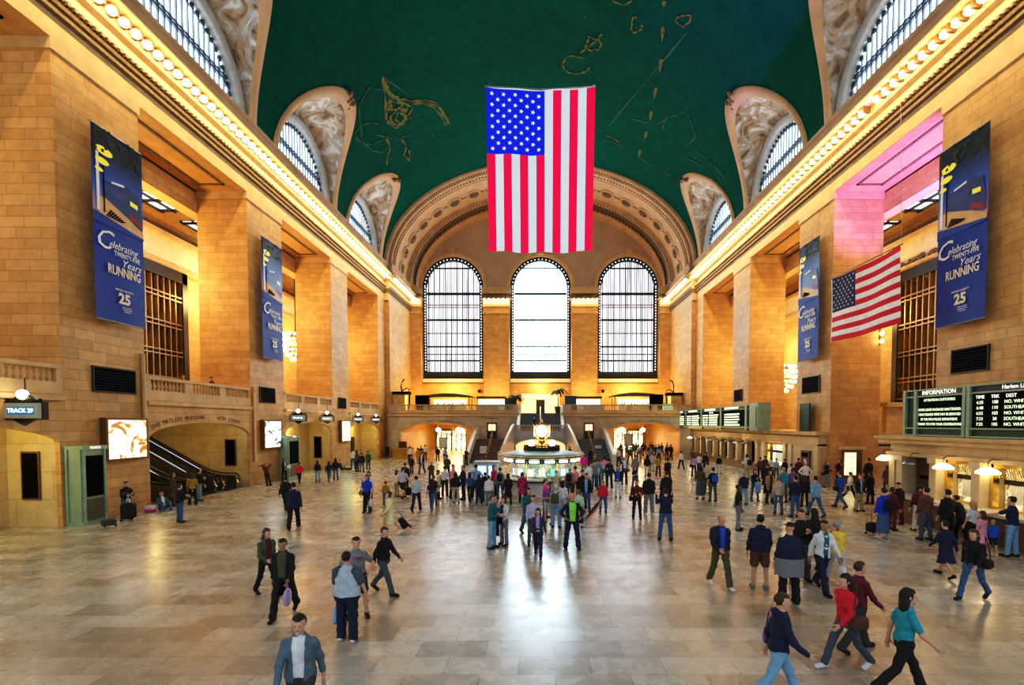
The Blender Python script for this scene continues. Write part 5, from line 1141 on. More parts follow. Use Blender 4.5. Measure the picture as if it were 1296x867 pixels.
def mgrid(lo, hi, h):
    ax = [np.arange(lo[i] - 1.5 * h, hi[i] + 2.5 * h, h, dtype=np.float32) for i in range(3)]
    X, Y, Z = np.meshgrid(*ax, indexing='ij'); return X, Y, Z, (ax[0][0], ax[1][0], ax[2][0])
def cap(G, a, b, ra, rb):
    X, Y, Z = G; a = np.array(a, float); b = np.array(b, float); d = b - a; L2 = float(d @ d) + 1e-9
    px, py, pz = X - a[0], Y - a[1], Z - a[2]; t = np.clip((px * d[0] + py * d[1] + pz * d[2]) / L2, 0, 1)
    return np.sqrt((px - t * d[0]) ** 2 + (py - t * d[1]) ** 2 + (pz - t * d[2]) ** 2) - (ra + (rb - ra) * t)
def elp(G, c, r):
    X, Y, Z = G; return (np.sqrt(((X - c[0]) / r[0]) ** 2 + ((Y - c[1]) / r[1]) ** 2 + ((Z - c[2]) / r[2]) ** 2) - 1) * min(r)
def smin(a, b, k): h = np.clip(.5 + .5 * (b - a) / k, 0, 1); return b * (1 - h) + a * h - k * h * (1 - h)
def profile(G, prof, g=1.):
    X, Y, Z = G; z = [p[0] for p in prof]; gz = 1 + (g - 1) * np.clip((1.37 - Z) / .3, .1, 1); w = np.interp(Z, z, [p[1] for p in prof]) * gz; d = np.interp(Z, z, [p[2] for p in prof]) * (.35 + .65 * gz) ; yo = np.interp(Z, z, [p[3] if len(p) > 3 else 0 for p in prof])
    q = (np.sqrt((X / w) ** 2 + ((Y - yo) / d) ** 2) - 1) * np.minimum(w, d) * .9
    return np.maximum(q, np.maximum(z[0] - Z, Z - z[-1]))
# head, hand and shoe prototypes
def head_proto(h):
    X, Y, Z, o = mgrid((-.1, -.14, -.2), (.1, .13, .14), h); G = (X, Y, Z)
    f = elp(G, (0, .012, .03), (.077, .098, .088)); f = smin(f, elp(G, (0, -.028, -.055), (.056, .066, .062)), .05)
    f = smin(f, cap(G, (0, -.088, .015), (0, -.112, -.022), .007, .013), .014)
    for s in (-1, 1):
        f = smin(f, elp(G, (s * .079, .012, -.005), (.011, .02, .032)), .01); f = np.maximum(f, -(elp(G, (s * .031, -.104, .004), (.019, .016, .012)))) ; f = np.minimum(f, elp(G, (s * .031, -.083, .004), (.014, .012, .012)))
        f = smin(f, elp(G, (s * .03, -.088, .026), (.02, .01, .006)), .01)
    f = smin(f, elp(G, (0, -.088, -.056), (.024, .012, .008)), .008); f = smin(f, elp(G, (0, -.082, -.098), (.02, .018, .016)), .02)
    f = smin(f, cap(G, (0, .02, -.07), (0, .035, -.19), .052, .058), .03)
    P, Q = surfnet(f, o, h); c = P[Q].mean(1); mi = np.zeros(len(Q), int)
    for s in (-1, 1):
        mi[(abs(c[:, 0] - s * .031) < .010) & (abs(c[:, 2] - .004) < .0055) & (c[:, 1] < -.06)] = 1
    mi[(abs(c[:, 0]) < .023) & (abs(c[:, 2] + .056) < .007) & (c[:, 1] < -.07)] = 2
    return P, Q, mi
def hand_proto(curl, h=.0062):
    X, Y, Z, o = mgrid((-.07, -.09, -.21), (.07, .07, .03), h); G = (X, Y, Z)
    f = elp(G, (0, 0, -.055), (.019, .042, .052)); f = smin(f, cap(G, (0, 0, .02), (0, 0, -.03), .026, .028), .02)
    for k, (y, L, b) in enumerate(((-.031, .072, -.098), (-.0105, .082, -.102), (.0105, .076, -.1), (.031, .06, -.093))):
        p = np.array([0., y, b]); d = np.array([0., y * .6, -1.]); d /= np.linalg.norm(d); a = 0
        for j in range(3):
            a += R(curl) * (1 if j else .7); dd = np.array([-math.sin(a), d[1], -math.cos(a)]); q = p + dd * L * (.42, .32, .26)[j]; f = smin(f, cap(G, p, q, .0098 - .0006 * j, .0092 - .0006 * j), .004); p = q
    f = smin(f, cap(G, (0, -.03, -.03), (-.012, -.062, -.065), .013, .0115), .012); f = smin(f, cap(G, (-.012, -.062, -.065), (-.022, -.068, -.098), .0112, .0095), .004)
    return surfnet(f, o, h)
HEADS = {0: head_proto(.0065), 1: head_proto(.0105)}; HANDS = {'r': hand_proto(22), 'g': hand_proto(62)}
def shoe_proto(kind):
    h = .012; X, Y, Z, o = mgrid((-.07, -.24, -.02), (.07, .1, .16), h); G = (X, Y, Z)
    f = cap(G, (0, .035, .05), (0, -.15, .035), .045, .045); f = smin(f, cap(G, (0, .03, .05), (0, .03, .11), .043, .045), .03)
    f = np.maximum(f, -Z + .002); f = np.maximum(f, Z - (.1 if kind == 's' else .16)); 
    if kind == 'h': f = np.minimum(f, cap(G, (0, .05, .0), (0, .05, .03), .012, .02))
    return surfnet(f, o, h)
def meshof(name, P, Q, mi=None, nm=1):
    me = bpy.data.meshes.new(name); me.vertices.add(len(P)); me.vertices.foreach_set('co', np.asarray(P, np.float32).ravel()); n = len(Q)
    me.loops.add(4 * n); me.loops.foreach_set('vertex_index', np.asarray(Q, np.int32).ravel()); me.polygons.add(n); me.polygons.foreach_set('loop_start', np.arange(0, 4 * n, 4, dtype=np.int32))
    for _ in range(nm): me.materials.append(None)
    if mi is not None: me.polygons.foreach_set('material_index', np.asarray(mi, np.int32))
    me.polygons.foreach_set('use_smooth', np.ones(n, bool)); me.update(calc_edges=True); me.validate(); return me
SHOE = {k: meshof('shoe', *shoe_proto(k)) for k in 'sh'}
HAIRC = {}
def hair_mesh(st):
    if st in HAIRC: return HAIRC[st]
    h = .0095; long = st in ('long', 'shawl'); X, Y, Z, o = mgrid((-.13, -.17, -.36 if long else -.2), (.13, .2, .17), h); G = (X, Y, Z)
    n = .006 * np.sin(55 * X + 20 * Z) * np.sin(40 * Y + 9 * Z)
    base = elp(G, (0, .016, .034), (.089, .108, .1)) + n
    if st == 'short': f = np.maximum(base, np.minimum(.058 - Z + .25 * (Y + .08), np.maximum(-.055 - Z, .012 - Y)))
    elif st == 'thin': f = np.maximum(base + .006, np.maximum(.03 - Y + .0 * Z, np.maximum(-.05 - Z, Z - .1)))
    elif st in ('cap', 'hat'):
        f = np.maximum(base, .045 - Z); f = np.minimum(f, np.maximum(elp(G, (0, -.1, .052), (.07, .09, .012)), -99))
    elif st == 'bun':
        f = np.maximum(base, np.minimum(.06 - Z, np.maximum(-.06 - Z, .015 - Y))); f = smin(f, elp(G, (0, .13, .05), (.04, .04, .04)), .02)
    elif st == 'pony':
        f = np.maximum(base, np.minimum(.06 - Z, np.maximum(-.06 - Z, .015 - Y))); f = smin(f, cap(G, (0, .12, .04), (0, .14, -.15), .03, .022), .02)
    elif st == 'bob':
        f = np.minimum(base, cap(G, (-.05, .03, .0), (-.06, .025, -.1), .055, .045)); f = np.minimum(f, cap(G, (.05, .03, .0), (.06, .025, -.1), .055, .045)); f = np.maximum(f, np.minimum(.062 - Z, -.02 - Y)); f = np.maximum(f, -.12 - Z)
    else:
        f = smin(base, elp(G, (0, .055, -.12), (.1, .065, .21)) + n, .03); f = np.maximum(f, np.minimum(.062 - Z, (-.03 if st == 'long' else -.045) - Y))
    HAIRC[st] = meshof('hair', *surfnet(f.astype(np.float32), o, h)); return HAIRC[st]
POSE = {  # legL, legR: (flex, knee, abduct); armL, armR: (flex, abduct, elbow, inward); torso lean; head pitch
 's': ((2, 2, 4), (-1, 2, 5), (3, 13, 16, 14), (6, 12, 20, 16), 1), 'w': ((26, 6, 2), (-20, 22, 2), (-22, 12, 16, 12), (24, 12, 26, 14), 4), 'W': ((-20, 22, 2), (26, 6, 2), (24, 12, 26, 14), (-22, 12, 16, 12), 4),
 'c': ((3, 3, 8), (-2, 2, 8), (62, 14, 112, 38), (62, 14, 112, 38), -1), 'f': ((3, 3, 5), (-2, 3, 5), (22, 10, 82, 32), (18, 12, 78, 34), 2), 'l': ((12, 8, 5), (-6, 4, 6), (55, 12, 48, 20), (50, 14, 50, 20), 16),
 'p': ((2, 2, 4), (-2, 3, 5), (30, 10, 140, 30), (14, 12, 78, 34), 2), 'a': ((4, 2, 9), (-2, 2, 9), (-6, 38, 66, 52), (-6, 38, 66, 52), 0), 'x': ((4, 3, 6), (-3, 3, 6), (24, 10, 98, 60), (24, 10, 92, 60), 1),
 'h': ((3, 2, 4), (-2, 2, 4), (6, 8, 10, 4), (4, 24, 8, -10), 1), 'd': ((20, 4, 2), (-14, 16, 2), (-16, 10, 12, 5), (14, 12, 55, 20), 4), 'r': ((4, 2, 4), (-2, 2, 4), (60, 22, 20, 0), (8, 10, 16, 6), 3),
 'k': ((5, 2, 2), (3, 2, 2), (148, 26, 122, 52), (148, 26, 122, 52), -10), 'i': ((130, 122, 8), (128, 120, 10), (40, 12, 50, 20), (38, 12, 50, 20), -8), 'o': ((89, 2, 6), (100, 24, 8), (20, 12, 80, 30), (14, 12, 70, 30), -14)}
def unit(v): v = np.array(v, float); return v / np.linalg.norm(v)
def skeleton(pose, gir=1.):
    ll, lr, al, ar, lean = POSE[pose]; J = {}; pel = np.array([0, 0, .93])
    rx = lambda v, a: np.array([v[0], v[1] * math.cos(a) - v[2] * math.sin(a), v[1] * math.sin(a) + v[2] * math.cos(a)])
    la = R(lean); T = lambda p: pel + rx(np.array(p, float) - pel, la)
    J['T'] = la; J['neck'] = T((0, .01, 1.47)); J['head'] = T((0, -.005, 1.60))
    for s, leg, arm, k in ((1, ll, al, 'L'), (-1, lr, ar, 'R')):
        f, kn, ab = R(leg[0]), R(leg[1]), R(leg[2]); hip = np.array([s * .092, 0, .9]); d = np.array([s * math.sin(ab), -math.sin(f), -math.cos(f)]); kne = hip + unit(d) * .42; f2 = f - kn
        if pose in 'io': f2 = R(leg[0] - leg[1])
        ank = kne + unit((s * math.sin(ab) * .6, -math.sin(f2), -math.cos(f2))) * .41
        J['hip' + k], J['kne' + k], J['ank' + k], J['fa' + k] = hip, kne, ank, f2
        f, ab, el, iw = [R(v) for v in arm]; sh = T((s * (.163 + .06 * (gir - 1)), .005, 1.338)); u = unit((s * math.sin(ab), -math.sin(f) * math.cos(ab), -math.cos(f) * math.cos(ab))); elb = sh + u * .285
        g = np.array([s * math.sin(ab) * .6, -math.sin(f + el), -math.cos(f + el)]); c, si = math.cos(-s * iw), math.sin(-s * iw); g = np.array([g[0] * c - g[1] * si * -1 * -1, g[0] * si + g[1] * c, g[2]])
        g = unit(g); wr = elb + g * .255; J['sh' + k], J['elb' + k], J['wr' + k], J['fd' + k] = sh, elb, wr, g
    low = min(J['ankL'][2], J['ankR'][2]) - .085
    if pose in 'io': low = .78
    for k in J:
        if hasattr(J[k], '__len__') and not k.startswith('fd'): J[k] = J[k] - np.array([0, 0, low])
    J['dz'] = -low; return J
TOR = [(.80, .15, .10), (.88, .168, .115), (.96, .165, .112), (1.07, .145, .10), (1.2, .155, .112), (1.29, .155, .112), (1.345, .138, .1), (1.385, .115, .086), (1.42, .082, .072), (1.45, .062, .06), (1.49, .055, .054)]
def infl(prof, t, z0=None, z1=None, flare=0.):
    o = [(z, w + t, d + t) for z, w, d in prof]
    if z0 is not None:
        zs = [p[0] for p in o]; 
        if z0 < zs[0]: o = [(z0, o[1][1] + flare, o[1][2] + flare)] + [(z, max(w, .165 + t), max(d, .11 + t)) if z < .9 else (z, w, d) for z, w, d in o]
        else: o = [(z0, float(np.interp(z0, zs, [p[1] for p in o])), float(np.interp(z0, zs, [p[2] for p in o])))] + [p for p in o if p[0] > z0]
    if z1 is not None: zs = [p[0] for p in o]; o = [p for p in o if p[0] < z1] + [(z1, float(np.interp(z1, zs, [p[1] for p in o])), float(np.interp(z1, zs, [p[2] for p in o])))]
    return o
CACHE = {}
def body_meshes(pose, top, bot, girth, near, fem):
    key = (pose, top, bot, girth, near, fem)
    if key in CACHE: return CACHE[key]
    J = skeleton(pose, girth); h = .0135 if near else .021; out = {}
    pts = np.array([v for k, v in J.items() if hasattr(v, '__len__') and not k.startswith('fd')]); lo = pts.min(0) - .26 * max(1, girth); hi = pts.max(0) + .26 * max(1, girth); lo[2] = -.02; hi[2] = J['neck'][2] + .1
    for k in 'LR': hi[2] = max(hi[2], J['wr' + k][2] + .1, J['elb' + k][2] + .1)
    X, Y, Z, o = mgrid(lo, hi, h); G = (X, Y, Z)
    a = -J['T']; zz = .93 + J['dz']; Yt = Y * math.cos(a) - (Z - zz) * math.sin(a); Zt = .93 + Y * math.sin(a) + (Z - zz) * math.cos(a); GT = (X, Yt, Zt)
    wr = .0035 * (np.sin(38 * Z + 9 * X + 14 * Y) + np.sin(23 * X - 31 * Z))
    lg = .92 if fem else 1.; sw = .93 if fem else 1.
    def arms(r, end=1.0, t=0.):
        f = None
        for k in 'LR':
            q = cap(G, J['sh' + k], J['elb' + k] if end >= .5 else J['sh' + k] + (J['elb' + k] - J['sh' + k]) * end * 2, .052 * r + t, (.041 if end >= .5 else .05) * r + t)
            if end >= .5: q = smin(q, cap(G, J['elb' + k], J['elb' + k] + (J['wr' + k] - J['elb' + k]) * min(1, (end - .5) * 2), .041 * r + t, .028 * r + t), .02)
            f = q if f is None else np.minimum(f, q)
        return f
    def legs(r, end=1., t=0., flare=0.):
        f = None
        for k in 'LR':
            hp, kn, an = J['hip' + k], J['kne' + k], J['ank' + k]; q = cap(G, hp, kn if end >= .5 else hp + (kn - hp) * end * 2, .082 * r * lg + t, (.056 if end >= .5 else .07) * r * lg + t + (0 if end >= .5 else flare))
            if end >= .5: q = smin(q, cap(G, kn, kn + (an - kn) * min(1, (end - .5) * 2), .056 * r * lg + t, .040 * r + t + flare), .025)
            f = q if f is None else np.minimum(f, q)
        return f
    gl = .45 + .55 * girth
    f = profile(GT, infl(TOR, -.012), girth * sw); f = smin(f, arms(.92), .04); f = smin(f, legs(.93 * gl), .04); f = smin(f, cap(G, J['neck'] - np.array([0, 0, .04]), J['head'] - np.array([0, -.015, .06]), .055, .052), .03)
    f = np.maximum(f, .03 - Z) if pose not in 'io' else f
    P, Q = surfnet(f.astype(np.float32), o, h); Ps, Qs, Ms = [P], [Q], [np.zeros(len(Q), int)]; n = len(P)
    hp, hq, hm = HEADS[0 if near else 1]; ca, sa = math.cos(J['T'] * .6), math.sin(J['T'] * .6); RX = np.array([[1, 0, 0], [0, ca, -sa], [0, sa, ca]])
    Ps.append(hp @ RX.T + J['head']); Qs.append(hq + n); Ms.append(hm); n += len(hp); out['RX'] = RX
    for k, s in (('L', 1), ('R', -1)):
        hP, hQ = HANDS['g' if pose in 'ckxhd' else 'r']; z = -J['fd' + k]; tq = np.array([0, -1., 0]) if abs(z[1]) < .8 else np.array([0, 0, 1.]); y = -(tq - z * (tq @ z)); y /= np.linalg.norm(y); x = np.cross(y, z)
        M = np.stack([x, y, z], 1); hp2 = hP.copy(); hp2[:, 0] *= 1 if s > 0 else -1; q2 = hQ if s > 0 else hQ[:, ::-1]
        Ps.append(hp2 @ M.T + J['wr' + k] + J['fd' + k] * -.012); Qs.append(q2 + n); Ms.append(np.zeros(len(hQ), int)); n += len(hP)
    out['body'] = meshof('person', np.concatenate(Ps), np.concatenate(Qs), np.concatenate(Ms), 3)
    # upper garment
    t, slv, z0, fl, ra = {'tee': (.014, .33, .9, 0, 1.12), 'shirt': (.013, .98, .9, 0, 1.08), 'sweater': (.022, .98, .9, 0, 1.2), 'hoodie': (.024, .98, .88, 0, 1.25), 'jacket': (.024, .98, .85, .01, 1.24), 'blazer': (.022, .98, .80, .01, 1.2), 'coat': (.028, .98, .48, .06, 1.25), 'dress': (.014, .33, .5, .07, 1.1), 'vest': (.022, .0, .86, 0, 1.2), 'polo': (.016, .36, .88, 0, 1.16)}[top]
    f = profile(GT, infl(TOR, t, z0, 1.468, fl), girth * sw)
    tp = np.array([0, .01, 1.425 + J['dz']]); tp = (J['shL'] + J['shR']) / 2 + np.array([0, .005, .05])
    for k in 'LR': f = smin(f, cap(G, tp, J['sh' + k] + np.array([0, 0, -.012]), .032 + t, .038 + t), .02)
    if slv: f = smin(f, arms(ra, slv, .002), .018)
    else: f = smin(f, arms(1.15, .12), .03)
    f = np.maximum(f, z0 - Zt) if pose not in 'io' else f
    f = f + wr
    if top in ('jacket', 'blazer', 'coat', 'vest') :
        gap = .05 + .22 * max(0, girth - 1.0) if top != 'coat' else .075; w = np.maximum(np.abs(X) - gap * (1.25 - .25 * np.clip((1.3 - Zt) / .4, 0, 1)), Yt + .0)
        f = np.maximum(f, -np.maximum(w, -(1.45 - Zt)) if True else 0)
        fi = profile(GT, infl(TOR, .010, .86, 1.468), girth * sw); fi = smin(fi, arms(1.02, .4 if top != 'vest' else .98), .03); out['inner'] = meshof('shirt', *surfnet(fi.astype(np.float32), o, h))
    if top == 'hoodie' : f = smin(f, elp((X, Yt, Zt), (0, .085, 1.44), (.10, .06, .06)), .03)
    if top in ('jacket', 'blazer', 'coat', 'polo', 'shirt'):
        cc = J['neck']; ring = np.abs(np.sqrt(X ** 2 + (Y - cc[1] - .0) ** 2) - .068) - .010; f = np.minimum(f, np.maximum(np.maximum(ring, np.abs(Z - cc[2] + .02) - .028), cc[1] - .03 - Y))
    out['top'] = meshof(top, *surfnet(f.astype(np.float32), o, h))
    # lower garment
    zb = 1.0 + J['dz']; pelv = profile((X, Y, Z - J['dz']), [(.80, .15, .105), (.88, .172, .12), (.96, .165, .115), (1.0, .155, .108)], girth * (.97 if fem else 1.))
    if bot in ('skirt', 'longskirt'):
        z0 = .5 if bot == 'skirt' else .2; f = profile((X, Y, Z - J['dz']), [(z0, .21, .17), (.7, .195, .15), (.88, .172, .12), (1.0, .155, .108)], girth) ; f = np.maximum(f, z0 + J['dz'] - Z)
    else:
        end = .38 if bot == 'shorts' else (.99 if bot != 'leggings' else .97); r = {'trousers': 1.1, 'jeans': 1.06, 'shorts': 1.2, 'leggings': 1.0}[bot]; f = smin(legs(r * gl, end, .008, .022 if bot == 'trousers' else .012 if bot == 'jeans' else 0.), pelv, .04)
    f = f + wr; out['bot'] = meshof(bot, *surfnet(f.astype(np.float32), o, h)); out['J'] = J
    CACHE[key] = out; return out
PAL = dict(black=(.012, .012, .014), navy=(.012, .02, .06), blue=(.02, .10, .48), royal=(.01, .05, .5), skyblue=(.22, .42, .66), denim=(.05, .12, .26), lightdenim=(.2, .38, .55), pale=(.42, .5, .55), grey=(.2, .22, .24), charcoal=(.05, .055, .06), white=(.68, .7, .72), cream=(.78, .72, .42), beige=(.5, .42, .3), khaki=(.36, .32, .2), olive=(.09, .10, .04), green=(.30, .75, .12), teal=(.02, .14, .16), turquoise=(.02, .30, .38), red=(.62, .02, .05), crimson=(.42, .01, .12), magenta=(.75, .02, .38), pink=(.65, .30, .38), maroon=(.12, .015, .03), purple=(.2, .08, .3), lilac=(.42, .35, .6), lavender=(.5, .48, .62), brown=(.12, .06, .03), tan=(.38, .24, .12), mustard=(.38, .24, .03), yellow=(.75, .55, .08), steel=(.11, .17, .22), slate=(.07, .10, .13), mint=(.5, .7, .5), orange=(.7, .25, .04))
WORD = dict(skyblue='light blue', lightdenim='light blue denim', denim='denim blue', pale='pale grey', royal='royal blue', steel='blue grey', green='bright green')
SKIN = [pm('skin_%s' % n, c, .55, var=.06, scale=8) for n, c in (('fair', (.62, .36, .25)), ('rosy', (.60, .31, .22)), ('olive', (.42, .24, .14)), ('brown', (.16, .08, .045)))]
M_eye = pm('dark_eyes', (.06, .035, .025), .4); M_lip = pm('lips', (.40, .12, .10), .5)
HC = dict(k=(.012, .01, .008), b=(.06, .03, .014), l=(.22, .12, .05), y=(.45, .30, .12), g=(.32, .32, .33), w=(.6, .6, .6))
def cm(c): return pm('cloth_' + c, PAL[c], .85, var=.14, scale=14)
def setm(o, *ms):
    for i, m in enumerate(ms): o.material_slots[i].link = 'OBJECT'; o.material_slots[i].material = m
def person(x, y, z, H, rot, pose, top, bot, hair, label, inner='white', skin=0, girth=1., group=None, shoe='black', tilt=None):
    tc, tt = top.split(); bc, bt = bot.split(); hs, hc = hair[:-1], hair[-1]
    fem = hs in ('long', 'bun', 'pony', 'bob', 'shawl'); d = body_meshes(pose, tt, bt, girth, y < 15.5, fem); J = d['J']
    r = link('person', d['body'], None, (x, y, z), R(rot)); sc = H / 1.72; r.scale = (sc,) * 3; tag(r, label, 'person', group); setm(r, SKIN[skin], M_eye, M_lip)
    if tilt: r.rotation_euler = (R(tilt), 0, R(rot))
    setm(link({'tee': 'tee_shirt', 'vest': 'waistcoat'}.get(tt, tt), d['top'], r), cm(tc)); setm(link({'longskirt': 'long_skirt'}.get(bt, bt), d['bot'], r), cm(bc))
    if 'inner' in d: setm(link('shirt', d['inner'], r), cm(inner))
    if hs != 'bald':
        q = link('cap' if hs in ('cap', 'hat') else ('head_scarf' if hs == 'shawl' else 'hair'), hair_mesh(hs), r); setm(q, pm('hair_' + hc, HC[hc], .6, var=.3, scale=20)); M4 = Matrix([list(v) for v in d['RX']]).to_4x4(); M4.translation = Vector(J['head']); q.matrix_local = M4
    for k, s in (('L', 1), ('R', -1)):
        q = link('shoe', SHOE['s'], r); setm(q, cm(shoe)); a = J['ank' + k]; q.location = (a[0], a[1], a[2] - .085)
        if pose == 'o': q.rotation_euler = (R(-70), 0, 0); q.location = (a[0], a[1] - .02, a[2] + .02)
        elif J['fa' + k] < -.15: q.location = (a[0], a[1], a[2] - .07); q.rotation_euler = (-J['fa' + k] * .8 * -1 * -1 * 1. if False else R(28), 0, 0)
    r['_j'] = [float(v) for k in 'LR' for v in J['wr' + k] + J['fd' + k] * .07]; return r
def wp(r, p):
    """point of a standing figure in world space"""
    c, s = math.cos(r.rotation_euler[2]), math.sin(r.rotation_euler[2]); k = r.scale[0]
    return (r.location[0] + k * (p[0] * c - p[1] * s), r.location[1] + k * (p[0] * s + p[1] * c), r.location[2] + k * p[2])
# bags and things carried; each its own thing
def rbox(mb, x0, x1, y0, y1, z0, z1, t=.25, n=8, pw=3.5, wz=1.):
    P = []
    for i in range(n + 1):
        v = -1 + 2 * i / n; sh = (1 - abs(v) ** pw) ** (1 / pw); sh = max(sh, .02) * (1 - .12 * t * (v + 1)); row = []
        for k in range(17):
            a = 2 * PI * k / 16; c, s = math.cos(a), math.sin(a); e = 2 / pw; px = abs(c) ** e * (1 if c > 0 else -1); py = abs(s) ** e * (1 if s > 0 else -1); row.append(((x0 + x1) / 2 + px * sh * (x1 - x0) / 2, (y0 + y1) / 2 + py * sh * (y1 - y0) / 2, (z0 + z1) / 2 + v * (z1 - z0) / 2))
        P.append(row)
    return mb.grid(P)
def backpack(r, col, label):
    t = thing('backpack', label, 'backpack', wp(r, (0, .225, .97)), r.rotation_euler[2]); rbox(MB().mat(cm(col)), -.16, .16, -.085, .1, 0, .44).build('pack_body', t); rbox(MB().mat(cm(col)), -.12, .12, .06, .15, .03, .22).build('front_pocket', t); q = MB().mat(cm('charcoal'))
    for s in (-1, 1): q.tube([(s * .1, -.08, .4), (s * .12, -.18, .47), (s * .125, -.33, .35), (s * .13, -.33, .18), (s * .14, -.1, .05)], .018, 6)
    q.build('strap', t); return t
def handbag(r, col, label, side=-1, w=.3, h=.24, name='shoulder_bag', cat='bag', z=.78, drop=.5):
    t = thing(name, label, cat, wp(r, (side * .27, 0.0, z)), r.rotation_euler[2]); rbox(MB().mat(cm(col)), -.075, .075, -w / 2, w / 2, 0, h).build('bag_body', t); MB().mat(cm(col)).tube([(0, -w * .35, h - .02), (-side * .02, -w * .25, h + drop * .5), (-side * .06, 0, h + drop), (-side * .02, w * .25, h + drop * .5), (0, w * .35, h - .02)], .012, 6).build('strap', t); return t
def carrier(r, col, label, side='R', w=.3, h=.38):
    j = r['_j']; p = j[0:3] if side == 'L' else j[3:6]; t = thing('carrier_bag', label, 'bag', wp(r, (p[0], p[1], p[2] - .03)), r.rotation_euler[2]); MB_ = MB().mat(pm('plastic_' + col, PAL[col], .3, var=.12, scale=9)); rbox(MB_, -.06, .06, -w / 2, w / 2, -h - .08, -.08, pw=2.6).build('bag_body', t)
    q = MB().mat(cm(col)); q.tube([(0, -.08, -.12), (0, -.02, -.01), (0, .02, -.01), (0, .08, -.12)], .01, 5); q.build('handle', t); return t
def suitcase(x, y, rot, col, label, h=.55, tilt=0, w=.36, d=.24, name='wheeled_suitcase'):
    t = thing(name, label, 'suitcase', (x, y, 0.06 if not tilt else .1), 0); t.rotation_euler = (R(tilt), 0, R(rot)); rbox(MB().mat(cm(col)), -w / 2, w / 2, -d / 2, d / 2, 0.02, h, pw=5, t=.05).build('case_body', t); rbox(MB().mat(cm(col)), -w * .38, w * .38, -d / 2 - .05, -d / 2 + .06, .06, h * .55, pw=4).build('front_pocket', t)
    q = MB().mat(M_cordn); q.tube([(-.1, d / 2, h - .02), (-.1, d / 2, h + .38), (.1, d / 2, h + .38), (.1, d / 2, h - .02)], .012, 6); q.build('telescopic_handle', t); 
    for s in (-1, 1): MB().mat(M_black).tube([(s * w * .4 - .02, d * .4, 0), (s * w * .4 + .02, d * .4, 0)], .045, 10).build('wheel', t)
    return t
# ---------------------------------------------------------------- the crowd: (column and row of the feet, row of the head top, facing, pose, top, bottom, hair, label)
CR = {}
OBST = [(-7.2, 53.2, .9), (-18.6, 19.9, 1.1), (-18.5, 36.1, 1.2), (-3.2, 29.3, 1.25)] + [(o.location[0], o.location[1], .75) for o in bpy.data.objects if o.name.startswith('sign_stand')]
def settle(x, y, r=.26, free=False):
    if x > 18.3 and 31 < y < 45: x, y = x / y * 31.3, 31.3; OBST.append((x, y, .5)); return x, y
    x0, y0 = x, y
    for _ in range(5):
        for (a, b, q_) in OBST + [(bx, by, RB + .3)]:
            dx, dy = x - a, y - b; d = math.hypot(dx, dy) or .01; m = q_ + (r if q_ > .5 else 0)
            if d < m: x += dx / d * (m - d); y += dy / d * (m - d) * .6
        if 9 < y < 22.6: x = min(x, 14.75)
        elif y > 31: x = min(x, 17.6)
        if y > 58.4 and not (8.4 < abs(x) < 16.6): y = 58.4
        if 47.6 < y < 59 and 2.6 < abs(x) < 8.0 and y > 49.6: y = 49.6 if abs(x) > 3 else y
        if 7.0 < abs(x) < 8.4 and y > 48: x = math.copysign(8.4, x)
        x = max(x, -18.3)
    if math.hypot(x - x0, y - y0) > .6 and 9 < y0 < 45: k_ = .6 / math.hypot(x - x0, y - y0); x, y = x0 + (x - x0) * k_, y0 + (y - y0) * k_
    if 9 < y < 22.6: x = min(x, 14.75)
    OBST.append((x, y, .54 if y > 19 else .44)); return x, y
def who(key, fx, fy, hy, rot, pose, top, bot, hair, label, z=0., **k):
    x, y = ground(fx, fy, z); 
    if 'H' in k: H = k.pop('H')
    else:
        v = (HY - hy) / (1 + 5.5e-5 * (HY - hy)); H = EYE + v * y / F - z; H = min(1.86, max(1.5, H))
    if z == 0: x, y = settle(x, y) if k.get('tilt') is None else (x, y)
    CR[key] = person(x, y, z, H, rot, pose, top, bot, hair, label, **k); return CR[key]
# foreground left
who('coat', 360, 779, 678, 8, 'W', 'black coat', 'black trousers', 'shortk', 'man in a long open black coat over an olive shirt walking toward the camera', inner='olive', skin=2, girth=1.05)
who('blurL', 338, 752, 667, 60, 'd', 'olive jacket', 'black jeans', 'longb', 'brown-haired person in olive walking just behind the man in the long black coat', inner='maroon')
who('lad', 452, 781, 680, 28, 'a', 'grey tee', 'navy shorts', 'shortk', 'dark-haired man in a grey tee facing the large man in the raglan shirt', girth=1.1)
who('big', 440, 811, 699, 176, 'h', 'pale polo', 'navy trousers', 'shortk', 'large man seen from behind in a pale shirt with blue sleeves and navy trousers', girth=1.5, skin=1, shoe='white')
who('front', 382, 932, 771, 14, 'w', 'steel jacket', 'charcoal jeans', 'shortk', 'man in a blue-grey zip jacket over a white tee, lowest left in the photo', girth=1.05)
who('dark', 486, 751, 664, 72, 'W', 'black jacket', 'slate jeans', 'shortb', 'man in a black jacket striding right behind the man in the grey tee', inner='black')
who('navym', 372, 669, 608, 200, 'W', 'navy blazer', 'black trousers', 'shortk', 'heavy man in a navy blazer walking away across the left floor', girth=1.2)
who('bp', 362, 646, 602, 190, 'w', 'black jacket', 'black jeans', 'shortk', 'dark figure with a small backpack walking ahead of the man in the navy blazer', girth=1.1)
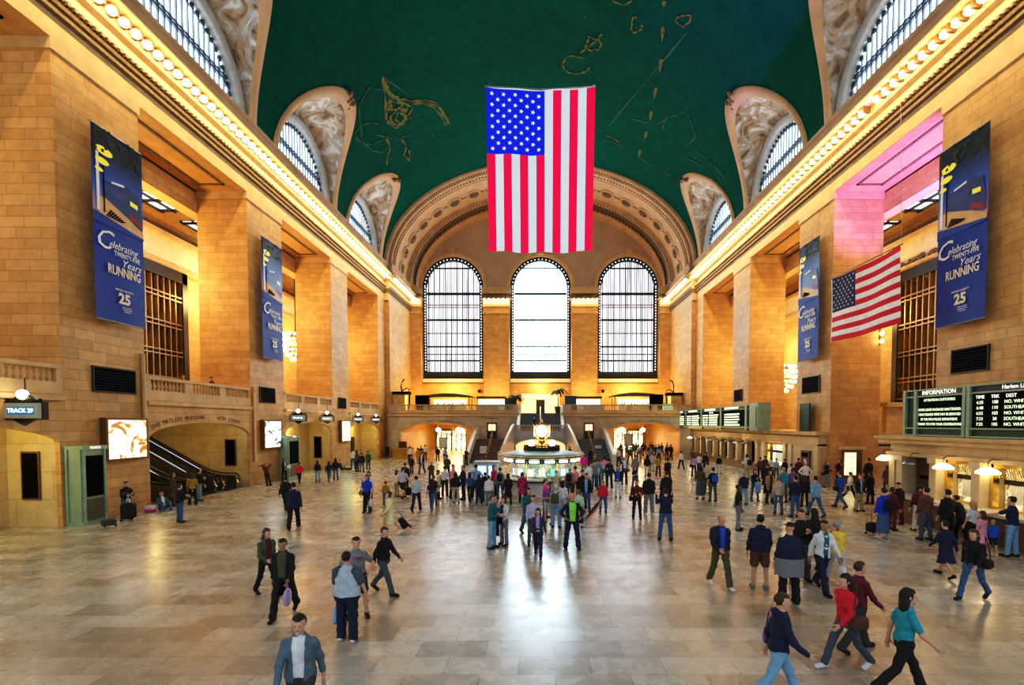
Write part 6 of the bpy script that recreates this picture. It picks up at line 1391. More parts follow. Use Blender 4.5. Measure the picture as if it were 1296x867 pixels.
# far left by the wall
who('kio', 137, 659, 611, 62, 'f', 'black sweater', 'denim jeans', 'shortk', 'man in a black sweater beside the green kiosk reaching for his bags', skin=0)
who('sit', 206, 646, 621, 62, 'i', 'teal jacket', 'denim jeans', 'shortk', 'person in a teal jacket sitting on the floor against the left wall', H=1.68)
who('stripe', 228, 661, 613, 160, 'f', 'black jacket', 'denim jeans', 'shortk', 'person in a black jacket and jeans standing alone before the escalators', inner='white')
who('brw', 219, 641, 598, 150, 's', 'brown coat', 'brown trousers', 'longb', 'person in a long brown coat waiting at the escalator entrance', inner='brown')
who('ylw', 231, 640, 599, 210, 's', 'mustard jacket', 'black trousers', 'longb', 'person in a mustard jacket next to the one in the long brown coat', inner='mustard')
who('esc', 252, 634, 594, 160, 'r', 'black sweater', 'lightdenim jeans', 'shortk', 'man in black top and light jeans about to step on the escalator')
who('lean', 340, 615, 586, 60, 'k', 'maroon sweater', 'black trousers', 'shortk', 'man in maroon leaning back with his hands behind his head by the left wall', tilt=-12, skin=2)
who('wall', 360, 610, 581, 70, 'f', 'black jacket', 'black jeans', 'longk', 'woman in black holding a white sheet beside the middle kiosk')
who('redw', 379, 612, 584, 190, 'w', 'red jacket', 'black leggings', 'ponyb', 'woman in a red jacket walking toward the middle left arch', inner='red')
for i, (fx, fy, hy, c) in enumerate(((402, 610, 583, 'lightdenim'), (415, 610, 583, 'denim'), (425, 608, 580, 'denim'))):
    who('girl%d' % i, fx, fy, hy, 182 + i * 4, 'sws'[i], 'black sweater', c + ' jeans', 'longk', ['leftmost of three girls in black tops walking hand in hand', 'middle of three girls in black tops walking hand in hand', 'rightmost of three girls in black tops walking hand in hand'][i])
who('lie', 433, 595, 583, 75, 'o', 'black jacket', 'black jeans', 'shortk', 'person in black sitting on the floor with legs out under the green poster', H=1.7)
who('g1', 447, 594, 568, 200, 'f', 'white shirt', 'denim jeans', 'shortk', 'man in a white shirt left of the small group by the farthest left arch')
who('g2', 452, 597, 570, 150, 's', 'olive jacket', 'black jeans', 'longk', 'person in an olive jacket inside the small group by the farthest left arch', inner='olive')
who('g3', 458, 598, 573, 182, 's', 'black jacket', 'denim jeans', 'shortk', 'broad man in a black jacket amid the group near the farthest left arch', girth=1.15)
who('g4', 466, 594, 571, 170, 's', 'teal jacket', 'black jeans', 'shortk', 'person in a teal jacket at the right of the group near the farthest left arch', inner='teal')
who('desk', 489, 579, 562, 20, 's', 'black coat', 'black trousers', 'shortk', 'dark figure standing at the left end of the round wooden desk', inner='black')
# left centre
who('wht', 467, 641, 597, 0, 's', 'white shirt', 'black trousers', 'longb', 'woman in a white shirt just behind the woman in royal blue')
who('roy', 465, 649, 601, -8, 's', 'royal tee', 'black trousers', 'longb', 'woman in a royal blue top and black trousers walking with a handbag')
who('kid', 480, 640, 611, 190, 's', 'mustard hoodie', 'denim jeans', 'shortk', 'child in a mustard hoodie beside the woman in royal blue', H=1.2)
who('suit', 494, 677, 620, -58, 'W', 'cream jacket', 'cream skirt', 'bobb', 'woman in a cream jacket and skirt pulling a black suitcase', inner='cream', shoe='white', girth=1.15)
who('lav', 510, 631, 590, 168, 'w', 'lavender tee', 'black shorts', 'shortk', 'man in a lavender tee and black shorts seen from behind', girth=1.15)
who('wr', 503, 629, 595, 150, 's', 'white tee', 'khaki trousers', 'longb', 'woman in a white tee and khaki trousers left of the man in black shorts')
who('bj', 513, 621, 586, 180, 's', 'black jacket', 'black jeans', 'shortk', 'man in a black jacket ahead of the man in black shorts', girth=1.2)
who('nw', 521, 600, 576, 10, 'w', 'navy blazer', 'navy trousers', 'bobk', 'woman in a navy suit walking out of the left orange arch', inner='navy')
who('nm', 534, 600, 572, -5, 'W', 'navy blazer', 'slate trousers', 'shortk', 'man in a dark blazer and white shirt walking out of the left orange arch')
who('om', 546, 613, 584, 205, 'f', 'charcoal blazer', 'black trousers', 'shortg', 'stooping man in a charcoal blazer left of the crowded group')
who('gb', 527, 647, 601, 182, 'W', 'pale shirt', 'navy trousers', 'shortk', 'man in a pale grey shirt and navy trousers walking away hand in hand')
who('nt', 541, 645, 605, 178, 'w', 'navy tee', 'denim jeans', 'longk', 'woman in a navy tee and jeans right of the pale grey shirt', skin=2)
who('ms', 549, 640, 607, 184, 's', 'maroon sweater', 'slate jeans', 'shortb', 'person in maroon with a pale bag right of the navy tee')
who('bw', 555, 632, 595, 90, 's', 'cream jacket', 'black leggings', 'longk', 'woman with long black hair in a cream jacket and black leggings', inner='black')
who('wv', 563, 628, 590, 175, 's', 'white shirt', 'black trousers', 'shortk', 'man in a white shirt and black trousers next to the woman in the cream jacket')
who('fs', 566, 607, 576, 185, 'f', 'charcoal blazer', 'black trousers', 'shortb', 'man in a dark suit turned toward the black framed notice stand')
who('pc', 571, 631, 588, 60, 'f', 'pink shirt', 'black trousers', 'shortb', 'man in a pink shirt at the middle of the crowded group')
who('nj', 580, 632, 589, -60, 'f', 'navy jacket', 'navy trousers', 'shortb', 'man in a navy jacket facing the man in the pink shirt', inner='navy')
who('bt', 577, 637, 598, 180, 's', 'black sweater', 'beige trousers', 'longk', 'woman in a black sweater and wide beige trousers seen from behind', girth=1.15)
who('dk', 592, 635, 597, 172, 'd', 'denim shirt', 'black leggings', 'longk', 'woman with very long black hair in a denim shirt and black leggings')
who('ls', 599, 631, 588, 182, 'a', 'skyblue shirt', 'charcoal trousers', 'shortk', 'man in a light blue shirt standing with his hands on his hips', girth=1.2)
who('nl', 603, 637, 601, 188, 's', 'navy jacket', 'navy trousers', 'longk', 'woman in dark navy in front of the man in the light blue shirt', inner='navy')
who('bk', 606, 612, 580, 176, 's', 'black tee', 'teal jeans', 'shortk', 'man in a black tee standing at the foot of the left stairs')
for i, (fx, fy, hy, t, b, r, l) in enumerate(((519, 587, 565, 'white shirt', 'black trousers', 185, 'person in a white shirt inside the left arch, leftmost'), (525, 587, 566, 'mustard shirt', 'khaki trousers', 180, 'person in mustard inside the left arch'), (533, 585, 564, 'charcoal shirt', 'black trousers', 20, 'person in charcoal inside the left arch'),
        (538, 583, 563, 'white shirt', 'charcoal trousers', 170, 'man in a white shirt deepest inside the left arch'), (554, 584, 565, 'black jacket', 'black trousers', 30, 'dark figure at the left side of the notice stand'), (562, 584, 566, 'skyblue shirt', 'black trousers', 190, 'man in a light blue shirt at the right side of the notice stand'), (590, 589, 567, 'maroon sweater', 'black trousers', 150, 'person in maroon beside the parapet of the left stairs'))):
    who('la%d' % i, fx, fy, hy, r, 'swfs'[i % 4], t, b, ['shortk', 'bobk', 'shortk', 'shortb'][i % 4], l, inner='black')
# around the booth
who('rc', 625, 628, 589, 60, 's', 'crimson jacket', 'black trousers', 'bobk', 'woman in a crimson jacket left of the information booth', inner='crimson')
who('sk', 614, 634, 597, 160, 's', 'black hoodie', 'denim jeans', 'shortk', 'young person in a black hoodie by the pale metal cabinets', H=1.5)
who('wj', 619, 640, 602, 184, 's', 'white jacket', 'grey trousers', 'shortb', 'person in a white jacket and grey trousers seen from behind left of the booth', inner='white', girth=1.2)
who('gh', 633, 632, 592, 178, 's', 'khaki hoodie', 'denim jeans', 'shortk', 'man in a khaki hoodie with a black backpack left of the booth', girth=1.1)
who('bl', 643, 639, 598, 190, 'w', 'black coat', 'black trousers', 'longk', 'tall woman all in black with long hair beside the booth counter', inner='black')
who('cr', 661, 636, 598, 180, 's', 'crimson coat', 'black trousers', 'bobk', 'woman in a long crimson patterned coat at the booth counter', inner='crimson')
who('tg', 623, 694, 627, 75, 'p', 'teal sweater', 'lightdenim jeans', 'shortb', 'man in a dark teal sweater and light jeans holding a phone to his ear', girth=1.12, skin=1)
who('wc', 638, 690, 629, -40, 'f', 'white jacket', 'grey trousers', 'bobb', 'woman in a white cardigan facing the man on the phone', inner='navy')
who('tc', 668, 676, 616, 30, 'd', 'teal coat', 'slate trousers', 'bobk', 'woman in a long dark teal coat left of the woman in the lilac top', inner='teal')
who('pg', 675, 690, 627, 5, 's', 'lavender sweater', 'slate jeans', 'shortb', 'person in a lavender sweater right behind the woman in the lilac top')
who('lc', 681, 704, 641, -4, 'w', 'charcoal jacket', 'navy jeans', 'longk', 'woman in a lilac top and dark cardigan walking toward the camera at the centre', inner='lilac')
who('mg', 690, 656, 607, 80, 'f', 'magenta tee', 'denim jeans', 'shortk', 'man in a magenta tee in front of the booth')
who('pw', 694, 663, 612, -20, 'f', 'purple tee', 'pale shorts', 'longk', 'dark-haired woman in purple beside the man in the magenta tee')
who('gs', 701, 667, 613, 165, 's', 'pale tee', 'lightdenim jeans', 'shortw', 'white-haired man in a pale tee with a green backpack', girth=1.15)
who('ww', 706, 655, 609, 150, 's', 'white sweater', 'pale trousers', 'longk', 'black-haired woman in white behind the man with the green backpack')
who('bs', 704, 635, 595, 180, 'l', 'beige shirt', 'khaki trousers', 'shorty', 'blond person in beige leaning at the booth counter')
who('tb', 721, 632, 592, 165, 's', 'tan shirt', 'charcoal trousers', 'thing', 'balding man in a tan shirt with a black backpack at the booth', girth=1.25, skin=1)
who('d1', 715, 629, 590, 200, 's', 'pink tee', 'black trousers', 'shortk', 'person in a pink tee left of the balding man with the black backpack')
who('gr', 724, 695, 624, 6, 'a', 'navy jacket', 'navy trousers', 'thinw', 'white-haired man in a bright green shirt and open navy jacket', inner='green', skin=1, girth=1.15)
who('lg', 732, 668, 620, 170, 's', 'mint jacket', 'pale trousers', 'bobl', 'woman in a mint jacket behind the man in bright green', inner='mint')
who('dj', 742, 648, 599, -10, 's', 'black jacket', 'denim jeans', 'shortk', 'man in a black jacket over a pale shirt right of the booth', inner='skyblue')
who('bo', 737, 644, 595, 200, 's', 'black hoodie', 'black jeans', 'capk', 'person in a black hoodie and cap next to the man with the pale shirt')
who('gv', 753, 620, 582, 178, 's', 'grey vest', 'denim jeans', 'shortb', 'person in a grey waistcoat and jeans right of the booth')
who('wl', 745, 621, 586, 190, 'f', 'white shirt', 'pale trousers', 'shortk', 'person in a white shirt left of the one in the grey waistcoat')
who('st', 747, 587, 567, 182, 's', 'black coat', 'black trousers', 'shortk', 'black-clad figure at the foot of the right stairs', inner='black')
who('pk', 765, 612, 575, 175, 'r', 'pink tee', 'teal jeans', 'bobk', 'woman in a pink tee reaching out near the right stairs')
who('n1', 771, 618, 580, 184, 's', 'navy jacket', 'navy trousers', 'shortk', 'person in navy beside the woman in the pink tee', inner='navy')
who('n2', 759, 617, 581, 160, 's', 'turquoise jacket', 'navy jeans', 'shortk', 'person in a turquoise jacket between the grey waistcoat and the pink tee', inner='navy')
who('mb', 739, 603, 574, 170, 's', 'magenta jacket', 'grey trousers', 'bobk', 'person in magenta in the gap right of the booth roof', inner='magenta')
who('rk', 763, 650, 606, 176, 's', 'red hoodie', 'denim jeans', 'shorty', 'fair-haired child in a red hoodie holding a white bag', H=1.5)
for i, (fx, fy, hy, c) in enumerate(((652, 587, 566, 'pale jacket'), (663, 588, 568, 'black jacket'), (670, 587, 565, 'grey sweater'), (721, 587, 565, 'navy tee'))):
    who('bb%d' % i, fx, fy, hy, [170, 10, -30, 20][i], 's', c, 'black trousers', ['shortk', 'bobk', 'shortk', 'bobk'][i], ['person in pale grey above the left rim of the booth roof', 'person in a black jacket near the left globe lamp of the booth', 'person in grey nearest the left of the clock, behind the booth', 'person in navy above the right rim of the booth roof'][i], inner='white')
CR['ups'] = person(-.75, 57.97, LZ + 4 * (FL - LZ) / 17, 1.6, 0, 's', 'navy tee', 'black trousers', 'shortk', 'lone person standing on the upper centre steps')
# right centre
who('bc', 782, 630, 590, -6, 'k', 'navy jacket', 'white trousers', 'bobk', 'woman in a blue shirt, open navy jacket and white trousers with raised hands', inner='blue', shoe='black', girth=1.1)
who('vs', 790, 613, 576, 10, 's', 'navy vest', 'black trousers', 'shortw', 'white-haired man in a navy waistcoat and white shirt', girth=1.15)
who('yc', 803, 622, 594, 30, 'x', 'navy tee', 'denim jeans', 'bobb', 'young woman in a navy tee with folded arms right of the navy waistcoat')
who('ph', 806, 657, 607, -4, 'f', 'maroon shirt', 'black jeans', 'shortk', 'man in a maroon shirt with a camera in his hands facing the camera', skin=1)
who('bg', 821, 651, 595, 183, 's', 'black jacket', 'grey trousers', 'shortk', 'broad man in a black jacket and grey trousers seen from behind', girth=1.3, inner='black', shoe='white')
who('bh', 843, 642, 597, 186, 's', 'black coat', 'black trousers', 'shortb', 'person in a bulky black coat behind the man taking a photo', girth=1.4, inner='black')
who('pt', 842, 684, 618, 178, 'c', 'navy sweater', 'denim jeans', 'shortk', 'man in a navy sweater and jeans lifting a camera to his eyes', girth=1.12)
who('gy', 804, 608, 576, 180, 's', 'grey hoodie', 'denim jeans', 'shortb', 'person in a grey hoodie outside the right orange arch', girth=1.1)
who('bz', 819, 604, 576, 176, 's', 'black jacket', 'pale trousers', 'longk', 'person in a black jacket and pale trousers outside the right orange arch', inner='black')
who('mu', 833, 603, 577, 182, 'f', 'mustard jacket', 'black trousers', 'shortk', 'person in a mustard jacket and black trousers outside the right orange arch', inner='mustard')
who('b5', 845, 612, 579, 184, 'w', 'black sweater', 'black trousers', 'shortk', 'person all in black walking into the right orange arch')
who('wf', 862, 594, 570, 186, 'w', 'white shirt', 'navy trousers', 'shortk', 'man in a white shirt and navy trousers walking along the ticket row')
who('gt', 825, 597, 573, 170, 's', 'pale jacket', 'khaki trousers', 'shortb', 'person in pale grey behind the one in the mustard jacket', inner='white')
who('w9', 783, 590, 567, 184, 's', 'lavender shirt', 'navy trousers', 'shortk', 'person in a lavender shirt beside the right stair parapet')
cols = ['black jacket', 'charcoal jacket', 'white shirt', 'navy sweater', 'skyblue shirt', 'black sweater', 'brown jacket', 'purple sweater', 'grey sweater', 'slate jacket', 'maroon sweater', 'teal jacket']
rr = random.Random(11); hs = ['shortk', 'bobk', 'longk', 'shortb', 'shortk', 'capk']
for i in range(27):
    fx = 782 + i * 2.6 + rr.uniform(-1, 1); fy = 577 + rr.choice((0, 2.5, 5, 8)) + rr.uniform(-.5, .5); c = cols[(i * 5) % 12]; b = ['black trousers', 'navy jeans', 'charcoal trousers', 'khaki trousers'][i % 4]
    who('ra%d' % i, fx, fy, fy - .41 * (fy - 536), rr.choice((0, 30, 150, 180, 200, 330)), 'swfWs'[i % 5], c, b, hs[i % 6],
        'person in %s and %s, %s from left in right arch crowd' % (' '.join([WORD.get(c.split()[0], c.split()[0]), c.split()[1]]), b, ['first', 'second', 'third', 'fourth', 'fifth', 'sixth', 'seventh', 'eighth', 'ninth', 'tenth', 'eleventh', 'twelfth', 'thirteenth', 'fourteenth', 'fifteenth', 'sixteenth', 'seventeenth', 'eighteenth', 'nineteenth', 'twentieth', '21st', '22nd', '23rd', '24th', '25th', '26th', '27th'][i]), group='crowd inside the right arch', inner='black')
# along the ticket row
who('t1', 878, 603, 577, 186, 's', 'lilac shirt', 'black trousers', 'bobk', 'woman in a lilac shirt with a navy bag by the long ticket row')
who('t2', 885, 600, 574, 170, 's', 'white tee', 'black jeans', 'shortk', 'person in white between the lilac shirt and black jacket at the ticket row')
who('t3', 891, 601, 572, 190, 's', 'black jacket', 'black trousers', 'shortk', 'man in a black jacket by the ticket row right of the white tee', inner='black')
who('t4', 886, 632, 585, 178, 's', 'olive sweater', 'slate longskirt', 'longk', 'woman in an olive sweater and long slate skirt seen from behind', shoe='maroon')
who('t5', 895, 625, 584, 200, 'f', 'beige jacket', 'charcoal jeans', 'shortb', 'man in a beige jacket facing the woman in the long slate skirt', inner='white')
who('t6', 902, 635, 592, 186, 's', 'black tee', 'slate jeans', 'shortk', 'person in a black tee with a blue backpack right of the long slate skirt', girth=1.1)
who('t7', 910, 600, 576, 182, 's', 'black sweater', 'pale jeans', 'shortk', 'person in a black sweater and pale jeans by the ticket row')
who('t8', 945, 607, 575, 200, 'f', 'white jacket', 'khaki trousers', 'bobk', 'person with curly dark hair and a black bag near the lit ticket window', inner='white')
who('t9', 962, 606, 579, 186, 's', 'brown jacket', 'black trousers', 'shortk', 'person in a brown jacket queueing at the lit ticket window', inner='brown')
who('u1', 968, 605, 577, 178, 's', 'charcoal coat', 'black trousers', 'shortk', 'person in a charcoal coat queueing at the lit ticket window', inner='black')
who('u2', 976, 604, 580, 180, 's', 'white tee', 'navy jeans', 'shortk', 'person in a white tee at the middle of the lit ticket window')
who('u3', 981, 606, 580, 182, 's', 'pale shirt', 'denim jeans', 'shortk', 'person in a pale grey shirt at the lit ticket window')
who('u4', 994, 608, 581, 178, 's', 'black jacket', 'black trousers', 'shortk', 'person in a black jacket at the right side of the lit ticket window', inner='black')
who('u5', 1001, 607, 582, 176, 's', 'white shirt', 'slate trousers', 'shortk', 'person in a white shirt just right of the lit ticket window')
who('v1', 941, 639, 597, 184, 's', 'navy jacket', 'lightdenim jeans', 'shortg', 'grey-haired man in a navy jacket seen from behind', girth=1.2, inner='navy')
who('v2', 934, 671, 614, 78, 'h', 'black tee', 'grey trousers', 'shortk', 'man in a black tee and grey trousers with a light blue shoulder bag', skin=3)
who('v3', 955, 634, 594, 2, 'x', 'navy jacket', 'denim jeans', 'bobk', 'woman in a navy jacket holding a light blue coat over her arm', inner='black')
who('v4', 971, 624, 587, 186, 's', 'black coat', 'black trousers', 'shortb', 'broad person in a black coat left of the woman in the tan jacket', girth=1.4, inner='black')
who('v5', 974, 637, 595, 8, 's', 'tan jacket', 'black trousers', 'longk', 'woman in a tan jacket over black with long dark hair facing the camera', inner='black')
who('v6', 985, 651, 603, 170, 's', 'beige jacket', 'denim jeans', 'bobl', 'person in a beige jacket and jeans left of the navy sweater', inner='beige')
who('v7', 991, 636, 592, 180, 's', 'turquoise hoodie', 'slate jeans', 'shorty', 'person in a turquoise hoodie behind the beige jacket')
who('v8', 1001, 654, 602, 192, 's', 'navy sweater', 'denim jeans', 'shortk', 'man in a navy sweater and jeans standing behind the denim jacket group', girth=1.1)
who('v9', 1003, 634, 592, 170, 's', 'purple jacket', 'black trousers', 'bobb', 'person in a purple jacket right of the turquoise hoodie', inner='purple')
who('w1', 1019, 622, 584, -6, 'a', 'white sweater', 'black trousers', 'cap' + 'w', 'woman in a white sweater and pale cap with her arms held out')
who('w2', 1014, 612, 580, 190, 's', 'maroon jacket', 'black trousers', 'shortk', 'person in maroon using the wall machine', inner='maroon')
who('w3', 1018, 642, 602, 176, 's', 'black jacket', 'black trousers', 'longb', 'brown-haired woman in black beside the man in the denim jacket', inner='black')
who('w4', 1032, 654, 601, 184, 'w', 'lightdenim jacket', 'denim jeans', 'shortk', 'man in a light blue denim jacket walking away', inner='white')
who('w5', 1046, 609, 579, 10, 'x', 'black jacket', 'grey longskirt', 'bobb', 'woman in a black jacket and long grey skirt leaning by the pink wall', inner='black')
who('w6', 1062, 617, 581, -60, 'p', 'maroon jacket', 'black trousers', 'bobb', 'woman in dark maroon standing left of the lit bronze door', inner='black')
who('w7', 1063, 643, 587, 200, 'W', 'blue tee', 'denim jeans', 'shortb', 'man in a blue tee with a black bag slung behind him')
who('w8', 1075, 634, 596, 80, 'W', 'white shirt', 'black trousers', 'shortb', 'person in a white shirt striding right past the blue tee')
who('w9b', 1087, 647, 600, 14, 's', 'black blazer', 'khaki trousers', 'shortb', 'man in a black blazer and khaki trousers facing the camera', inner='skyblue')
who('x1', 1101, 638, 598, 190, 's', 'black coat', 'black trousers', 'bobb', 'person in a black coat right of the khaki trousers', inner='black')
who('x2', 1099, 613, 578, 180, 's', 'black coat', 'black trousers', 'shortk', 'figure in a dark coat against the pink wall behind the black coat', inner='black', girth=1.1)
who('x3', 1122, 622, 589, 185, 's', 'brown coat', 'slate trousers', 'bobb', 'person in a brown coat in the gap beside the near ticket block', inner='brown')
who('x4', 1117, 682, 618, 188, 's', 'royal jacket', 'denim longskirt', 'shortk', 'person in a royal blue jacket with a black backpack queueing for tickets', inner='royal', shoe='pale')
who('x5', 1128, 671, 617, 100, 's', 'maroon jacket', 'maroon trousers', 'bobk', 'person in maroon right of the royal blue jacket', inner='grey')
who('x6', 1136, 664, 611, 176, 's', 'black hoodie', 'maroon trousers', 'capk', 'person in a black hoodie and cap at the end of the ticket counter')
who('x7', 1162, 672, 613, 180, 's', 'maroon jacket', 'white trousers', 'bobk', 'woman in maroon and white trousers at the dark ticket window', inner='brown')
who('x8', 1171, 684, 612, 186, 's', 'brown jacket', 'slate jeans', 'shortk', 'man in a brown jacket with a blue duffel bag', inner='brown')
who('x9', 1198, 688, 620, 182, 's', 'black sweater', 'black trousers', 'shortk', 'man in a black sweater at the second near ticket window')
who('y1', 1216, 687, 627, 205, 'l', 'black jacket', 'black trousers', 'shortk', 'man in black leaning on the counter left of the white shirt', inner='maroon', girth=1.15)
who('y2', 1240, 681, 624, 215, 'l', 'white shirt', 'khaki trousers', 'shortw', 'white-haired man in a white shirt leaning on the ticket counter')
who('y3', 1230, 694, 634, 190, 's', 'white tee', 'black jeans', 'longy', 'woman with long blond hair in a white tee by the ticket counter')
who('y4', 1242, 704, 649, 195, 's', 'pink dress', 'pink leggings', 'longb', 'girl in a pale pink dress beside the blond woman', H=1.4)
who('y5', 1253, 703, 660, 150, 's', 'blue hoodie', 'navy shorts', 'shorty', 'small child in a blue hoodie beside the girl in pink', H=1.1, shoe='white')
who('y6', 1280, 705, 629, 205, 'r', 'navy tee', 'lightdenim jeans', 'shortk', 'man in a navy tee and light jeans at the rightmost ticket window', girth=1.12)
# foreground right
who('z1', 911, 742, 650, 6, 'd', 'navy jacket', 'olive trousers', 'think', 'balding man in a navy jacket, blue shirt and olive trousers walking to the camera', inner='blue', shoe='white', skin=1)
who('z2', 961, 745, 652, 172, 's', 'navy hoodie', 'brown shorts', 'shortk', 'man in a navy hoodie and brown shorts seen from behind', girth=1.2, skin=0, shoe='grey')
who('z3', 998, 764, 662, 180, 's', 'navy sweater', 'black trousers', 'capk', 'heavy person in a navy sweater with a grey coat tied round the waist', girth=1.35)
who('z4', 1012, 735, 644, 4, 'x', 'black sweater', 'charcoal trousers', 'shortb', 'short-haired woman in a black sweater facing the camera behind the heavy person')
who('z5', 1029, 722, 644, 180, 's', 'black tee', 'black trousers', 'longk', 'person with long dark hair behind the man in the white jacket')
who('z6', 1040, 748, 655, 4, 'W', 'white jacket', 'navy trousers', 'shortk', 'man in an open white jacket over a striped shirt and navy trousers', inner='teal', skin=2)
who('z7', 1058, 739, 657, 170, 'w', 'yellow jacket', 'pale trousers', 'shortg', 'grey-haired woman in a yellow jacket and crimson scarf', inner='crimson')
who('z8', 1196, 730, 657, 184, 'W', 'navy coat', 'denim skirt', 'shortk', 'person in a navy coat, blue skirt and black boots walking away', inner='navy')
who('z9', 1231, 758, 667, -66, 'W', 'black jacket', 'denim jeans', 'longb', 'brown-haired woman in a black jacket and jeans walking left in heels', inner='black')
who('za', 984, 893, 746, 80, 'w', 'navy hoodie', 'lightdenim jeans', 'shortb', 'person in a navy hoodie and pale jeans cut off by the bottom edge', inner='navy')
who('zb', 1070, 846, 722, -78, 'W', 'red jacket', 'slate jeans', 'longk', 'woman in a red jacket and dark jeans hurrying left in white trainers', inner='red', shoe='white')
who('zc', 1083, 824, 707, 100, 'w', 'maroon sweater', 'charcoal trousers', 'shortb', 'person with brown hair in maroon partly behind the red jacket', skin=1)
who('zd', 1142, 880, 740, 78, 'w', 'turquoise tee', 'black trousers', 'longk', 'woman in a turquoise top and black trousers at the bottom right', girth=1.05)
# people leaning over the left gallery
for i, (x, y, t) in enumerate(((-23.4, 22.3, 'black jacket'), (-23.8, 15.5, 'navy sweater'), (-21.2, 26.0, 'black sweater'), (-21.3, 29.3, 'charcoal jacket'), (-20.6, 30.8, 'maroon sweater'))):
    person(x, y, FL, 1.6, 90, 's', t, 'black trousers', 'shortk', ['head of a person in black on the nearest left gallery', 'person in navy on the nearest left gallery at the frame edge', 'person in a black sweater on the gallery over the escalators', 'person in a charcoal jacket on the gallery over the escalators', 'person in maroon on the gallery nearest the second left pier'][i])
# raglan sleeves, tied coat, stripes
def sleeves(key, col, name='contrast_sleeve'):
    r = CR[key]
    me = r.children[0].data
    for k, s in (('L', 1), ('R', -1)):
        J = skeleton('h', 1.5); q = MB().mat(cm(col)); a, b = J['sh' + k], J['elb' + k]; p0 = a + np.array([-s * .07, 0, .045]); q.tube([tuple(p0), tuple(a), tuple(a + (b - a) * .5), tuple(a + (b - a) * .85)], [.075, .098, .085, .078], 12); q.build(name, r)
sleeves('big', 'slate')
def torso_band(key, col, z0, z1, w, d, name, front=False, n=24, mat=None):
    r = CR[key]; q = MB().mat(mat or cm(col)); P = []
    for k in range(n + 1):
        a = 2 * PI * k / n if not front else PI + PI * k / n; P.append([(w * math.cos(a), d * math.sin(a), z + (.02 * math.sin(5 * a) if i_ == 0 else 0)) for i_, z in enumerate((z0, z1))])
    q.grid(P); q.build(name, r)
torso_band('z3', 'grey', .62, 1.0, .30, .225, 'tied_coat'); torso_band('lc', 'black', .95, .99, .16, .12, 'belt')
for k in range(4): torso_band('z6', 'white', 1.02 + k * .09, 1.06 + k * .09, .10, .139, 'shirt_stripe', True)
q = MB().mat(cm('crimson')); q.tube([(-.09, -.12, 1.1), (-.08, -.12, 1.35), (0, .07, 1.47), (.08, -.12, 1.36), (.1, -.15, 1.0)], .035, 8); q.build('scarf', CR['z7'])
text('METS', .075, (0.0, -.148, 1.30), CR['lad'], cm('crimson'), 'printed_word', shear=.3)
q = MB().mat(cm('crimson')); q.box(-.06, .06, -.13, -.12, 1.16, 1.22); q.build('red_print', CR['front'])
q = MB().mat(cm('pink'))
for k in range(9): a = k * 1.3; q.tube([(.12 * math.cos(a), .155 + .02 * math.sin(k), 1.38 - k * .09), (.12 * math.cos(a + .8), .165, 1.34 - k * .09)], .016, 5)
q.build('coat_pattern', CR['cr'])
q = MB().mat(M_black); q.box(-.065, .065, -.045, .035, -.04, .04); q.tube([(0, -.04, 0), (0, -.1, 0)], .03, 10)
for key, d in (('pt', 'camera held up by the man in the navy sweater'), ('ph', 'camera held by the man in the maroon shirt')):
    j = CR[key]['_j']; m_ = [(j[i] + j[i + 3]) / 2 for i in range(3)]; o = link('camera', None, None, wp(CR[key], m_), CR[key].rotation_euler[2]); tag(o, d, 'camera')
    MB().mat(M_black).box(-.065, .065, -.045, .035, -.04, .04).build('camera_body', o); MB().mat(M_black).tube([(0, -.04, 0), (0, -.1, 0)], .03, 10).build('lens', o)
j = CR['tg']['_j']; o = tag(MB().mat(M_black).box(-.012, .012, -.03, .03, -.06, .06).build('mobile_phone', None, wp(CR['tg'], j[0:3]), .4), 'dark phone at the ear of the man in the teal sweater', 'phone')
# bags
for key, col, d in (('bp', 'black', 'small dark backpack on the figure ahead of the navy blazer'), ('gh', 'black', 'black backpack on the man in the khaki hoodie'), ('gs', 'olive', 'big green backpack on the white-haired man in the pale tee'), ('tb', 'black', 'black backpack on the balding man at the booth'),
                  ('t6', 'blue', 'blue backpack on the person in the black tee'), ('x4', 'black', 'black backpack on the royal blue jacket in the ticket queue'), ('z1', 'black', 'dark backpack on the balding man in the navy jacket'), ('t8', 'black', 'black backpack on the curly-haired person near the lit ticket window')):
    backpack(CR[key], col, d)
for key, col, s, d in (('roy', 'black', -1, 'black handbag of the woman in royal blue'), ('wr', 'black', -1, 'black handbag of the woman in khaki trousers'), ('ms', 'pale', -1, 'pale shoulder bag of the person in the maroon sweater'), ('bw', 'slate', 1, 'slate bag of the woman in the cream jacket'), ('cr', 'brown', -1, 'brown handbag of the woman in the crimson coat'),
                     ('pw', 'white', 1, 'white bag hanging in front of the woman in purple'), ('ph', 'black', -1, 'black shoulder bag of the man with the camera in maroon'), ('t1', 'navy', 1, 'navy bag of the woman in the lilac shirt'), ('v2', 'skyblue', 1, 'light blue bag of the man in the black tee'), ('w7', 'black', 1, 'black bag slung on the man in the blue tee'),
                     ('w5', 'black', -1, 'black bag of the woman in the long grey skirt'), ('w3', 'olive', -1, 'olive bag of the brown-haired woman in black'), ('z9', 'black', 1, 'black handbag of the woman walking left in heels'), ('gr', 'black', 1, 'black bag at the hip of the man in bright green'), ('za', 'purple', 1, 'purple bag of the person at the bottom edge'), ('vs', 'black', 1, 'black bag of the man in the navy waistcoat'), ('zb', 'brown', 1, 'brown bag of the woman in the red jacket')):
    handbag(CR[key], col, d, s)
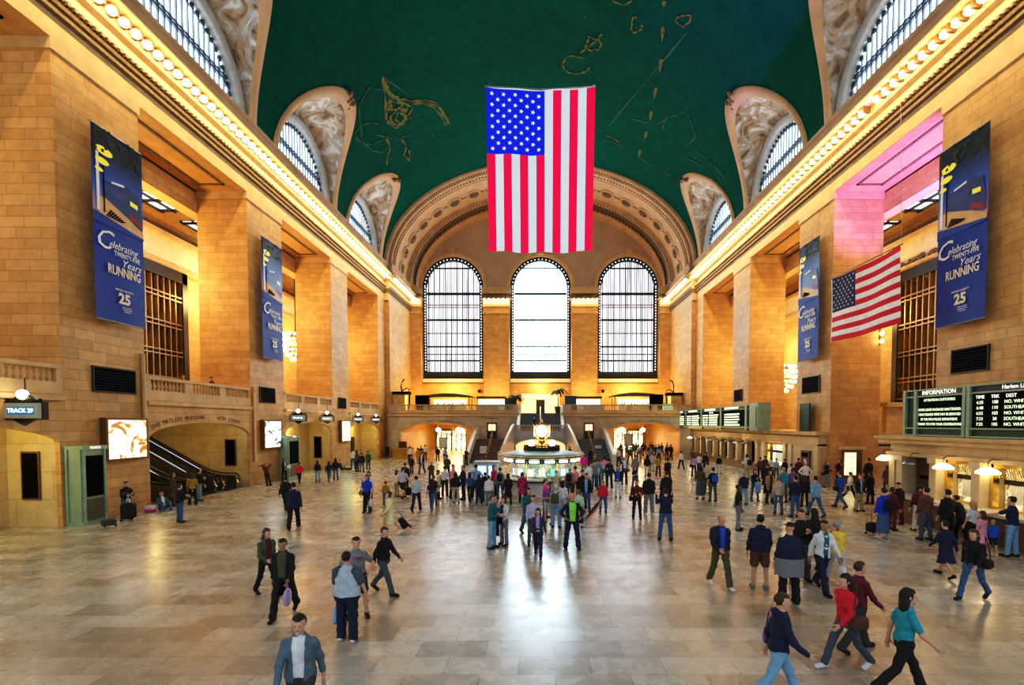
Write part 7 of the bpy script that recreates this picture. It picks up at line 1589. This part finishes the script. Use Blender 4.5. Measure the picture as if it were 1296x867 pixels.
for key, col, s, d in (('coat', 'lilac', 'L', 'pale lilac plastic bag carried by the man in the long black coat'), ('big', 'skyblue', 'L', 'light blue bag hanging from the left hand of the large man'), ('front', 'pale', 'L', 'pale grey plastic bag of the man in the blue-grey jacket'), ('roy', 'white', 'L', 'white carrier bag of the woman in royal blue'),
                     ('t4', 'white', 'L', 'white carrier bag beside the long slate skirt'), ('t6', 'pale', 'R', 'pale carrier bag right of the black tee'), ('kio', 'white', 'R', 'white bag with the man in the black sweater'), ('rk', 'white', 'R', 'white bag held by the child in the red hoodie'), ('wc', 'purple', 'R', 'purple bag held by the woman in the white cardigan'), ('z6', 'white', 'L', 'white bag of the man in the white jacket'), ('wf', 'white', 'R', 'white bag of the man walking along the ticket row')):
    carrier(CR[key], col, d, s)
t = carrier(CR['x8'], 'navy', 'big blue duffel bag of the man in the brown jacket', 'R', .55, .34)
def coat_over(key, col, label, dx=0., z=.9, w=.3, h=.5, name='folded_coat'):
    r = CR[key]; P = []
    for i in range(9):
        u = i / 8; P.append([(dx - w / 2 + w * u, -.30 + yy + .02 * math.sin(9 * u), z - hh + .03 * math.sin(7 * u + hh * 9)) for yy, hh in ((-.05, h), (-.06, h * .5), (-.04, 0), (.02, -.04), (.06, 0), (.07, h * .45))])
    o = MB().mat(cm(col)).grid(P).build(name, None, wp(r, (0, 0, 0)), r.rotation_euler[2]); tag(o, label, 'coat'); return o
coat_over('v3', 'skyblue', 'light blue coat over the arm of the woman in the navy jacket', 0, .98); coat_over('wc', 'navy', 'navy jacket draped over the arm of the woman in the white cardigan', -.05, 1.0, .34, .6); coat_over('suit', 'cream', 'cream coat hung over the arm of the woman with the suitcase', .05, .95, .38, .45)
# child's jacket or folded cloth swinging between the green shirt and the red hoodie
a, b = wp(CR['gr'], (.42, -.1, .95)), wp(CR['rk'], (.0, -.2, .78)); P = []
for i in range(11):
    u = i / 10; c = [a[k] + (b[k] - a[k]) * u for k in range(3)]; w = .05 + .2 * math.sin(PI * min(1, u * 1.1 + .05)); s_ = .12 * math.sin(PI * u); P.append([(c[0], c[1] - .03 * j, c[2] - s_ * .2 + w * (.5 - j / 4) * 1.2) for j in range(5)])
q = MB().mat(cm('navy')).grid([r_[:3] for r_ in P]); q.mat(cm('red')).grid([r_[2:4] for r_ in P]); q.mat(cm('white')).grid([r_[3:] for r_ in P]); tag(q.build('striped_cloth'), 'navy, red and white striped cloth stretched beside the child in red', 'cloth')
x, y = ground(516, 671); suitcase(x, y, -62, 'black', 'black wheeled suitcase pulled by the woman in cream', .5, 38, .38, .24)
q = suitcase(*ground(517, 629), 10, 'black', 'black suitcase behind the man in black shorts', .5)
suitcase(*ground(163, 660), 70, 'black', 'tall black wheeled bag next to the man in the black sweater', .75, 0, .5, .34); suitcase(*ground(138, 668), 20, 'charcoal', 'low dark bag at the foot of the green kiosk', .3, 0, .45, .3, 'holdall'); suitcase(*ground(1104, 677), 10, 'black', 'black trolley bag beside the royal blue jacket', .42, 0, .4, .3)
x, y = ground(190, 648); t = thing('carrier_bag', 'pink and white bag on the floor beside the seated person in teal', 'bag', (x, y, 0)); rbox(MB().mat(cm('magenta')), -.25, .25, -.12, .12, 0, .2, pw=4).build('lower_band', t); rbox(MB().mat(cm('white')), -.255, .255, -.125, .125, .1, .32, pw=4).build('bag_body', t); MB().mat(cm('magenta')).tube([(-.12, 0, .3), (-.08, 0, .42), (.08, 0, .42), (.12, 0, .3)], .012).build('handle', t)
j = CR['wall']['_j']; o = MB().mat(M_white).box(-.16, .16, -.01, .01, -.11, .11).build('paper_sheet', None, wp(CR['wall'], (j[0] * .3, j[1] - .06, j[2])), CR['wall'].rotation_euler[2]); tag(o, 'white sheet held by the woman in black near the kiosk', 'paper')
tag(MB().mat(M_white).box(-.1, .1, -.07, .07, 0, .012).build('paper_scrap', None, (*ground(534, 656), 0)), 'crumpled white scrap of paper on the open floor', 'paper')
for o in list(bpy.data.objects):
    if '_j' in o: del o['_j']

for o in bpy.data.objects:
    if 'label' in o and len(o['label'].replace('-', ' ').split()) > 16: print('LONG', o.name, o['label'])
# ================================================================ lights
def area(name, loc, size, sy, rot, e, c):
    l = bpy.data.lights.new(name, 'AREA'); l.shape = 'RECTANGLE'; l.size = size; l.size_y = sy; l.energy = e; l.color = c
    o = bpy.data.objects.new(name, l); COL.objects.link(o); o.location = loc; o.rotation_euler = rot; return o
def point(name, loc, e, c, r=.3):
    l = bpy.data.lights.new(name, 'POINT'); l.energy = e; l.color = c; l.shadow_soft_size = r
    o = bpy.data.objects.new(name, l); COL.objects.link(o); o.location = loc; return o
WARM = (1., .62, .24)
for s in (-1, 1):
    area('cornice_glow', (s * 17.9, 34, 22.0), .3, 44, (0, R(180 - s * 28) if False else R(0), 0), 0, WARM) if False else None
    # light of the row of bulbs, thrown down the wall and up the vault
    area('cornice_glow', (s * 17.45, 36, 21.75), .12, 46, (0, s * R(-42), 0), 2000, WARM)
    area('cornice_uplight', (s * 18.75, 36, 23.5), .12, 46, (0, R(180) - s * R(25), 0), 160, (1., .8, .5))
area('end_capital_glow', (0, YE - 1.6, 21.4), 34, .15, (R(35), 0, 0), 380, WARM)
for (x, y, z, e) in ((-24.5, 12, 13, 900), (-24.5, 29, 14, 1500), (-24.5, 40, 14, 1500), (-24.5, 53, 13, 900), (24.5, 40, 13, 1500), (24.5, 53, 12, 900), (24.5, 30, 12, 900), (24.5, 13, 12, 700)):
    point('gallery_fill_light', (x, y, z), e, WARM, .8)  # unseen warm points added to brighten the galleries
for (x, y, z, e, c) in ((-20.3, 16.5, 3.6, 130, (1., .85, .35)), (-20.3, 40, 3.6, 160, (1., .8, .3)), (-20.3, 54, 3.6, 120, (1., .8, .2)), (-22, 27.5, 3.8, 170, (1., .72, .25)), (-24, 13, 3, 60, (.8, 1., .3)), (-24, 40, 3, 70, (.9, 1., .3)), (-24, 52, 3, 70, (.9, 1., .3))):
    point('arch_light', (x, y, z), e, c, .25)
for s in (-1, 1):
    point('passage_light', (s * 12.5, 62.5, 3.3), 300, (1., .55, .16), .4); point('passage_light', (s * 12.5, 71, 3.3), 420, (1., .6, .2), .4)
    point('balcony_uplight', (s * 12.4, 67.9, 8.6), 900, (1., .62, .2), .3); point('balcony_uplight', (s * 6.2, 67.2, 8.4), 300, (1., .6, .2), .2); point('balcony_uplight', (s * 16.9, 67.5, 7.5), 160, (1., .6, .2), .2)
point('balcony_uplight', (0, 68.3, 9.2), 500, (1., .65, .25), .3)
point('booth_light', (bx, by - 1.6, 1.95), 22, (1., .95, .85), .15)
for y in (17.3, 18.7, 16.): point('ticket_window_light', (15.9, y, 2.4), 22, (1., .75, .35), .12)
for y in (56, 50, 44, 38.5): point('ticket_row_light', (17.3, y, 2.2), 30, (1., .75, .4), .15)
pk = bpy.data.lights.new('magenta_stage_light', 'SPOT'); pk.energy = 20000; pk.color = (.42, .17, 1.); pk.spot_size = R(62); pk.spot_blend = .6; pk.shadow_soft_size = .2
o = bpy.data.objects.new('magenta_stage_light', pk); COL.objects.link(o); o.location = (20.6, 26.0, 8.5); o.rotation_euler = (Vector((20.6, 28.8, 19.)) - Vector((20.6, 26.0, 8.5))).to_track_quat('-Z', 'Y').to_euler()
# tall daylight from the end windows spilling onto the floor
area('end_window_daylight', (0, YE - .4, 17), 8.2, 14, (R(78) + PI, 0, 0) if False else (R(-78), 0, 0), 4200, (.62, .82, 1.))
for s in (-1, 1): area('end_window_daylight', (s * 12.45, YE - .4, 17), 8, 13, (R(-82), 0, 0), 700, (.85, .92, 1.))
# west windows behind the camera: the hall is open to the sky on that side
w = bpy.data.worlds.new('sky'); S.world = w; w.use_nodes = True; bg = w.node_tree.nodes['Background']; bg.inputs[0].default_value = (.80, .88, 1.0, 1); bg.inputs[1].default_value = .95
S.view_settings.view_transform = 'Standard'; S.view_settings.look = 'None'; S.view_settings.exposure = 0.; S.view_settings.gamma = 1.
S.view_settings.use_curve_mapping = True; cv = S.view_settings.curve_mapping.curves[3]
for pt in ((.06, .038), (.2, .19), (.55, .62)): cv.points.new(*pt)
S.view_settings.curve_mapping.update()
S.cycles.use_denoising = True; S.cycles.max_bounces = 5; S.cycles.diffuse_bounces = 3; S.cycles.glossy_bounces = 3; S.cycles.transmission_bounces = 3; S.cycles.transparent_max_bounces = 6
S.cycles.sample_clamp_indirect = 4.; S.cycles.sample_clamp_direct = 0.; S.cycles.caustics_reflective = False; S.cycles.caustics_refractive = False
